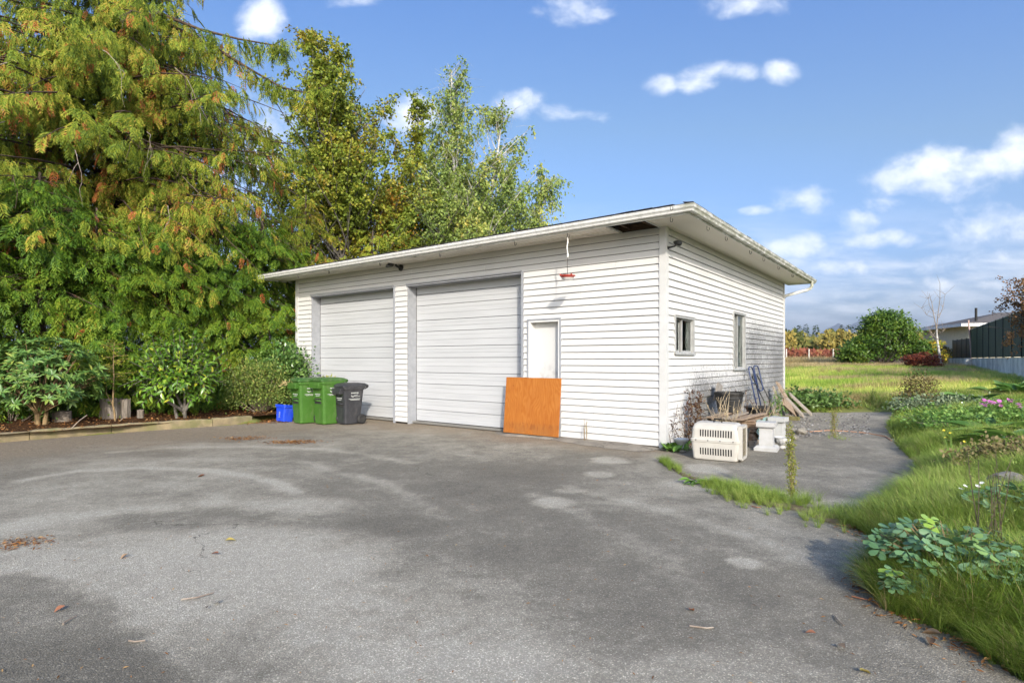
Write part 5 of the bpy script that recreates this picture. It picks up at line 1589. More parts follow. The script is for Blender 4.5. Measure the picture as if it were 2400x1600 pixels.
def stalk(name, label, base, h, seed, nst, leafm, dens=260, spread=.02, lf=.03, w=.045, stemm=None, flowers=None, cat='weed', lean=.12):
    """upright weed: stems with many little leaves"""
    rs = np.random.default_rng(seed)
    t = thing(name, label, cat, base)
    mb = MB(); P = []; tips = []
    for s in range(nst):
        a = rs.uniform(0, 6.283); l = h * rs.uniform(.75, 1.0)
        e = np.array([math.cos(a) * lean * l * rs.random(), math.sin(a) * lean * l * rs.random(), l])
        b0 = np.array([rs.normal(0, spread), rs.normal(0, spread), -.01])
        pts = [b0 + (e - b0) * u + np.array([.02 * math.sin(u * 5 + s), .02 * math.cos(u * 4 + s), 0]) * l for u in np.linspace(0, 1, 6)]
        mb.tube([tuple(p) for p in pts], [.006 * (1 - .6 * u) for u in np.linspace(0, 1, 6)], 4, False)
        for j in range(dens // nst):
            u = rs.uniform(.06, 1.0)
            k_ = min(int(u * 5), 4)
            p = pts[k_] + (pts[k_ + 1] - pts[k_]) * (u * 5 - k_)
            P.append(p + rs.normal(0, w * (1 - .5 * u), 3) * np.array([1, 1, .5]))
        tips.append(pts[-1])
    mb.build('stem', stemm or BARK['tan'], t)
    if len(P):
        P = np.array(P)
        V, T = scatter(LEAF_THIN, P, frames(rs.normal(0, 1, (len(P), 3)) + np.array([0, 0, .4]), rs.normal(0, 1, (len(P), 3))), lf * rs.uniform(.6, 1.4, len(P)))
        arr_obj('foliage', V, T, leafm, t)['kind'] = 'stuff'
    if flowers:
        fm, fs_, cnt = flowers
        for j in range(cnt):
            p = tips[j % len(tips)] + rs.normal(0, .06 * h, 3) * (1 if j >= len(tips) else .1)
            f = MB()
            nn = 9
            for q in range(nn):
                th = 6.283 * q / nn
                f.add([(0, 0, 0), (fs_ * math.cos(th - .28), fs_ * math.sin(th - .28), .25 * fs_), (fs_ * 1.15 * math.cos(th), fs_ * 1.15 * math.sin(th), .2 * fs_), (fs_ * math.cos(th + .28), fs_ * math.sin(th + .28), .25 * fs_)], [(0, 1, 2, 3)])
            f.lathe([(fs_ * .35, .02 * fs_), (fs_ * .25, .25 * fs_), (.02 * fs_, .3 * fs_)], 8)
            o = f.build('flower', fm, t)
            o.location = p; o.rotation_euler = (rs.uniform(-.6, .6) + .4, rs.uniform(-.5, .5), 0)
    return t

def build_weeds():
    spike = leaf_mat('spike_weed_leaf', [(0.0, (0.16, 0.19, 0.03)), (0.6, (0.26, 0.28, 0.05)), (1.0, (0.40, 0.36, 0.10))], .5, .3, .3)
    stalk('spike_weed', 'tall yellow green weed spike standing in the asphalt crack', G(1853, 1168), .84, 201, 3, spike, 900, .015, .034, .026, lean=.05)
    stalk('spike_weed', 'small weed spike alone on the back asphalt', G(1957, 1024), .56, 202, 4, spike, 420, .03, .035, .045, lean=.12)
    mini = place_tufts('crack_tuft', 'little green tuft at the foot of the small weed spike', *np.array([G(1957 + dx, 1026 + dy).xy for dx, dy in ((0, 0), (12, 2), (24, 3), (-14, 1), (34, 5), (6, 4), (18, 5))]).T, np.array([.14, .12, .1, .12, .07, .1, .1]), TUFT_NEAR, LM['grass_near'], 7, 0.0)
    rosette('dandelion_weed', 'small bright green leaf rosette at the edge of the grass crack', G(1634, 1136), 14, .16, LM['weed'], DOCK, 203, .5)
    rosette('dandelion_weed', 'flat leafy weed in the middle of the grass crack', G(1795, 1168), 16, .15, LM['weed'], DOCK, 213, .5)
    rosette('corner_weed', 'green weed growing at the foot of the near garage corner', G(1580, 1056), 46, .17, LM['weed'], leaf_template(.6, 4, .5, .3), 204, .95, spread=.09)
    stalk('wall_weed', 'wispy pale weed against the front wall right of the plywood', GM @ Vector((-FW(1380, 1030)[0], -.12, .04)), .42, 205, 4, spike, 40, .03, .02, .02)
    # columbines in the foreground
    columbine('broad mound of blue green columbine on the bank edge', Vector((*G(2235, 1385).xy, .10)), 190, .50, .40, .28, 211)
    columbine('small columbine clump hanging over the asphalt edge', Vector((*G(2118, 1425).xy, .04)), 34, .12, .11, .15, 212, .08)
    columbine('columbine at the right picture edge above the mound', Vector((*G(2395, 1275).xy, .18)), 80, .42, .34, .24, 214)
    columbine('columbine low at the right below the mound', Vector((*G(2330, 1440).xy, .08)), 40, .22, .2, .24, 215)
    # docks
    dock_m = leaf_mat('dock_leaf', [(0.0, (0.05, 0.12, 0.02)), (0.6, (0.09, 0.19, 0.03)), (1.0, (0.15, 0.25, 0.06))], .4, .45, .2, by='object')
    for (px, py, n, sz, lab) in ((2262, 950, 26, .62, 'broad leaved dock clump left of the pink flowers'), (2375, 930, 34, .70, 'large dark dock clump at the right picture edge'), (2330, 1030, 18, .50, 'flat dock rosette on the bank below the pink flowers'), (2400, 1050, 16, .5, 'dock leaves cut by the right picture edge')):
        p = GT(px, py)
        rosette('dock_plant', lab, p, n, sz, dock_m, DOCK, px, .75, spread=.18, stemr=.012)
    pink = simple_mat('pink_petal', (0.62, 0.20, 0.50), (0.48, 0.13, 0.40), 20, .6)
    for j, (px, py, n) in enumerate(((2302, 985, 3), (2326, 980, 3), (2348, 990, 4), (2366, 978, 3), (2395, 992, 4))):
        p = GT(px, py + 12)
        names = ['leftmost', 'second', 'third', 'fourth', 'rightmost']
        stalk('pink_flower', f'{names[j]} of the pink flowering plants on the right bank', p, .48, 220 + j, 5, LM['weed'], 220, .12, .07, .12, LM['weed'], (pink, .036, n + 3), cat='flower')
    white = simple_mat('white_petal', (0.78, 0.77, 0.74), (0.7, 0.68, 0.6), 20, .6)
    for j, (px, py, hgt, lab) in enumerate(((2255, 1180, .34, 'white daisy in the grass on the bank, the left one'), (2303, 1184, .34, 'white daisy in the grass on the bank, the right one'), (2258, 975, .4, 'pale flower beside the dock clump'))):
        stalk('white_flower', lab, GT(px, py + 40 if j < 2 else py + 10), hgt, 230 + j, 2, LM['weed'], 20, .01, .03, .03, LM['weed'], (white, .017, 2), cat='flower')
    yel = simple_mat('yellow_petal', (0.75, 0.60, 0.05), (0.7, 0.5, 0.04), 20, .6)
    dark_stem = simple_mat('dark_stem', (0.07, 0.055, 0.035), (0.12, 0.10, 0.06), 9, .8)
    stalk('seed_weed', 'tall dark stemmed weed rising from the columbine mound', Vector((*G(2318, 1370).xy, .16)), .78, 240, 9, LM['cotone'], 330, .05, .022, .035, dark_stem, cat='weed', lean=.38)
    stalk('hawk_weed', 'thin weed with yellow flower heads on the grassy bank', GT(2235, 1130), .62, 241, 6, LM['cotone'], 160, .08, .025, .05, LM['weed'], (yel, .012, 5), lean=.3)
    for j, (px, py, lab) in enumerate(((2135, 945, 'brown seed weed behind the bank, left one'), (2190, 925, 'brown seed weed behind the bank, right one'), (2050, 950, 'small brown seed weed at the meadow edge'))):
        stalk('seed_weed', lab, GT(px, py), .55, 250 + j, 5, LM['cotone'], 160, .1, .05, .08, dark_stem, lean=.25)
    BUSH('dead_bush', 'dry brown bush at the back end of the asphalt', 2155, 962, .55, .45, .75, .1, leaf_mat('dead_bush_leaf', [(0, (.10, .075, .03)), (.6, (.20, .15, .06)), (1, (.16, .17, .05))], .7, .2, .2), 1500, .06, 260)
    bram = leaf_mat('bramble_leaf', [(0.0, (0.05, 0.10, 0.022)), (0.5, (0.10, 0.18, 0.04)), (0.9, (0.19, 0.27, 0.09)), (1.0, (0.26, 0.14, 0.06))], .45, .35, .2, patch=.6)
    BUSH('bramble_patch', 'low bramble patch behind the back corner of the garage', 1872, 952, 1.5, .9, .30, .0, bram, 3000, .11, 261)
    BUSH('leafy_groundcover', 'green leafy groundcover around the pink flowers', 2310, 1000, 1.6, 1.0, .18, .0, LM['weed'], 6000, .06, 263)
    BUSH('leafy_groundcover', 'grey green groundcover on the bank crest', 2215, 955, 1.4, .9, .16, .0, leaf_mat('grey_leaf', [(0, (.12, .17, .09)), (1, (.26, .31, .18))], .6, .2, .2), 3200, .08, 264)
    BUSH('brown_groundcover', 'brownish seeding groundcover at the right edge of the bank', 2385, 1110, .7, .6, .30, .0, leaf_mat('seeding_leaf', [(0, (.13, .11, .04)), (1, (.28, .23, .11))], .6, .2, .2), 2600, .05, 265)
    # rock half hidden at the right edge
    rs = np.random.default_rng(9)
    p = GT(2392, 1165)
    t = rock('rock', 'grey rock half hidden in the grass at the right edge', p, (.28, .2, .16), 9)

def rock(name, label, base, r_, seed, mat=None, cat='rock'):
    bm = bmesh.new()
    bmesh.ops.create_icosphere(bm, subdivisions=3, radius=1.0)
    rr = random.Random(seed)
    k1 = [Vector((rr.gauss(0, 1), rr.gauss(0, 1), rr.gauss(0, 1))).normalized() for _ in range(9)]
    for v in bm.verts:
        n_ = v.co.normalized()
        s = 1.0
        for i, kk in enumerate(k1):
            d = n_.dot(kk)
            if d > .55: s -= (d - .55) * .55
        s += .05 * math.sin(n_.x * 9 + seed) * math.sin(n_.y * 8) + .03 * math.sin(n_.z * 17 + seed)
        v.co = Vector((n_.x * r_[0], n_.y * r_[1], n_.z * r_[2])) * s
    me = bpy.data.meshes.new(name); bm.to_mesh(me); bm.free()
    m = mat or MATS.get('stone') or simple_mat('stone', (0.30, 0.27, 0.22), (0.17, 0.155, 0.13), 6, .9, .2, bump=.6, bscale=30)
    me.materials.append(m)
    o = link(bpy.data.objects.new(name, me))
    o.location = Vector(base) + Vector((0, 0, r_[2] * .55))
    o.rotation_euler = (0, 0, rr.uniform(0, 6))
    return tag(o, label, cat)
build_weeds()

# ================================================================== things beyond the yard
def build_background():
    # fence on a retaining wall
    P0 = Vector((*AT(2278, HZ, 39.3).xy, 0)); P1 = Vector((*AT(2400, HZ, 24.3).xy, 0)); P2 = P1 + (P1 - P0).normalized() * 6
    dr = (P1 - P0).normalized()
    zt = 1.60
    con, k = new_mat('stained_concrete')
    p = k.pos()
    st = k.noise(k.mapping(p, scale=(.7, .7, .22)), 1.6, 6, .75)
    c = k.mix(k.step(st, .34, .66), (0.42, 0.39, 0.34), (0.86, 0.81, 0.72))
    c = k.mix(k.math('MULTIPLY', k.step(k.noise(p, 2.2, 4, .6), .5, .8), .5), c, (0.16, 0.15, 0.14))
    k.out(k.principled(c, .9, .2, 0, k.bump(k.noise(p, 12, 4, .6), .3, .02)))
    nv = Vector((dr.y, -dr.x, 0)); nv = nv if nv.x < 0 else -nv       # towards the meadow
    w = thing('retaining_wall', 'stained concrete retaining wall under the dark fence', 'wall', P0)
    L1 = (P2 - P0).length
    MB().obox(Vector((0, 0, .2)), dr * L1, -nv * .35, Vector((0, 0, zt - .2))).build('wall_run', con, w)
    MB().obox(Vector((0, 0, .2)) + nv * .25, dr * L1, -nv * .2495, Vector((0, 0, .52))).build('footing', con, w)
    q = Vector((*AT(2234, HZ, 44.5).xy, 0)) - P0
    qd = q.normalized(); qn = Vector((qd.y, -qd.x, 0)); qn = qn if qn.y > 0 else -qn
    MB().obox(Vector((0, 0, .2)), q, qn * .35, Vector((0, 0, zt - .2))).build('wall_run', con, w)
    grn = simple_mat('fence_sheet', (0.045, 0.058, 0.036), (0.065, 0.08, 0.05), 2.5, .55, .4, stretch=(1, 1, .3))
    blk = simple_mat('fence_post', (0.010, 0.011, 0.010), (0.02, 0.02, 0.018), 6, .6, .4)
    f = thing('metal_fence', 'dark green corrugated metal fence on the concrete wall', 'fence', P0 + Vector((0, 0, zt)))
    def on_line(px):
        rx = (px - CX) / FPX
        return (rx * P0.y - P0.x) / (dr.x - rx * dr.y)
    posts = [on_line(x) for x in (2278, 2293, 2307, 2321, 2337, 2355, 2376, 2399)] + [L1 - 2.0, L1]
    hgt = 1.96
    for a, b in zip(posts[:-1], posts[1:]):
        n_ = max(4, int((b - a) / .11))
        pts = []
        for i in range(n_ + 1):
            s = a + .04 + (b - a - .08) * i / n_
            pts.append((dr * s, .0 if i % 2 else .035))
        lo = [p_ + nv * (d + .03) + Vector((0, 0, .02)) for p_, d in pts]; hi = [p_ + nv * (d + .03) + Vector((0, 0, hgt)) for p_, d in pts]
        bk = [p_ + nv * (d + .022) + Vector((0, 0, .02)) for p_, d in pts]; bh = [p_ + nv * (d + .022) + Vector((0, 0, hgt)) for p_, d in pts]
        m = len(pts)
        mb = MB().add(lo + hi + bk + bh, [(i, i + 1, m + i + 1, m + i) for i in range(m - 1)] + [(2 * m + i + 1, 2 * m + i, 3 * m + i, 3 * m + i + 1) for i in range(m - 1)] + [(m + i, m + i + 1, 3 * m + i + 1, 3 * m + i) for i in range(m - 1)])
        mb.build('fence_panel', grn, f)
        MB().obox(dr * (a - .03) + nv * .0, dr * .07, nv * .09, Vector((0, 0, hgt + .05))).build('post', blk, f)
    MB().obox(nv * .015 + Vector((0, 0, hgt + .003)), dr * L1, nv * .06, Vector((0, 0, .025))).build('top_rail', con, f)
    f2 = thing('metal_fence', 'lower dark fence section left of the corrugated fence', 'fence', P0 + Vector((0, 0, zt)))
    n_ = 4
    for i in range(n_):
        a = q * (i / n_); b = q * ((i + 1) / n_)
        MB().obox(a + qd * .03, (b - a) - qd * .06, qn * .03, Vector((0, 0, 1.38))).build('fence_panel', blk, f2)
    for i in range(n_ + 1):
        MB().obox(q * (i / n_) - qd * .03 - qn * .03, qd * .06, qn * .08, Vector((0, 0, 1.42))).build('post', blk, f2)
    MB().tube([tuple(Vector((-.1, -.1, 0))), tuple(Vector((-.32, -.1, 2.6)))], .05, 6).build('pole', simple_mat('pink_pole', (.55, .38, .33), None, 4, .7), f2)

    # house behind the fence
    beige = simple_mat('house_wall', (0.62, 0.56, 0.42), (0.55, 0.49, 0.36), 3, .8)
    rfm = simple_mat('house_roof', (0.16, 0.145, 0.135), (0.10, 0.09, 0.085), 12, .95, .1, bump=.4)
    wht = simple_mat('house_fascia', (0.78, 0.76, 0.74), None, 4, .6)
    e0 = AT(2254, 760, 46.0)
    hs = thing('house', 'neighbouring house with low roof and white fascia behind the fence', 'house', (e0.x, e0.y, 0.6))
    ze = e0.z - .6
    xr = Vector((.97, -.24, 0)); yb = Vector((.24, .97, 0))       # along the front eave / back
    def q3(a, b, z): return xr * a + yb * b + Vector((0, 0, z))
    MB().add([q3(.9, .9, 0), q3(14, .9, 0), q3(14, 9, 0), q3(.9, 9, 0), q3(.9, .9, ze + .1), q3(14, .9, ze + .1), q3(14, 9, ze + .1), q3(.9, 9, ze + .1)],
             [(0, 3, 2, 1), (4, 5, 6, 7), (0, 1, 5, 4), (1, 2, 6, 5), (2, 3, 7, 6), (3, 0, 4, 7)]).build('wall', beige, hs)
    MB().add([q3(0, 0, ze), q3(15, 0, ze), q3(15, 10, ze), q3(0, 10, ze), q3(5, 5, ze + 1.25), q3(10, 5, ze + 1.25)], [(0, 3, 2, 1), (0, 1, 5, 4), (1, 2, 5), (2, 3, 4, 5), (3, 0, 4)]).build('roof', rfm, hs)
    MB().obox(q3(0, -.03, ze - .16), xr * 15, yb * .03, Vector((0, 0, .24))).build('fascia', wht, hs)
    MB().obox(q3(-.03, -.03, ze - .16), yb * 10, xr * .03, Vector((0, 0, .24))).build('fascia', wht, hs)
    MB().tube([tuple(q3(1.6, 1.3, ze + .2)), tuple(q3(1.6, 1.3, ze + 1.4))], .09, 8).build('vent_pipe', blk, hs)

    # trees and shrubs in the meadow
    mid = leaf_mat('meadow_tree_leaf', [(0.0, (0.035, 0.085, 0.012)), (0.5, (0.085, 0.165, 0.018)), (0.85, (0.16, 0.24, 0.03)), (1.0, (0.30, 0.30, 0.04))], .45, .4, .25, patch=.5)
    def pts_bush(name, lab, px, py, Yd, rx, rz, mat, n, lf, seed, spikes=0, cat='tree', trunk=None, gaps=.3, zlow=.15, lobes=None):
        b = AT(px, py, Yd); z = TZ(b.x, b.y)
        rs = np.random.default_rng(seed)
        t = thing(name, lab, cat, (b.x, b.y, z - .03))
        nc = n // 22
        v = unit(rs.normal(0, 1, (nc, 3))); v[:, 2] = np.abs(v[:, 2])
        rr = rs.uniform(gaps, 1, nc) ** .45
        lob = 1 + .16 * np.sin(5 * np.arctan2(v[:, 1], v[:, 0]) + seed) + .12 * np.sin(9 * v[:, 2] + seed * 2)
        c = v * np.array([rx, rx * .85, rz]) * (rr * lob)[:, None]
        c[:, 2] += zlow
        if lobes:
            k_ = rs.integers(0, len(lobes), nc); lb = np.array(lobes)[k_]
            c = np.stack([lb[:, 0], rs.normal(0, .5, nc), lb[:, 1]], -1) + unit(rs.normal(0, 1, (nc, 3))) * (rs.uniform(.25, 1, nc) ** .5 * lb[:, 2])[:, None] * np.array([1.15, 1.0, 1.0])
            c = c[c[:, 2] > .1]
        for s in range(spikes):
            a = rs.uniform(-1.2, 1.2); b0 = np.array([rx * .75 * a * .7, 0, rz * (1.15 - .35 * abs(a))])
            e = b0 + np.array([rs.normal(0, .3), 0, rz * rs.uniform(.25, .5)])
            m = 9
            c = np.concatenate([c, b0 + (e - b0) * np.linspace(0, 1, m)[:, None]])
        P = np.repeat(c, 22, 0) + rs.normal(0, (.075 if lobes else .12) * (rx + rz) / 2, (len(c) * 22, 3)) * np.array([1.25, 1.25, .6])
        P = P[P[:, 2] > .02]
        V, T = scatter(LEAF_SMALL, P, frames(rs.normal(0, 1, (len(P), 3)), rs.normal(0, .45, (len(P), 3)) + np.array([0, -.35, .9])), lf * rs.uniform(.7, 1.4, len(P)))
        mb = MB()
        for a in c[::6]:
            mb.tube([(a[0] * .05, a[1] * .05, 0), tuple(a * np.array([.5, .5, .45])), tuple(a)], [.05 * rx / 3 + .01, .03 * rx / 3 + .006, .008], 4, False)
        mb.build('trunk', trunk or BARK['grey'], t, True)
        arr_obj('crown', V, T, mat, t)['kind'] = 'stuff'
        return t
    pts_bush('meadow_tree', 'large bushy green tree standing alone in the meadow', 2068, 868, 44.0, 2.75, 2.7, mid, 24000, .17, 301, 16, lobes=[(-1.5, 1.5, .9), (-.4, 3.1, 1.0), (.5, 3.4, .95), (1.5, 2.3, .9), (-2.3, .9, .8), (2.4, 1.2, .8), (0, 1.8, 1.3)])
    ym = leaf_mat('yellow_shrub_leaf', [(0, (.20, .22, .03)), (.5, (.40, .33, .03)), (1, (.58, .38, .04))], .5, .3, .3)
    pts_bush('yellow_shrub', 'yellow autumn shrub right of the large meadow tree', 2178, 868, 46.0, 1.25, 1.9, ym, 2200, .20, 302, 0, 'bush')
    rm = leaf_mat('red_maple_leaf', [(0, (.10, .022, .014)), (.6, (.22, .05, .025)), (1, (.34, .11, .04))], .5, .3, .25)
    pts_bush('red_maple', 'low dome shaped dark red maple in the meadow', 2164, 872, 37.0, 1.0, .85, rm, 4200, .10, 303, 0, 'bush', None, .55, .22)
    # bare birch
    b = AT(2206, 870, 43.0); z = TZ(b.x, b.y)
    t = thing('bare_birch', 'leafless white birch leaning in front of the woodland', 'tree', (b.x, b.y, z - .03))
    mb = MB(); rg = random.Random(5)
    def rel(px, py): return tuple(AT(px, py, 43.0 + rg.uniform(-.4, .4)) - Vector((b.x, b.y, z - .03)))
    mb.tube([(0, 0, 0), rel(2203, 838), rel(2197, 800), rel(2195, 770)], [.12, .095, .07, .05], 8, False)
    mb.build('trunk', BARK['birch'], t, True)
    mb = MB()
    for path, r0 in (([(2195, 770), (2198, 740), (2203, 700), (2203, 664)], .06), ([(2195, 772), (2188, 735), (2184, 710), (2178, 688)], .055), ([(2200, 745), (2210, 720), (2215, 690)], .035), ([(2186, 730), (2178, 715), (2176, 700)], .03), ([(2199, 795), (2186, 785), (2180, 775)], .05), ([(2198, 790), (2206, 780), (2212, 776)], .04), ([(2190, 745), (2172, 738), (2160, 722)], .03), ([(2197, 800), (2185, 792)], .04)):
        pp = [rel(*x) for x in path]
        mb.tube(pp, [r0 * .5 * (1 - .8 * i / (len(pp) - 1)) + .006 for i in range(len(pp))], 5, False)
        for j in range(5):
            a = Vector(pp[rg.randint(1, len(pp) - 1)])
            mb.tube([tuple(a), tuple(a + Vector((rg.uniform(-.5, .5), rg.uniform(-.4, .4), rg.uniform(.2, .8))))], [.014, .005], 3, False)
    mb.build('branches', BARK['twig'], t, True)['kind'] = 'stuff'
    br = leaf_mat('brush_leaf', [(0, (.10, .095, .03)), (.5, (.20, .17, .05)), (.8, (.28, .22, .06)), (1, (.20, .24, .06))], .6, .2, .3, patch=.3)
    pts_bush('brush_thicket', 'brown green thicket left of the lower fence', 2245, 866, 60.0, 2.6, 3.0, br, 4200, .24, 305, 0, 'bush')
    pts_bush('brush_thicket', 'low brown brush at the foot of the bare birch', 2222, 868, 50.0, 1.5, 1.6, br, 2200, .18, 306, 0, 'bush')
    rt = leaf_mat('rust_leaf', [(0, (.16, .09, .045)), (.5, (.30, .16, .07)), (.85, (.40, .22, .10)), (1, (.34, .28, .08))], .5, .3, .25, patch=.8)
    p = AT(2447, HZ, 21.5)
    broadleaf('rust_tree', 'rust coloured tree leaning in at the right picture edge over the fence', (p.x, p.y, 1.5), 3.0, 307, 3, 1.75, rt, BARK['grey'], .095, 11000, .25, .35, lambda f: .95 - .5 * f, steep=.55, trunk_r=.07)

    # berry field: rows of red shrubs, one mass
    rs = np.random.default_rng(310)
    n = 9000
    Y = rs.uniform(61, 90, n); X = rs.uniform(.40, .80, n) * Y
    Z = terrain(X, Y) + rs.uniform(.1, 1.0, n) ** .6 * (1.35 + .35 * fbm(X * .3, Y * .3, 4))
    bm_ = leaf_mat('berry_leaf', [(0, (.14, .05, .03)), (.45, (.26, .08, .05)), (.8, (.33, .14, .07)), (1, (.30, .25, .07))], .6, .2, .25, patch=.25)
    P = np.stack([X, Y, Z], -1)
    V, T = scatter(LEAF_SMALL, P, frames(rs.normal(0, 1, (n, 3)) + np.array([0, 0, .6]), rs.normal(0, .5, (n, 3)) + np.array([0, -1, .3])), rs.uniform(.25, .6, n))
    tag(arr_obj('berry_field', V, T, bm_), 'field of dark red berry bushes beyond the meadow', 'field', kind='stuff')
    pm = simple_mat('post_wood', (0.62, 0.58, 0.50), None, 4, .8)
    for j, (px, lab) in enumerate(((1843, 'pale post of the berry field beside the garage wall'), (1896, 'middle pale post in front of the berry field'), (1953, 'pale post of the berry field nearest the large tree'))):
        b = AT(px, 862, 56.0)
        o = MB().tube([(0, 0, -.1), (0, 0, 1.5), (0, 0, 1.56)], [.07, .065, .02], 8).build('field_post', pm)
        o.location = (b.x, b.y, TZ(b.x, b.y)); tag(o, lab, 'post', 'posts of the berry field')

    # woodland
    rs = np.random.default_rng(320)
    wl = leaf_mat('woodland_leaf', [(0, (.055, .075, .022)), (.35, (.12, .14, .035)), (.6, (.20, .19, .05)), (.85, (.29, .23, .06)), (1, (.33, .22, .07))], .6, .2, .3, patch=.10)
    Ps = []
    wood = MB()
    for i in range(120):
        px = rs.uniform(1800, 2330); Yd = rs.uniform(120, 165)
        x = (px - CX) / FPX * Yd; hgt = rs.uniform(5.4, 8.4) * (Yd / 140); r_ = rs.uniform(1.5, 3.0)
        v = rs.normal(0, 1, (110, 3)); v = unit(v) * (rs.uniform(.3, 1, (110, 1)) ** .5)
        c = np.array([x, Yd, .6 + hgt * .58]) + v * np.array([r_, r_, hgt * .44])
        Ps.append(c)
        wood.tube([(x, Yd, .3), (x + rs.normal(0, .3), Yd, hgt * .8)], [.16, .06], 4, False)
    P = np.concatenate(Ps)
    V, T = scatter(LEAF_SMALL, P, frames(rs.normal(0, 1, (len(P), 3)), rs.normal(0, .4, (len(P), 3)) + np.array([0, -1, .5])), rs.uniform(.7, 1.6, len(P)))
    wo = thing('woodland', 'autumn woodland of mixed yellow and green trees along the horizon', 'woodland'); wo['kind'] = 'stuff'
    arr_obj('foliage', V, T, wl, wo)['kind'] = 'stuff'
    wood.build('trunks', BARK['birch'], wo)['kind'] = 'stuff'
    hedge = leaf_mat('far_hedge_leaf', [(0, (.045, .07, .02)), (1, (.12, .14, .035))], .6, .2, .3)
    n = 2600
    Y = rs.uniform(98, 112, n); X = (rs.uniform(1800, 2330, n) - CX) / FPX * Y
    P = np.stack([X, Y, .6 + rs.uniform(0, 1, n) ** .7 * 2.2], -1)
    V, T = scatter(LEAF_SMALL, P, frames(rs.normal(0, 1, (n, 3)), rs.normal(0, .4, (n, 3)) + np.array([0, -1, .5])), rs.uniform(.6, 1.2, n))
    tag(arr_obj('far_hedge', V, T, hedge), 'dark hedge line in front of the woodland', 'hedge', kind='stuff')
    # single trees that stand out of the wood
    gold = leaf_mat('gold_tree_leaf', [(0, (.22, .19, .05)), (.6, (.33, .26, .06)), (1, (.42, .31, .08))], .6, .2, .3)
    fir = leaf_mat('fir_leaf', [(0, (.018, .035, .018)), (1, (.05, .075, .035))], .6, .2, .2)
    for j, (px, top, hw, lab) in enumerate(((1850, 775, 12, 'golden tree of the woodland next to the garage wall'), (1942, 774, 14, 'first bright golden tree in the middle of the woodland'), (1968, 773, 13, 'second bright golden tree in the middle of the woodland'), (1992, 775, 13, 'golden tree of the woodland just left of the meadow tree'))):
        Yd = 117.0
        b = AT(px, HZ, Yd); hgt = (HZ - top) / FPX * Yd + .9
        t = thing('golden_tree', lab, 'tree', (b.x, b.y, .5), 0, 'golden trees of the woodland')
        v = unit(rs.normal(0, 1, (260, 3))) * rs.uniform(.4, 1, (260, 1)) ** .5
        r_ = hw / FPX * Yd
        P = np.array([0, 0, hgt * .62]) + v * np.array([r_, r_, hgt * .38])
        V, T = scatter(LEAF_SMALL, P, frames(rs.normal(0, 1, (260, 3)), rs.normal(0, .4, (260, 3)) + np.array([0, -1, .5])), rs.uniform(.5, 1.1, 260))
        arr_obj('crown', V, T, gold, t)['kind'] = 'stuff'
        MB().tube([(0, 0, 0), (.1, 0, hgt * .9)], [.2, .05], 5, False).build('trunk', BARK['birch'], t)
    for j, (px, top, lab) in enumerate(((1873, 761, 'dark pointed fir above the wood near the garage'), (1889, 758, 'tallest dark fir above the wood near the garage'), (1912, 760, 'lone dark fir top left of the golden trees'), (1972, 760, 'dark fir top behind the golden trees, left one'), (1989, 759, 'dark fir top behind the golden trees, right one'))):
        Yd = 172.0
        b = AT(px, HZ, Yd); hgt = (HZ - top) / FPX * Yd + .9
        t = thing('fir_tree', lab, 'tree', (b.x, b.y, .5), 0, 'firs rising above the woodland')
        n_ = 200
        f_ = rs.uniform(0, 1, n_); a = rs.uniform(0, 6.283, n_); r_ = (1 - f_) * 1.9 * rs.uniform(.5, 1, n_) + .08
        P = np.stack([np.cos(a) * r_, np.sin(a) * r_, hgt * (.15 + .85 * f_)], -1)
        V, T = scatter(LEAF_SMALL, P, frames(np.stack([np.cos(a), np.sin(a), -.4 + 0 * a], -1), rs.normal(0, .3, (n_, 3)) + np.array([0, -.5, 1])), rs.uniform(.7, 1.5, n_) * (1.15 - .6 * f_))
        arr_obj('crown', V, T, fir, t)['kind'] = 'stuff'
        MB().tube([(0, 0, 0), (0, 0, hgt)], [.25, .03], 5, False).build('trunk', BARK['grey'], t)

    # mountains
    mm = simple_mat('mountain_rock', (0.10, 0.12, 0.13), (0.16, 0.17, 0.18), .002, .95, .1)
    rs = np.random.default_rng(330)
    t_ = np.linspace(0, 1, 160)
    px = 1830 + t_ * 620
    ridge = np.interp(px, [1830, 1900, 1945, 1965, 1988, 2000, 2015, 2035, 2055, 2090, 2140, 2200, 2300, 2450], [806, 796, 766, 757, 767, 758, 749, 756, 766, 786, 770, 757, 772, 790])
    ridge = ridge + 5 * (fbm(px * .05, px * 0, 3, 4) - .5)
    Yd = 7000.0
    rows = []
    for f_, dY in ((0, -1800), (.35, -900), (.7, -350), (1.0, 0), (.5, 900), (0, 2000)):
        jag = 1 + .12 * (fbm(px * .06, px * 0 + dY * .01, 5) - .5)
        rows.append(np.stack([(px - CX) / FPX * Yd * (1 + dY / 20000), np.full_like(px, Yd + dY), np.maximum((HZ - ridge) / FPX * Yd * f_ * jag, -2 if f_ == 0 else 0)], -1))
    A = np.stack(rows)
    o, _ = grid_mesh('mountains', A[..., 0], A[..., 1], A[..., 2], mm)
    tag(o, kind='structure')
build_background()
# ================================================================== objects in the yard
GROT = math.atan2(-UF.y, -UF.x)
def plastic(name, c, c2=None, rough=.42, dust=(0.35, 0.32, 0.27), amt=.35):
    m, k = new_mat(name)
    o = k.obj()
    x, y, z = k.sep(o)
    f = k.noise(o, 5, 5, .65)
    col = k.mix(k.step(f, .3, .75), c, c2 or tuple(v * .75 for v in c))
    d = k.math('MULTIPLY', k.step(k.noise(k.mapping(o, scale=(1, 1, .35)), 9, 5, .7), .48, .75), amt)
    col = k.mix(d, col, dust)
    k.out(k.principled(col, rough, .45, 0, k.bump(k.noise(o, 60, 3, .6), .06, .003)))
    return m

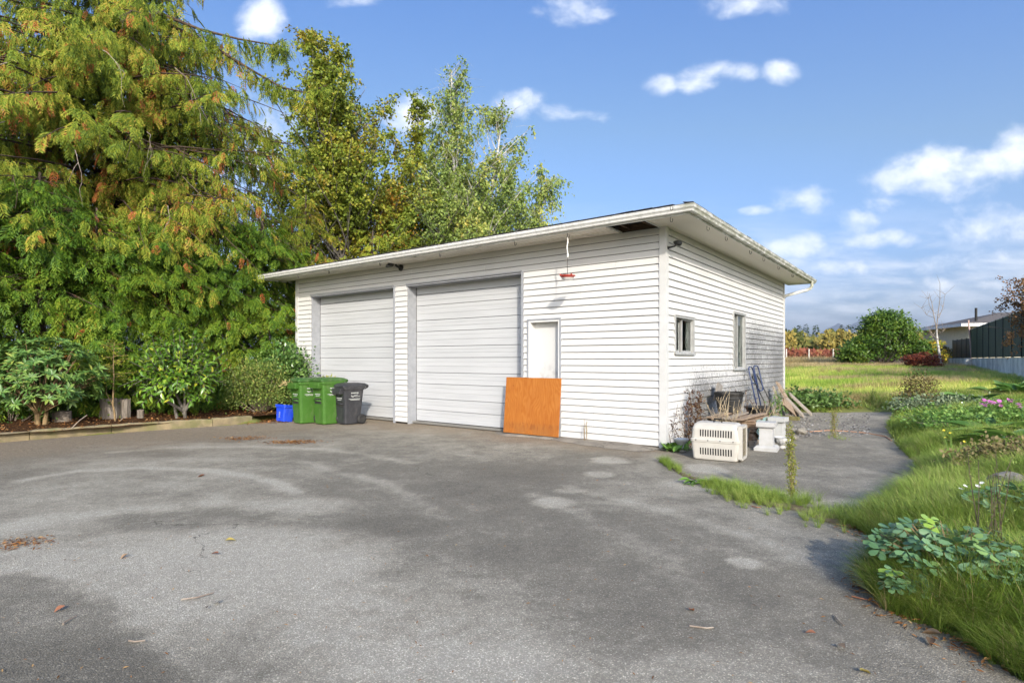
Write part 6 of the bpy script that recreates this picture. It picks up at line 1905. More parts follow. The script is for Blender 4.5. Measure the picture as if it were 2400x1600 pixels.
def rrect(w, d, r, n=4, cx=0.0, cy=0.0):
    """rounded rectangle outline, counter-clockwise"""
    pts = []
    for sx, sy, a0 in ((1, 1, 0), (-1, 1, 90), (-1, -1, 180), (1, -1, 270)):
        for i in range(n + 1):
            a = R(a0 + 90 * i / n)
            pts.append((cx + sx * (w / 2 - r) + r * math.cos(a), cy + sy * (d / 2 - r) + r * math.sin(a)))
    return pts

def wheelie_bin(label, base, rot, h, w, d, body_m, lid_m, seed, lid_open=0.0):
    """cart: +x is the front, wheels at the back"""
    t = thing('wheeled_bin', label, 'bin', base, rot, 'wheeled bins by the garage door')
    blackp = MATS.get('bin_wheel') or simple_mat('bin_wheel', (0.015, 0.015, 0.016), (0.04, 0.038, 0.036), 12, .7, .4)
    white = MATS.get('bin_print') or simple_mat('bin_print', (0.46, 0.47, 0.45), (0.30, 0.32, 0.30), 40, .6)
    hb = h * .86
    rings = []
    for f, sc in ((0, .74), (.03, .77), (.30, .83), (.62, .90), (.93, .97), (1.0, .98)):
        ww, dd = d * sc, w * sc
        cx = .02 * d * (1 - f)
        rings.append([(x, y, .02 + hb * f) for x, y in rrect(ww, dd, .055, 3, cx)])
    MB().loft(rings).build('body', body_m, t, False)
    # rim with lowered front lip
    rim = MB()
    rim.loft([[(x, y, hb - .035) for x, y in rrect(d * 1.00, w * 1.02, .05, 3)], [(x, y, hb + .0) for x, y in rrect(d * 1.10, w * 1.06, .05, 3)], [(x, y, hb + .035) for x, y in rrect(d * 1.10, w * 1.06, .05, 3)]])
    rim.build('rim', body_m, t)
    MB().loft([[(x, y, hb - .12) for x, y in rrect(.10, w * .72, .02, 2, d * .565)], [(x, y, hb - .04) for x, y in rrect(.12, w * .80, .02, 2, d * .56)], [(x, y, hb + .012) for x, y in rrect(.12, w * .84, .02, 2, d * .555)]]).build('lift_lip', body_m, t)
    # lid: shallow dome overhanging at the handle side
    lid = MB()
    L_ = d * 1.30
    rings = []
    for f, zz in ((1.0, 0), (1.0, .022), (.97, .04), (.80, .075), (.45, .092)):
        rings.append([(x, y, zz) for x, y in rrect(L_ * f, w * 1.08 * f, .05, 3, 0)])
    lo = lid.loft(rings).build('lid', lid_m, t)
    lo.location = (-d * .06, 0, hb + .037); lo.rotation_euler = (0, -lid_open, 0)
    # handle and hinge at the back
    MB().tube([(-d * .55, -w * .46, hb - .01), (-d * .70, -w * .44, hb + .03), (-d * .70, w * .44, hb + .03), (-d * .55, w * .46, hb - .01)], .016, 8).build('handle', body_m, t, True)
    # lift recess with bar in the front
    zf = .02 + hb * .56
    fx = d * .885 / 2 + .012
    MB().box((fx - .06, -w * .26, zf - .075), (fx - .004, w * .26, zf + .075)).build('recess', blackp, t)
    MB().tube([(fx + .004, -w * .26, zf - .005), (fx + .004, w * .26, zf - .005)], .017, 8).build('lift_bar', body_m, t, True)
    # wheels
    rw = .128 if h > 1 else .118
    for s in (-1, 1):
        wh = bpy.data.objects.new('wheel', None); link(wh, t)
        wh.location = (-d * .37, s * (w * .455), rw); wh.rotation_euler = (R(90), 0, 0)
        MB().lathe([(rw * .62, -.028), (rw * .92, -.028), (rw, -.014), (rw, .014), (rw * .92, .028), (rw * .62, .028)], 22).build('tyre', blackp, wh, True)
        MB().lathe([(.015, -.030), (rw * .30, -.030), (rw * .34, -.014), (rw * .60, -.014), (rw * .62, -.02), (rw * .62, .02), (rw * .60, .014), (rw * .34, .014), (rw * .30, .030), (.015, .030)], 18).build('rim', blackp, wh, False)
    MB().tube([(-d * .37, -w * .45, rw), (-d * .37, w * .45, rw)], .014, 8).build('axle', blackp, t)
    # printed marks on the side facing the yard (+y) and on the front
    def side_y(z): return np.interp((z - .02) / hb, [0, .3, .62, .93, 1], [.74, .83, .90, .97, .98]) * w / 2 + .0025
    def mark(x0, x1, z, th, slant=0.0):
        MB().add([(x0, side_y(z), z), (x1, side_y(z + slant), z + slant), (x1, side_y(z + slant + th), z + slant + th), (x0, side_y(z + th), z + th),
                  (x0, side_y(z) - .004, z), (x1, side_y(z + slant) - .004, z + slant), (x1, side_y(z + slant + th) - .004, z + slant + th), (x0, side_y(z + th) - .004, z + th)],
                 [(3, 2, 1, 0), (4, 5, 6, 7), (0, 1, 5, 4), (1, 2, 6, 5), (2, 3, 7, 6), (3, 0, 4, 7)]).build('printed_mark', white, t)
    z0 = hb * .86
    rg = random.Random(seed)
    x = d * .17
    while x > -d * .16:
        l = rg.uniform(.016, .05); mark(x - l, x, z0, .028); x -= l + .008
    # check shaped emblem: short stroke and long rising stroke
    ze = z0 - .085
    for (a, b, za, zb, th) in ((.15, .11, .022, .0, .028), (.11, .045, .0, .03, .022), (.045, -.03, .03, .055, .012)):
        mark(d * .16 - .15 + b, d * .16 - .15 + a, ze + zb, th, za - zb)
    for (zz, x0, x1) in ((ze + .012, -.16, -.02), (ze - .045, -.17, .17), (ze - .068, -.15, .12)):
        mark(d * .16 - .15 + x0 * .9 + .06, d * .16 - .15 + x1 * .9 + .06, zz, .012)
    def fmark(y0, y1, z, th):
        fx_ = np.interp((z - .02) / hb, [0, .3, .62, .93, 1], [.74, .83, .90, .97, .98]) * d / 2 + .02 * d * (1 - z / hb) + .003
        MB().box((fx_ - .004, y0, z), (fx_ + .001, y1, z + th)).build('printed_mark', white, t)
    fmark(-.11, .10, hb * .72, .022); fmark(-.08, .07, hb * .72 - .035, .014)
    return t

def build_bins():
    green = plastic('green_plastic', (0.045, 0.125, 0.017), (0.062, 0.155, 0.024), .45, (0.22, 0.24, 0.14), .25)
    greenlid = plastic('green_lid_plastic', (0.035, 0.10, 0.02), (0.055, 0.12, 0.03), .5, (0.30, 0.27, 0.18), .45)
    grey = plastic('charcoal_plastic', (0.028, 0.029, 0.033), (0.045, 0.045, 0.05), .45, (0.16, 0.15, 0.14), .25)
    rot = R(-133)
    wheelie_bin('green wheeled bin next to the blue box, leftmost of the three', G(717, 991), rot, 1.10, .50, .56, green, greenlid, 1, .03)
    wheelie_bin('middle green wheeled bin with clippings on its lid', G(768, 993), rot + R(4), 1.12, .50, .56, green, greenlid, 2, .02)
    wheelie_bin('charcoal wheeled bin, the shortest and rightmost of the three', G(818, 993), rot + R(2), .97, .48, .54, grey, grey, 3, .0)
    # clippings stuck under the lids
    rs = np.random.default_rng(5)
    for (px, py, z, n, lab) in ((766, 905, 1.07, 46, 'sprig of clippings lying on the middle green bin'), (690, 915, .98, 40, 'straw caught under the lid of the leftmost green bin')):
        b = G(px, 992); b.z = z if px > 700 else z - .03
        P = rs.normal(0, 1, (n, 3)) * np.array([.10, .08, .018])
        if px < 700: P[:, 0] -= .12
        V, T = scatter(LEAF_THIN, P, frames(rs.normal(0, 1, (n, 3)) + np.array([-.8 if px < 700 else 0, -.3, .15]), rs.normal(0, 1, (n, 3))), rs.uniform(.05, .13, n))
        o = arr_obj('clippings', V, T, MATS['sapling_leaf'] if px > 700 else MATS['dry_grass_blade'])
        o.location = b; tag(o, lab, 'clippings', kind='stuff')
    # blue recycling box, tipped a little
    blue = plastic('blue_plastic', (0.012, 0.055, 0.55), (0.02, 0.07, 0.62), .38, (0.2, 0.25, 0.5), .15)
    t = thing('recycling_box', 'small blue recycling box beside the leftmost green bin', 'box', G(666, 988), R(-150))
    t.rotation_euler = (R(0), R(-7), R(-125))
    MB().loft([[(x, y, z) for x, y in rrect(.30 * f, .36 * f, .035, 3)] for f, z in ((.84, .01), (.86, .02), (1.0, .36))]).build('body', blue, t)
    MB().loft([[(x, y, z) for x, y in rrect(.30 * f, .36 * f, .035, 3)] for f, z in ((1.03, .335), (1.10, .345), (1.10, .375), (1.13, .385), (1.13, .405), (1.06, .41), (.96, .40))]).build('rim', blue, t)
    wh = MATS['bin_print']
    for i, (z, l) in enumerate(((.10, .03), (.13, .022), (.16, .035), (.19, .025), (.22, .03))):
        MB().box((.128 + z * .06, -.012 - l / 2, z), (.135 + z * .06, -.012 + l / 2, z + .018)).build('printed_mark', wh, t)
build_bins()

def build_plywood():
    m, k = new_mat('stained_plywood')
    o = k.obj()
    x, y, z = k.sep(o)
    warp = k.noise(k.mapping(o, scale=(1.6, 1, .55)), 1.6, 3, .5)
    g = k.n('ShaderNodeTexWave', wave_type='BANDS', bands_direction='X', wave_profile='SIN')
    k.put(g.inputs['Vector'], k.comb(k.math('ADD', x, k.math('MULTIPLY', warp, .9)), y, k.math('MULTIPLY', z, .05)))
    g.inputs['Scale'].default_value = 5.0; g.inputs['Distortion'].default_value = .8; g.inputs['Detail'].default_value = 3; g.inputs['Detail Scale'].default_value = 1.2
    fine = k.noise(k.mapping(o, scale=(42, 1, 1.0)), 3.0, 5, .65)
    c = k.ramp(g.outputs['Fac'], [(0.0, (0.375, 0.122, 0.018)), (.5, (0.405, 0.140, 0.023)), (1.0, (0.44, 0.165, 0.034))])
    c = k.mix(k.math('MULTIPLY', k.step(k.noise(k.mapping(o, scale=(2.2, 1, .8)), 2.0, 4, .6), .4, .7), .4), c, (0.33, 0.098, 0.016))
    band = k.math('MULTIPLY', k.step(k.math('ABSOLUTE', k.math('ADD', k.math('SUBTRACT', z, .20), k.math('MULTIPLY', k.noise(k.mapping(o, scale=(6, 1, 1)), 1.5, 2, .5), .10))), .09, .03), k.step(k.noise(k.mapping(o, scale=(9, 1, 3)), 1.6, 3, .6), .42, .62))
    c = k.mix(k.math('MULTIPLY', band, .55), c, (0.20, 0.055, 0.012))
    c = k.mix(k.math('MULTIPLY', k.step(fine, .42, .72), .55), c, (0.27, 0.078, 0.013))
    kn = k.voro(k.mapping(o, scale=(1, 1, .8)), 4.2)
    c = k.mix(k.math('MULTIPLY', k.step(kn, .09, .02), .7), c, (0.17, 0.05, 0.012))
    low = k.math('MULTIPLY', k.step(z, .30, .04), k.step(k.noise(o, 4, 5, .7), .30, .62))
    c = k.mix(k.math('MULTIPLY', low, .55), c, (0.26, 0.11, 0.035))
    k.out(k.principled(c, .6, .3, 0, k.bump(fine, .1, .004)))
    s0, _ = FW(1312.5, 1000, .1); s1, _ = FW(1184, 1000, .1)
    hgt = 1.10
    o = MB().box((-s1, -.009, 0), (-s0, .009, hgt)).build('plywood_sheet', m, None, False, .002)
    o.matrix_world = GM @ Matrix.Translation(Vector((0, -.155, .052))) @ Matrix.Rotation(R(-5.5), 4, 'X')
    tag(o, 'orange stained plywood sheet leaning against the entry door', 'plywood')
build_plywood()

def build_kerb():
    m, k = new_mat('kerb_timber')
    p = k.pos()
    a = k.noise(p, 4, 5, .65); b = k.noise(p, 45, 4, .65)
    c = k.mix(k.step(a, .3, .7), (0.29, 0.23, 0.135), (0.19, 0.155, 0.10))
    c = k.mix(k.math('MULTIPLY', k.step(k.noise(p, 2.2, 4, .6), .46, .66), .6), c, (0.12, 0.13, 0.045))
    c = k.mix(k.math('MULTIPLY', k.step(b, .5, .8), .3), c, (0.12, 0.09, 0.06))
    k.out(k.principled(c, .92, .15, 0, k.bump(b, .5, .012)))
    pts = [CURB[0]] + [Vector(gp((x, y))[0]) for x, y in ((70, 1031), (262, 1015), (499, 999), (592, 991))]
    labs = ['kerb timber at the left picture edge', 'kerb timber in front of the rhododendron', 'long kerb timber in front of the laurel', 'short last kerb timber nearest the bins']
    rg = random.Random(3)
    for a, b, lab in zip(pts[:-1], pts[1:], labs):
        d = (b - a); n_ = Vector((-d.y, d.x)).normalized()
        a3 = Vector((a.x, a.y, 0)); dd = Vector((d.x, d.y, 0))
        L_ = d.length - .012
        mb = MB()
        rows = []
        for i in range(13):
            f = i / 12
            c0 = a3 + dd.normalized() * L_ * f
            w, h = .165 + rg.uniform(-.006, .006), .175 + rg.uniform(-.008, .008) - (.012 if i in (0, 12) else 0)
            e = .010
            prof = [(e, -.03), (w - e, -.03), (w, -.02), (w, h - .02), (w - .02, h), (.02, h), (0, h - .022), (0, -.02)]
            rows.append([c0 + Vector((n_.x * q, n_.y * q, z)) for q, z in prof])
        o = mb.loft(rows).build('kerb_timber', m)
        tag(o, lab, 'kerb', 'timbers edging the planting bed')
    # cut stumps in the bed
    sm = simple_mat('stump_bark', (0.27, 0.235, 0.20), (0.15, 0.125, 0.10), 8, .95, .1, stretch=(2, 2, .5), bump=.8, bscale=16, bdist=.02)
    for (px, py, w, h, lab) in ((147, 995, .17, .30, 'short cut stump under the rhododendron'), (262, 986, .23, .52, 'wide grey stump behind the thin sapling'), (294, 985, .10, .50, 'narrow stump beside the wide grey stump'), (330, 984, .07, .25, 'low mossy stump left of the laurel stems')):
        b = GT(px, py); b.z = .10
        rr = random.Random(px)
        ring = lambda r_, z, j: [(r_ * math.cos(a) * (1 + .12 * math.sin(3 * a + px) + .06 * math.sin(7 * a)), r_ * math.sin(a) * (1 + .1 * math.cos(4 * a)), z + j * rr.uniform(-1, 1)) for a in np.linspace(0, 6.283, 19)[:-1]]
        o = MB().loft([ring(w * 1.25, -.05, 0), ring(w * 1.05, .08, 0), ring(w, h * .5, 0), ring(w * .97, h, .025)]).build('tree_stump', sm)
        o.location = b; tag(o, lab, 'stump', 'stumps in the bed')
    # sticks in the bed
    for j, (p0, p1, lab) in enumerate((((168, 1003, .16), (204, 972, .42), 'pale stick leaning up between stump and kerb'), ((282, 985, .16), (296, 976, .24), 'short forked pale root at the foot of the sapling'))):
        a = G(p0[0], p0[1], p0[2]); b = AT(p1[0], p1[1], a.y + .1)
        o = MB().tube([tuple(a), tuple((a + b) / 2 + Vector((0, 0, .02))), tuple(b)], [.011, .009, .007], 6).build('stick', BARK['twig'])
        tag(o, lab, 'stick')
build_kerb()

# ------------------------------------------------------------------ clutter along the side wall
def build_clutter():
    cream = plastic('cream_plastic', (0.50, 0.475, 0.425), (0.44, 0.41, 0.36), .5, (0.40, 0.36, 0.28), .25)
    black = plastic('black_pot_plastic', (0.014, 0.014, 0.014), (0.03, 0.029, 0.028), .5, (0.14, 0.13, 0.12), .35)
    hole = simple_mat('dark_inside', (0.012, 0.011, 0.010), (0.02, 0.02, 0.018), 5, .9)
    steel = simple_mat('steel_wire', (0.32, 0.27, 0.20), (0.45, 0.4, 0.3), 20, .45, .5, .6)
    # pet carrier, long side to the yard, door at its right end
    a = G(1618, 1075); b = G(1706, 1083)
    ang = math.atan2(b.y - a.y, b.x - a.x)
    ln, wd, ht = .70, .46, .555
    t = thing('pet_carrier', 'cream plastic pet carrier with slotted sides by the garage corner', 'pet carrier', a, ang)
    def oct_ring(x, z0_, z1_, inset): pass
    # side outline of one shell half (x along length, z up), built as loft across the width
    def shell(z_lo, z_hi, prof):
        rings = []
        for (y, sx, zz) in prof:
            rings.append([( .5 * ln + (px_ - .5) * ln * sx, y, pz) for px_, pz in zz])
        return rings
    # lower half: tub tapering downwards
    lowr = []
    for z, f in ((.012, .90), (.03, .93), (.265, .995), (.275, 1.03), (.292, 1.03)):
        lowr.append([(x, y, z) for x, y in rrect(ln * f, wd * f, .05, 3, ln / 2, wd / 2)])
    slots = []
    body = MB().loft(lowr).build('lower_shell', cream, t)
    upr = []
    for z, f, g_ in ((.294, 1.03, 1.03), (.310, 1.03, 1.03), (.320, .995, .995), (.47, .955, .945), (.525, .90, .80), (.553, .80, .62)):
        upr.append([(x, y, z) for x, y in rrect(ln * f, wd * g_, .055, 3, ln / 2, wd / 2)])
    MB().loft(upr).build('upper_shell', cream, t)
    # slots: dark recessed bars on the long side
    for row, (z0_, z1_) in enumerate(((.085, .185), (.355, .455))):
        for i in range(13):
            x = ln * .20 + i * ln * .052
            f0 = np.interp(z0_, [.03, .265, .32, .47], [.93, .995, .995, .95]); f1 = np.interp(z1_, [.03, .265, .32, .47], [.93, .995, .995, .95])
            y0_ = wd / 2 - wd * f0 / 2; y1_ = wd / 2 - wd * f1 / 2
            MB().add([(x, y0_ - .003, z0_), (x + .017, y0_ - .003, z0_), (x + .017, y1_ - .003, z1_), (x, y1_ - .003, z1_), (x, y0_ + .02, z0_), (x + .017, y0_ + .02, z0_), (x + .017, y1_ + .02, z1_), (x, y1_ + .02, z1_)],
                     [(3, 2, 1, 0), (4, 5, 6, 7), (0, 1, 5, 4), (1, 2, 6, 5), (2, 3, 7, 6), (3, 0, 4, 7)]).build('slot', hole, t)
    # door end: dark opening, rim and wire grid
    xd = ln * 1.005
    MB().box((xd - .02, wd * .14, .07), (xd + .008, wd * .86, .49)).build('door_opening', hole, t)
    rim = MB()
    rim.box((xd - .03, wd * .06, .05), (xd + .03, wd * .14, .51)).box((xd - .03, wd * .86, .05), (xd + .03, wd * .94, .51)).box((xd - .03, wd * .14, .49), (xd + .03, wd * .86, .53)).box((xd - .03, wd * .14, .03), (xd + .03, wd * .86, .07))
    rim.build('door_rim', cream, t)
    for i in range(9):
        y = wd * .17 + i * wd * .0825
        MB().tube([(xd + .016, y, .07), (xd + .016, y, .49)], .003, 5).build('door_wire', steel, t)
    for z in (.16, .28, .40):
        MB().tube([(xd + .020, wd * .15, z), (xd + .020, wd * .85, z)], .003, 5).build('door_wire', steel, t)
    MB().tube([(ln * .42, wd * .5, .55), (ln * .42, wd * .5, .60), (ln * .58, wd * .5, .60), (ln * .58, wd * .5, .55)], .012, 8).build('handle', hole, t)
    for x in (.12, .37, .62, .88):
        MB().lathe([(.008, 0), (.008, .006)], 8).build('fastener', hole, t).matrix_local = Matrix.Translation((ln * x, -.012, .30)) @ Matrix.Rotation(R(90), 4, 'X')

    # pots
    def pot(label, base, h, r0, r1, mat, name='plant_pot', rim=.03, soil=True, ribs=0, tilt=0):
        t = thing(name, label, 'pot', base)
        t.rotation_euler = (tilt, 0, 0)
        th = .012
        MB().lathe([(r0 * .3, 0), (r0, 0), (r0 + (r1 - r0) * .86, h * .84), (r1, h * .86), (r1 + rim * .3, h - rim), (r1 + rim * .35, h), (r1 - th, h), (r1 - th * 1.5, h * .86), (r0 + (r1 - r0) * .8 - th, h * .80), (.01, h * .80)], 28, cap=False).build('body', mat, t, False)
        if soil: MB().lathe([(.01, h * .82), (r1 * .93, h * .82)], 20, cap=False).build('soil', simple_mat('pot_soil', (.05, .035, .022), None, 20, .95), t)
        for i in range(ribs):
            z = h * (.58 + .12 * i); rr = r0 + (r1 - r0) * z / h + .003
            MB().lathe([(rr - .004, z - .012), (rr + .006, z - .006), (rr + .006, z + .006), (rr - .004, z + .012)], 28, cap=False).build('rib', mat, t, True)
        return t
    pot('black plastic pot standing right behind the pet carrier', G(1733, 1066), .42, .10, .145, black)
    # stack: pallet, bundles of weathered shingles, planks on top
    wood = simple_mat('weathered_tan_wood', (0.37, 0.28, 0.20), (0.24, 0.175, 0.125), 5, .9, .15, stretch=(1, 6, 6), bump=.5, bscale=20)
    wood2 = simple_mat('grey_plank', (0.38, 0.33, 0.27), (0.23, 0.19, 0.15), 5, .92, .15, stretch=(.6, 8, 8), bump=.6, bscale=22)
    paper = simple_mat('shingle_bundle', (0.40, 0.29, 0.20), (0.24, 0.16, 0.105), 8, .9, .15, stretch=(1, 1, 6), bump=.7, bscale=30)
    vr = math.atan2(VR.y, VR.x)
    def gl(x, y, z=0): return GM @ Vector((x, y, z))
    sx0, _ = RW(1785, 1000, 1.0)
    pc = gl(.72, 1.75)
    t = thing('pallet', 'mossy wooden pallet under the shingle bundles', 'pallet', pc, GROT)
    for i in range(5):
        MB().box((-.42, -.60 + i * .27, .085), (.42, -.60 + i * .27 + .12, .105)).build('slat', wood2, t)
    for i in range(3):
        MB().box((-.42 + i * .37, -.60, .0), (-.42 + i * .37 + .09, .60, .084)).build('runner', wood2, t)
    rg = random.Random(12)
    names = ['bottom', 'second lowest', 'middle', 'second highest', 'top']
    z = .106
    for i in range(5):
        for j in range(2):
            h_ = rg.uniform(.055, .075)
            o = thing('shingle_bundle', f'{names[i]} shingle bundle of the {"near" if j == 0 else "far"} stack on the pallet', 'bundle', pc + Vector((0, 0, z)) + GM.to_3x3() @ Vector((rg.uniform(-.03, .03), -.30 + j * .60 + rg.uniform(-.03, .03), 0)), GROT + rg.uniform(-.10, .10), 'shingle bundles on the pallet')
            for q in range(4):
                a_ = rg.uniform(-.02, .02)
                MB().box((-.40 + a_, -.27 + rg.uniform(-.02, .02), q * h_ / 4), (.40 + a_, .27 + rg.uniform(-.02, .02), (q + 1) * h_ / 4 - .003)).build('sheet', paper, o)
        z += .068
    ztop = z + .005
    tarp = simple_mat('green_wrap', (0.16, 0.26, 0.22), (0.30, 0.38, 0.34), 7, .35, .5, bump=.4)
    g_ = []
    P = []
    for i in range(7):
        for j in range(9):
            P.append(gl(1.155 + .03 * math.sin(i * 2 + j), 1.28 + j * .10, .12 + i * .055 + .012 * math.sin(j * 2.2 + i)))
    o = MB().add(P, [(i * 9 + j, i * 9 + j + 1, (i + 1) * 9 + j + 1, (i + 1) * 9 + j) for i in range(6) for j in range(8)]).build('plastic_wrap', tarp)
    tag(o, 'torn green plastic wrap hanging on the side of the shingle stack', 'plastic')
    # planks lying on the stack
    for i in range(6):
        p = gl(.35 + i * .13, 1.45 + rg.uniform(-.1, .1), ztop + (i % 2) * .027)
        o = MB().box((-.055, -.62 + rg.uniform(-.1, .1), 0), (.055, .70 + rg.uniform(-.1, .2), .024)).build('plank', wood if i % 3 else wood2, None, False, .003)
        o.location = p; o.rotation_euler = (0, 0, GROT + rg.uniform(-.12, .12))
        tag(o, ['plank lying on the shingle stack next to the wall', 'second plank from the wall on the shingle stack', 'third plank from the wall on the shingle stack', 'fourth plank from the wall on the shingle stack', 'fifth plank from the wall on the shingle stack', 'outermost tan plank on the shingle stack'][i], 'plank', 'planks on the shingle stack')
    # tub on the stack
    tp = gl(.45, 2.05, ztop + .052)
    pot('big black ribbed tub standing on the plank stack', tp, .38, .20, .265, black, 'planting_tub', .035, False, 2)
    # flat stone leaning behind the tub
    slate = simple_mat('slate', (0.33, 0.30, 0.27), (0.22, 0.20, 0.18), 6, .85, .2, bump=.4)
    o = MB().prism([(-.20, 0), (.17, 0), (.19, .28), (-.12, .36)], 'y', -.015, .015).build('slate_slab', slate)
    o.matrix_world = GM @ Matrix.Translation(Vector((.13, 2.35, ztop + .25))) @ Matrix.Rotation(R(90), 4, 'Z') @ Matrix.Rotation(R(9), 4, 'X')
    tag(o, 'grey slate slab leaning on the wall behind the black tub', 'slab')
    # rubble mound carrying the bowl planter
    b = gl(.62, 3.55)
    rock('rubble', 'pale broken rubble lump under the bowl planter, near one', gl(.75, 3.15), (.26, .2, .17), 31)
    rock('rubble', 'pale broken rubble lump under the bowl planter, far one', gl(.55, 3.6), (.3, .26, .2), 32)
    rock('rubble', 'small rubble lump between stack and bowl planter', gl(.95, 2.75), (.16, .13, .11), 33)
    t = thing('bowl_planter', 'shallow black bowl planter between the tub and the hand truck', 'pot', gl(.62, 3.5, .29))
    MB().lathe([(.05, 0), (.12, 0), (.20, .08), (.245, .19), (.275, .195), (.28, .225), (.25, .23), (.22, .19), (.01, .17)], 28, cap=False).build('body', black, t, False)
    # white pedestals and urn
    whitep = simple_mat('white_plaster', (0.47, 0.465, 0.455), (0.39, 0.38, 0.36), 5, .6, .3, bump=.15, bscale=25)
    def pedestal(label, base, rot, h, w):
        t = thing('pedestal', label, 'pedestal', base, rot, 'white plaster pedestals')
        sq = lambda s, z: [(x, y, z) for x, y in ((-s, -s), (s, -s), (s, s), (-s, s))]
        MB().loft([sq(w * .80, 0), sq(w * .80, .05), sq(w * .72, .065), sq(w * .60, .085)]).build('base', whitep, t)
        MB().loft([sq(w * .48, .085), sq(w * .46, h - .10)]).build('shaft', whitep, t)
        MB().loft([sq(w * .50, h - .10), sq(w * .62, h - .085), sq(w * .66, h - .07), sq(w * .66, h - .004), sq(w * .63, h)]).build('cap', whitep, t)
        return t
    p1 = pedestal('white plaster pedestal with stepped base, the nearer one', G(1797, 1054), GROT + R(6), .47, .22)
    p2 = pedestal('taller white pedestal behind the nearer one', G(1824, 1036), GROT - R(4), .46, .215)
    MB().box((-.02, -.02, .4702), (.012, .0, .4735)).build('ink_mark', MATS['dark_inside'], p1)
    t = thing('urn', 'white fluted urn bowl beside the two pedestals', 'urn', G(1833, 1050))
    t.scale = (.8, .8, .8)
    fl = []
    for r_, z in ((.09, 0), (.10, .02), (.05, .05), (.06, .07), (.13, .11), (.165, .18), (.17, .21)):
        fl.append([(r_ * (1 + (.05 if .06 < z < .2 else 0) * math.cos(14 * a)) * math.cos(a), r_ * (1 + (.05 if .06 < z < .2 else 0) * math.cos(14 * a)) * math.sin(a), z) for a in np.linspace(0, 6.283, 57)[:-1]])
    MB().loft(fl).build('bowl', whitep, t, True)
    MB().lathe([(.17, .211), (.185, .215), (.185, .235), (.16, .237), (.13, .20), (.01, .19)], 40, cap=False).build('rim', whitep, t)
    t = thing('bowl', 'white stone bowl planter hidden behind the left end of the carrier', 'pot', G(1604, 1066) + Vector((.05, .35, 0)))
    t.scale = (.62, .62, .62)
    MB().lathe([(.10, 0), (.12, .02), (.08, .06), (.07, .16), (.12, .22), (.19, .30), (.20, .34), (.17, .34), (.10, .28), (.01, .27)], 26, cap=False).build('body', whitep, t, False)
    # stones on the ground
    for j, (px, py, r_, lab) in enumerate(((1880, 1017, (.17, .13, .10), 'rounded stone on the asphalt right of the urn'), (1848, 1012, (.13, .11, .09), 'stone between the timber and the urn'), (1860, 1030, (.10, .08, .06), 'small flat stone in front of the rounded stone'), (1838, 1000, (.12, .1, .09), 'mossy stone beside the mossy timber'))):
        rock('stone', lab, G(px, py), r_, 41 + j)
    mos = simple_mat('mossy_timber', (0.24, 0.205, 0.10), (0.14, 0.13, 0.05), 6, .95, .1, bump=.6)
    a = G(1816, 982); b = G(1872, 986)
    d = (b - a)
    o = MB().obox((0, 0, 0), d, Vector((-d.y, d.x, 0)).normalized() * .10, (0, 0, .10)).build('timber', mos, None, False, .012)
    o.location = a; tag(o, 'mossy timber lying in front of the leaning planks', 'timber')

    # hand truck
    bluem = simple_mat('blue_metal', (0.02, 0.036, 0.10), (0.03, 0.05, 0.13), 8, .45, .5)
    t = thing('hand_truck', 'blue tubular hand truck leaning on the side wall', 'hand truck', gl(.42, 4.78, 0), GROT)
    t.rotation_euler = (0, R(-12), GROT)
    def loop(y0_, y1_, z0_, z1_, x, r_): return [(x, y0_, z0_ + r_), (x, y0_, z1_ - r_), (x, y0_ + r_ * .3, z1_ - r_ * .3), (x, y0_ + r_, z1_), (x, y1_ - r_, z1_), (x, y1_ - r_ * .3, z1_ - r_ * .3), (x, y1_, z1_ - r_), (x, y1_, z0_ + r_)]
    MB().tube(loop(-.18, .18, .0, 1.36, 0, .10), .015, 8).build('frame', bluem, t, True)
    MB().tube(loop(-.11, .30, .78, 1.36, .10, .08) + [(.10, .26, .80), (.10, .22, .78), (.10, -.05, .78), (.10, -.11, .84)], .014, 8).build('loop_handle', bluem, t, True)
    for z in (.25, .62, .98):
        MB().tube([(0, -.18, z), (0, .18, z)], .011, 8).build('cross_bar', bluem, t, True)
    MB().box((0, -.2, -.0), (.22, .2, .012)).build('toe_plate', bluem, t)
    for s in (-1, 1):
        wh = bpy.data.objects.new('wheel', None); link(wh, t)
        wh.location = (-.07, s * .23, .11); wh.rotation_euler = (R(90), 0, 0)
        MB().lathe([(.06, -.025), (.10, -.025), (.115, 0), (.10, .025), (.06, .025)], 18).build('tyre', MATS['bin_wheel'], wh, True)
        MB().lathe([(.01, -.02), (.06, -.02), (.06, .02), (.01, .02)], 14).build('rim', bluem, wh)
    # black handle frame of a cart
    t = thing('cart_handle', 'black tubular handle leaning between bowl planter and hand truck', 'handle', gl(.0, 0, 0), GROT)
    blk = MATS['black_metal']
    top = RW(1767, 880, .10); 
    h0 = Vector((.10, RW(1762, 880, .10)[0], RW(1762, 881, .10)[1])); h1 = Vector((.10, RW(1775, 880, .10)[0], RW(1775, 880, .10)[1]))
    f0 = Vector((.50, RW(1791, 940, .5)[0], RW(1791, 940, .5)[1])); f1 = Vector((.50, RW(1804, 938, .5)[0], RW(1804, 938, .5)[1]))
    MB().tube([tuple(f0), tuple(h0 * .97 + f0 * .03), tuple(h0 + Vector((0, .02, .01))), tuple(h1 + Vector((0, -.02, .01))), tuple(h1 * .97 + f1 * .03), tuple(f1)], .014, 8).build('tube_frame', blk, t, True)
    mid = (h0 + h1) / 2
    MB().loft([[(mid.x + .02 + .022 * math.cos(a), mid.y + .028 * math.sin(a) + (.25 - z) * .15, mid.z - .02 - z) for a in np.linspace(0, 6.283, 9)[:-1]] for z in (.0, .05, .13, .2)]).build('grip', blk, t, True)
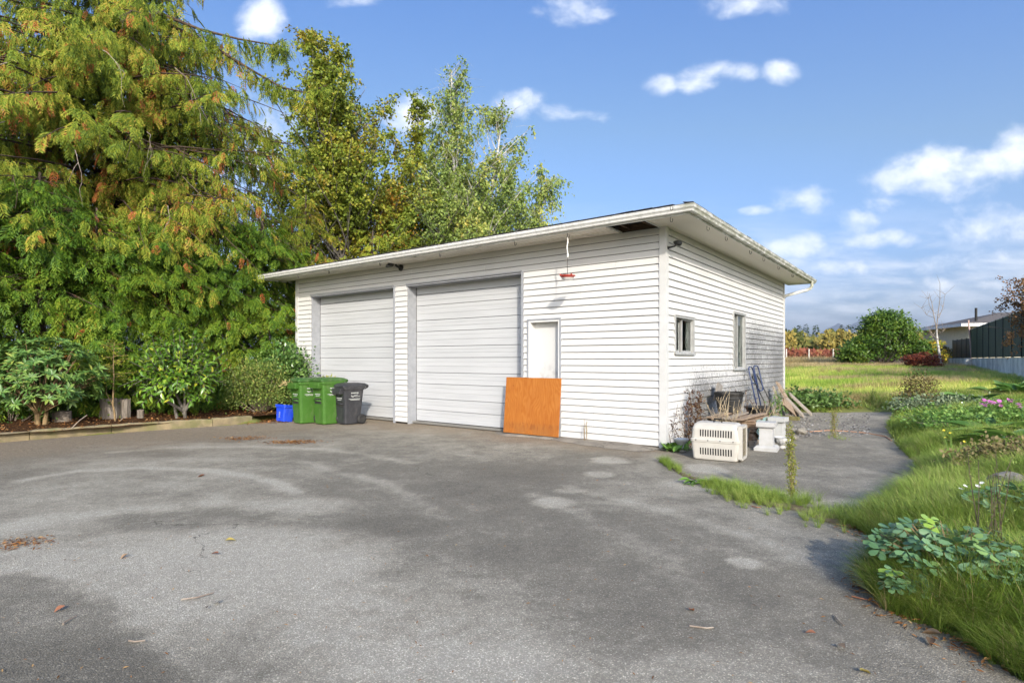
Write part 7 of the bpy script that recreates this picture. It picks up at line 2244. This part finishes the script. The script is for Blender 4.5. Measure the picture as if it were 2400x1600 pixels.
    MB().tube([tuple(f0), tuple(f0 + Vector((.05, .08, -.5)))], .014, 8).build('lower_tube', blk, t, True)
    MB().tube([tuple(f1), tuple(f1 + Vector((.05, .08, -.5)))], .014, 8).build('lower_tube', blk, t, True)

    # weathered planks leaning in a heap near the back corner
    defs = [((1812, 905), (1838, 975), .15, wood2, 'upright mossy plank next to the hand truck', .12), ((1826, 912), (1856, 978), .18, wood2, 'second mossy plank leaning beside the upright one', .12), ((1850, 922), (1902, 971), .26, wood2, 'pale plank with a white edge leaning furthest right', .20),
            ((1838, 928), (1884, 976), .22, wood2, 'grey plank under the pale leaning plank', .35), ((1836, 940), (1872, 974), .20, wood, 'splintered plank low in the leaning heap', .45), ((1822, 896), (1842, 930), .2, wood, 'short broken board at the top of the leaning heap', .1)]
    for j, (pa, pb, w, m, lab, off) in enumerate(defs):
        d0 = .15 + .12 * j
        s, z = RW(pa[0], pa[1], d0)
        A_ = GM @ Vector((d0, s, z))
        B_ = G(pb[0], pb[1], .02) if j != 5 else AT(pb[0], pb[1], A_.y - .2)
        v = B_ - A_
        L_ = v.length
        x_ = v.normalized(); side = Vector((VR.x, VR.y, 0)); y_ = (side - x_ * side.dot(x_)).normalized(); z_ = x_.cross(y_)
        rr = random.Random(j)
        mb = MB()
        rings = []
        for i in range(7):
            f = i / 6
            ww = w * (1 - (.15 * rr.random() if i in (0, 6) else 0)); tt = .034
            off_ = (0.02 * rr.uniform(-1, 1)) if i in (0, 6) else 0
            rings.append([A_ + x_ * (L_ * f + off_ * q) + y_ * p + z_ * t_ for q, (p, t_) in zip((1, -1, .6, -.4), ((-ww / 2, -tt / 2), (ww / 2, -tt / 2), (ww / 2, tt / 2), (-ww / 2, tt / 2)))])
        o = mb.loft(rings).build('old_plank', m)
        tag(o, lab, 'plank', 'weathered planks leaning at the back corner')
    gp_ = simple_mat('green_sheet', (0.03, 0.20, 0.10), (0.08, 0.30, 0.18), 6, .35, .5, bump=.5)
    rs = np.random.default_rng(6)
    gx, gy = np.meshgrid(np.linspace(-.22, .22, 9), np.linspace(-.15, .15, 7))
    gz = .16 * np.exp(-((gx / .16) ** 2 + (gy / .12) ** 2)) + .05 * rs.random(gx.shape)
    c = gl(.78, 4.35, .10)
    o, _ = grid_mesh('plastic_sheet', gx + c.x, gy + c.y, gz + c.z, gp_)
    tag(o, 'crumpled green plastic sheet in front of the leaning planks', 'plastic')

    # dead and dry plants among the clutter
    brown = leaf_mat('dead_leaf', [(0, (.05, .025, .018)), (.6, (.11, .055, .035)), (1, (.20, .13, .05))], .7, .2, .15)
    straw = simple_mat('straw_stem', (0.46, 0.37, 0.25), (0.33, 0.26, 0.17), 9, .9)
    dk = simple_mat('brown_stem', (0.12, 0.075, 0.045), None, 9, .9)
    stalk('dead_weed', 'dark brown dead plant between the wall and the carrier', G(1640, 1052) + Vector((.10, .45, 0)), .98, 271, 9, brown, 420, .10, .075, .06, dk, cat='plant', lean=.3)
    stalk('dead_weed', 'leaning brown weed with yellow leaves left of the carrier', G(1604, 1062) + Vector((.10, .55, 0)), .90, 272, 9, brown, 220, .12, .06, .07, dk, cat='plant', lean=.7)
    stalk('dry_stems', 'pale dry stems in front of the black tub', G(1722, 1058) + Vector((.05, .35, 0)), .86, 273, 30, MATS['dry_grass_blade'], 110, .10, .05, .04, straw, cat='plant', lean=.6)
    stalk('dry_stems', 'tall single dry stems rising past the black tub', G(1690, 1052) + Vector((.05, .5, 0)), 1.05, 274, 4, MATS['dry_grass_blade'], 8, .12, .05, .03, straw, cat='plant', lean=.35)
    stalk('green_weed', 'green weed climbing beside the hand truck', gl(.75, 4.55, 0), .85, 275, 5, LM['weed'], 160, .10, .08, .08, LM['weed'], cat='weed', lean=.25)
    stalk('dry_stems', 'tangled dry stems beside the bowl planter', gl(.95, 3.0, 0), .7, 276, 26, brown, 160, .18, .05, .06, straw, cat='plant', lean=.7)
    stalk('wall_weed', 'spindly brown weed between hand truck and tub', gl(.35, 3.0, 0), .95, 277, 6, brown, 90, .10, .05, .05, dk, cat='weed', lean=.4)
    pot('second black pot half hidden behind the shingle stack', gl(.42, 3.02, .0), .40, .14, .19, black)
    # orange cord lying on the back asphalt
    rs = random.Random(3)
    pts = [G(1866, 1008, .012)] + [G(x, y, .010) for x, y in ((1900, 1011), (1940, 1008), (1985, 1010), (2030, 1014), (2075, 1022), (2090, 1032))]
    o = MB().tube([tuple(p) for p in pts], .009, 6).build('extension_lead', simple_mat('cord_orange', (0.55, 0.30, 0.18), None, 9, .8))
    tag(o, 'faded orange cord lying across the back asphalt', 'cord')
build_clutter()

# ------------------------------------------------------------------ litter on the asphalt
def build_litter():
    rs = np.random.default_rng(400)
    litter = leaf_mat('litter', [(0, (.10, .045, .02)), (.4, (.26, .11, .035)), (.8, (.42, .20, .07)), (1, (.5, .34, .15))], .8, .15, .15)
    def pile(label, pts, n, sx, sy, sz, size, name='needle_litter'):
        P = []
        for (px, py) in pts:
            c = G(px, py)
            q = rs.normal(0, 1, (n, 3)) * np.array([sx, sy, 0]) + np.array([c.x, c.y, 0]); q[:, 2] = .006 + np.abs(rs.normal(0, sz, n))
            P.append(q)
        P = np.concatenate(P)
        V, T = scatter(LEAF_THIN, P, frames(rs.normal(0, 1, (len(P), 3)) * np.array([1, 1, .12]), rs.normal(0, .3, (len(P), 3)) + np.array([0, 0, 1])), size * rs.uniform(.5, 1.5, len(P)))
        tag(arr_obj(name, V, T, litter), label, 'litter', kind='stuff')
    pile('orange needle litter patch left of the middle of the yard', [(575, 1028)], 260, .22, .14, .01, .05)
    pile('orange needle litter patch in front of the bins', [(672, 1037), (700, 1036)], 240, .20, .12, .01, .05)
    pile('needle litter patch near the left picture edge', [(48, 1275)], 260, .12, .09, .006, .035)
    pile('leaf litter around the blue box and the last kerb', [(640, 985), (610, 990), (660, 978)], 240, .25, .22, .015, .07)
    A_ = np.array(CURB[0]); B_ = np.array(CURB[-1]); nn_ = np.array([-(B_ - A_)[1], (B_ - A_)[0]]); nn_ = nn_ / np.linalg.norm(nn_)
    n = 1500
    u = rs.uniform(.3, 1.12, (n, 1)); w_ = rs.uniform(.18, 1.9, (n, 1))
    q = A_ + (B_ - A_) * u + nn_ * w_
    P = np.concatenate([q, .155 + .16 * sst(0.1, 0.5, (w_ - .16) / 7.0) + .05 * rs.random((n, 1))], 1)
    V, T = scatter(LEAF_SMALL, P, frames(rs.normal(0, 1, (n, 3)) * np.array([1, 1, .2]), rs.normal(0, .35, (n, 3)) + np.array([0, 0, 1])), rs.uniform(.02, .07, n))
    tag(arr_obj('bed_litter', V, T, litter), 'fallen brown leaves lying on the planting bed', 'litter', kind='stuff')
    # rim litter along the right edge
    ed = np.array(RIGHT_EDGE)
    P = []
    for a, b in zip(ed[6:-1], ed[7:]):
        n = int(np.linalg.norm(b - a) * 150)
        u = rs.random((n, 1))
        q = a * (1 - u) + b * u + rs.normal(0, .055, (n, 2)) + np.array([-.05, 0])
        P.append(q)
    P = np.concatenate(P); P = np.concatenate([P, .008 + np.abs(rs.normal(0, .008, (len(P), 1)))], 1)
    V, T = scatter(LEAF_THIN, P, frames(rs.normal(0, 1, (len(P), 3)) * np.array([1, 1, .15]), rs.normal(0, .3, (len(P), 3)) + np.array([0, 0, 1])), rs.uniform(.015, .06, len(P)))
    tag(arr_obj('edge_litter', V, T, litter), 'brown leaf litter along the grassy edge of the asphalt', 'litter', kind='stuff')
    # scattered crumbs
    n = 900
    Y = rs.uniform(2.6 ** .5, 14 ** .5, n) ** 2; X = rs.uniform(-.9, .9, n) * Y
    ok = poly_sdf(ASPHALT, X, Y) < -.1
    P = np.stack([X, Y, np.full(n, .008)], -1)[ok]
    V, T = scatter(LEAF_THIN, P, frames(rs.normal(0, 1, (len(P), 3)) * np.array([1, 1, .1]), rs.normal(0, .25, (len(P), 3)) + np.array([0, 0, 1])), rs.uniform(.008, .035, len(P)))
    tag(arr_obj('scattered_litter', V, T, litter), 'crumbs of bark and needles scattered over the asphalt', 'litter', kind='stuff')
    # gravel crumbs on the back asphalt
    n = 420
    c = np.array([G(1930 + rs.uniform(-70, 110), 985 + rs.uniform(-14, 40)).xy for _ in range(n)])
    P = np.concatenate([c, np.full((n, 1), .008)], 1)
    peb = tri_template([(0, 0, .5), (.5, 0, 0), (0, .5, 0), (-.5, 0, 0), (0, -.5, 0)], [(0, 1, 2), (0, 2, 3), (0, 3, 4), (0, 4, 1)])
    V, T = scatter(peb, P, rotz_frames(rs.uniform(0, 6, n)), rs.uniform(.02, .07, n))
    tag(arr_obj('gravel', V, T, leaf_mat('pebbles', [(0, (.10, .09, .08)), (.7, (.22, .20, .18)), (1, (.40, .38, .35))], .9, .2, 0)), 'loose gravel crumbs on the back asphalt', 'gravel', kind='stuff')
    # single fallen leaves
    lf = leaf_template(.55, 5, .6, .25)
    cols = {'tan': simple_mat('fallen_tan', (.36, .25, .16), (.28, .18, .1), 30, .7), 'rust': simple_mat('fallen_rust', (.30, .13, .07), (.22, .09, .05), 30, .7), 'yellow': simple_mat('fallen_yellow', (.36, .29, .08), (.3, .23, .06), 30, .7), 'dark': simple_mat('fallen_dark', (.07, .045, .03), (.12, .08, .05), 30, .8)}
    spots = [(2205, 1493, .085, 'tan', 'large curled tan leaf near the lower right grass edge'), (2238, 1478, .07, 'rust', 'flat rust leaf beside the large tan leaf'), (2180, 1503, .06, 'dark', 'dark shrivelled leaf left of the large tan leaf'), (2310, 1483, .07, 'yellow', 'ochre leaf at the lower right grass edge'),
             (1980, 1528, .05, 'tan', 'small pale leaf on the asphalt below the columbine'), (1912, 1492, .04, 'rust', 'rust scrap on the asphalt left of the small pale leaf'), (2015, 1580, .045, 'yellow', 'yellow sprig on the asphalt at the bottom right'), (1616, 1436, .045, 'rust', 'orange leaf on the asphalt below the pale round patch'),
             (528, 1272, .06, 'yellow', 'yellow green sprig on the pale asphalt left of the middle'), (512, 1302, .045, 'rust', 'rust scrap just below the yellow green sprig'), (300, 1303, .05, 'tan', 'tan scrap on the pale asphalt at the left'), (480, 1116, .08, 'rust', 'bark strip near the tyre arc'),
             (510, 1420, .05, 'dark', 'dark clod on the pale asphalt at lower left'), (485, 1432, .03, 'dark', 'tiny black clod beside the dark clod'), (152, 1427, .045, 'rust', 'orange scrap on the dark patch'), (2095, 1300, .05, 'yellow', 'yellow leaf under the columbine at the asphalt edge')]
    for (px, py, s, c, lab) in spots:
        me = mesh_from_arrays('fallen_leaf', lf[0], lf[1], cols[c], True)
        o = link(bpy.data.objects.new('fallen_leaf', me))
        o.location = G(px, py) + Vector((0, 0, .022)); o.scale = (s * 1.3, s * 1.3, s * 1.3)
        o.rotation_euler = (rs.uniform(-.25, .25), rs.uniform(-.1, .2), rs.uniform(0, 6.28))
        tag(o, lab, 'leaf', 'fallen leaves on the asphalt')
    sticks = [((425, 1408), (502, 1392), 'long thin twig on the pale asphalt at the left'), ((148, 1466), (180, 1446), 'pale twig on the dark patch'), ((302, 1505), (341, 1505), 'short pale twig at the edge of the dark patch'), ((1616, 1470), (1672, 1474), 'curved twig on the asphalt right of the middle'),
              ((1957, 1446), (1978, 1470), 'thin twig left of the small columbine'), ((1996, 1400), (2040, 1410), 'reddish bark stick at the grass edge'), ((2086, 1106), (2132, 1118), 'pale forked twig on the back asphalt'), ((2030, 1162), (2048, 1171), 'short twig near the back grass edge'),
              ((950, 1412), (965, 1400), 'dark twig in the middle foreground'), ((1762, 1188), (1784, 1191), 'short reddish stick at the edge of the crack grass')]
    for a, b, lab in sticks:
        A_ = G(*a) + Vector((0, 0, .011)); B_ = G(*b) + Vector((0, 0, .012))
        m_ = (A_ + B_) / 2 + Vector((rs.normal(0, .012), rs.normal(0, .02), .003))
        o = MB().tube([tuple(A_), tuple(m_), tuple(B_)], [.0055, .005, .0035], 5).build('twig', BARK['twig'] if 'reddish' not in lab else cols['rust'])
        tag(o, lab, 'twig', 'twigs on the asphalt')
build_litter()


# ------------------------------------------------------------------ air between the yard and the mountains
def build_haze():
    m = bpy.data.materials.new('haze'); m.use_nodes = True
    k = N(m.node_tree)
    v = k.n('ShaderNodeVolumePrincipled')
    v.inputs['Color'].default_value = (0.80, 0.88, 1.0, 1)
    v.inputs['Density'].default_value = 9e-5
    v.inputs['Anisotropy'].default_value = 0.2
    o = k.n('ShaderNodeOutputMaterial')
    k.t.links.new(v.outputs[0], o.inputs['Volume'])
    h = MB().box((-14000, -60, -4), (14000, 9900, 640)).build('haze', m)
    tag(h, kind='stuff')
build_haze()
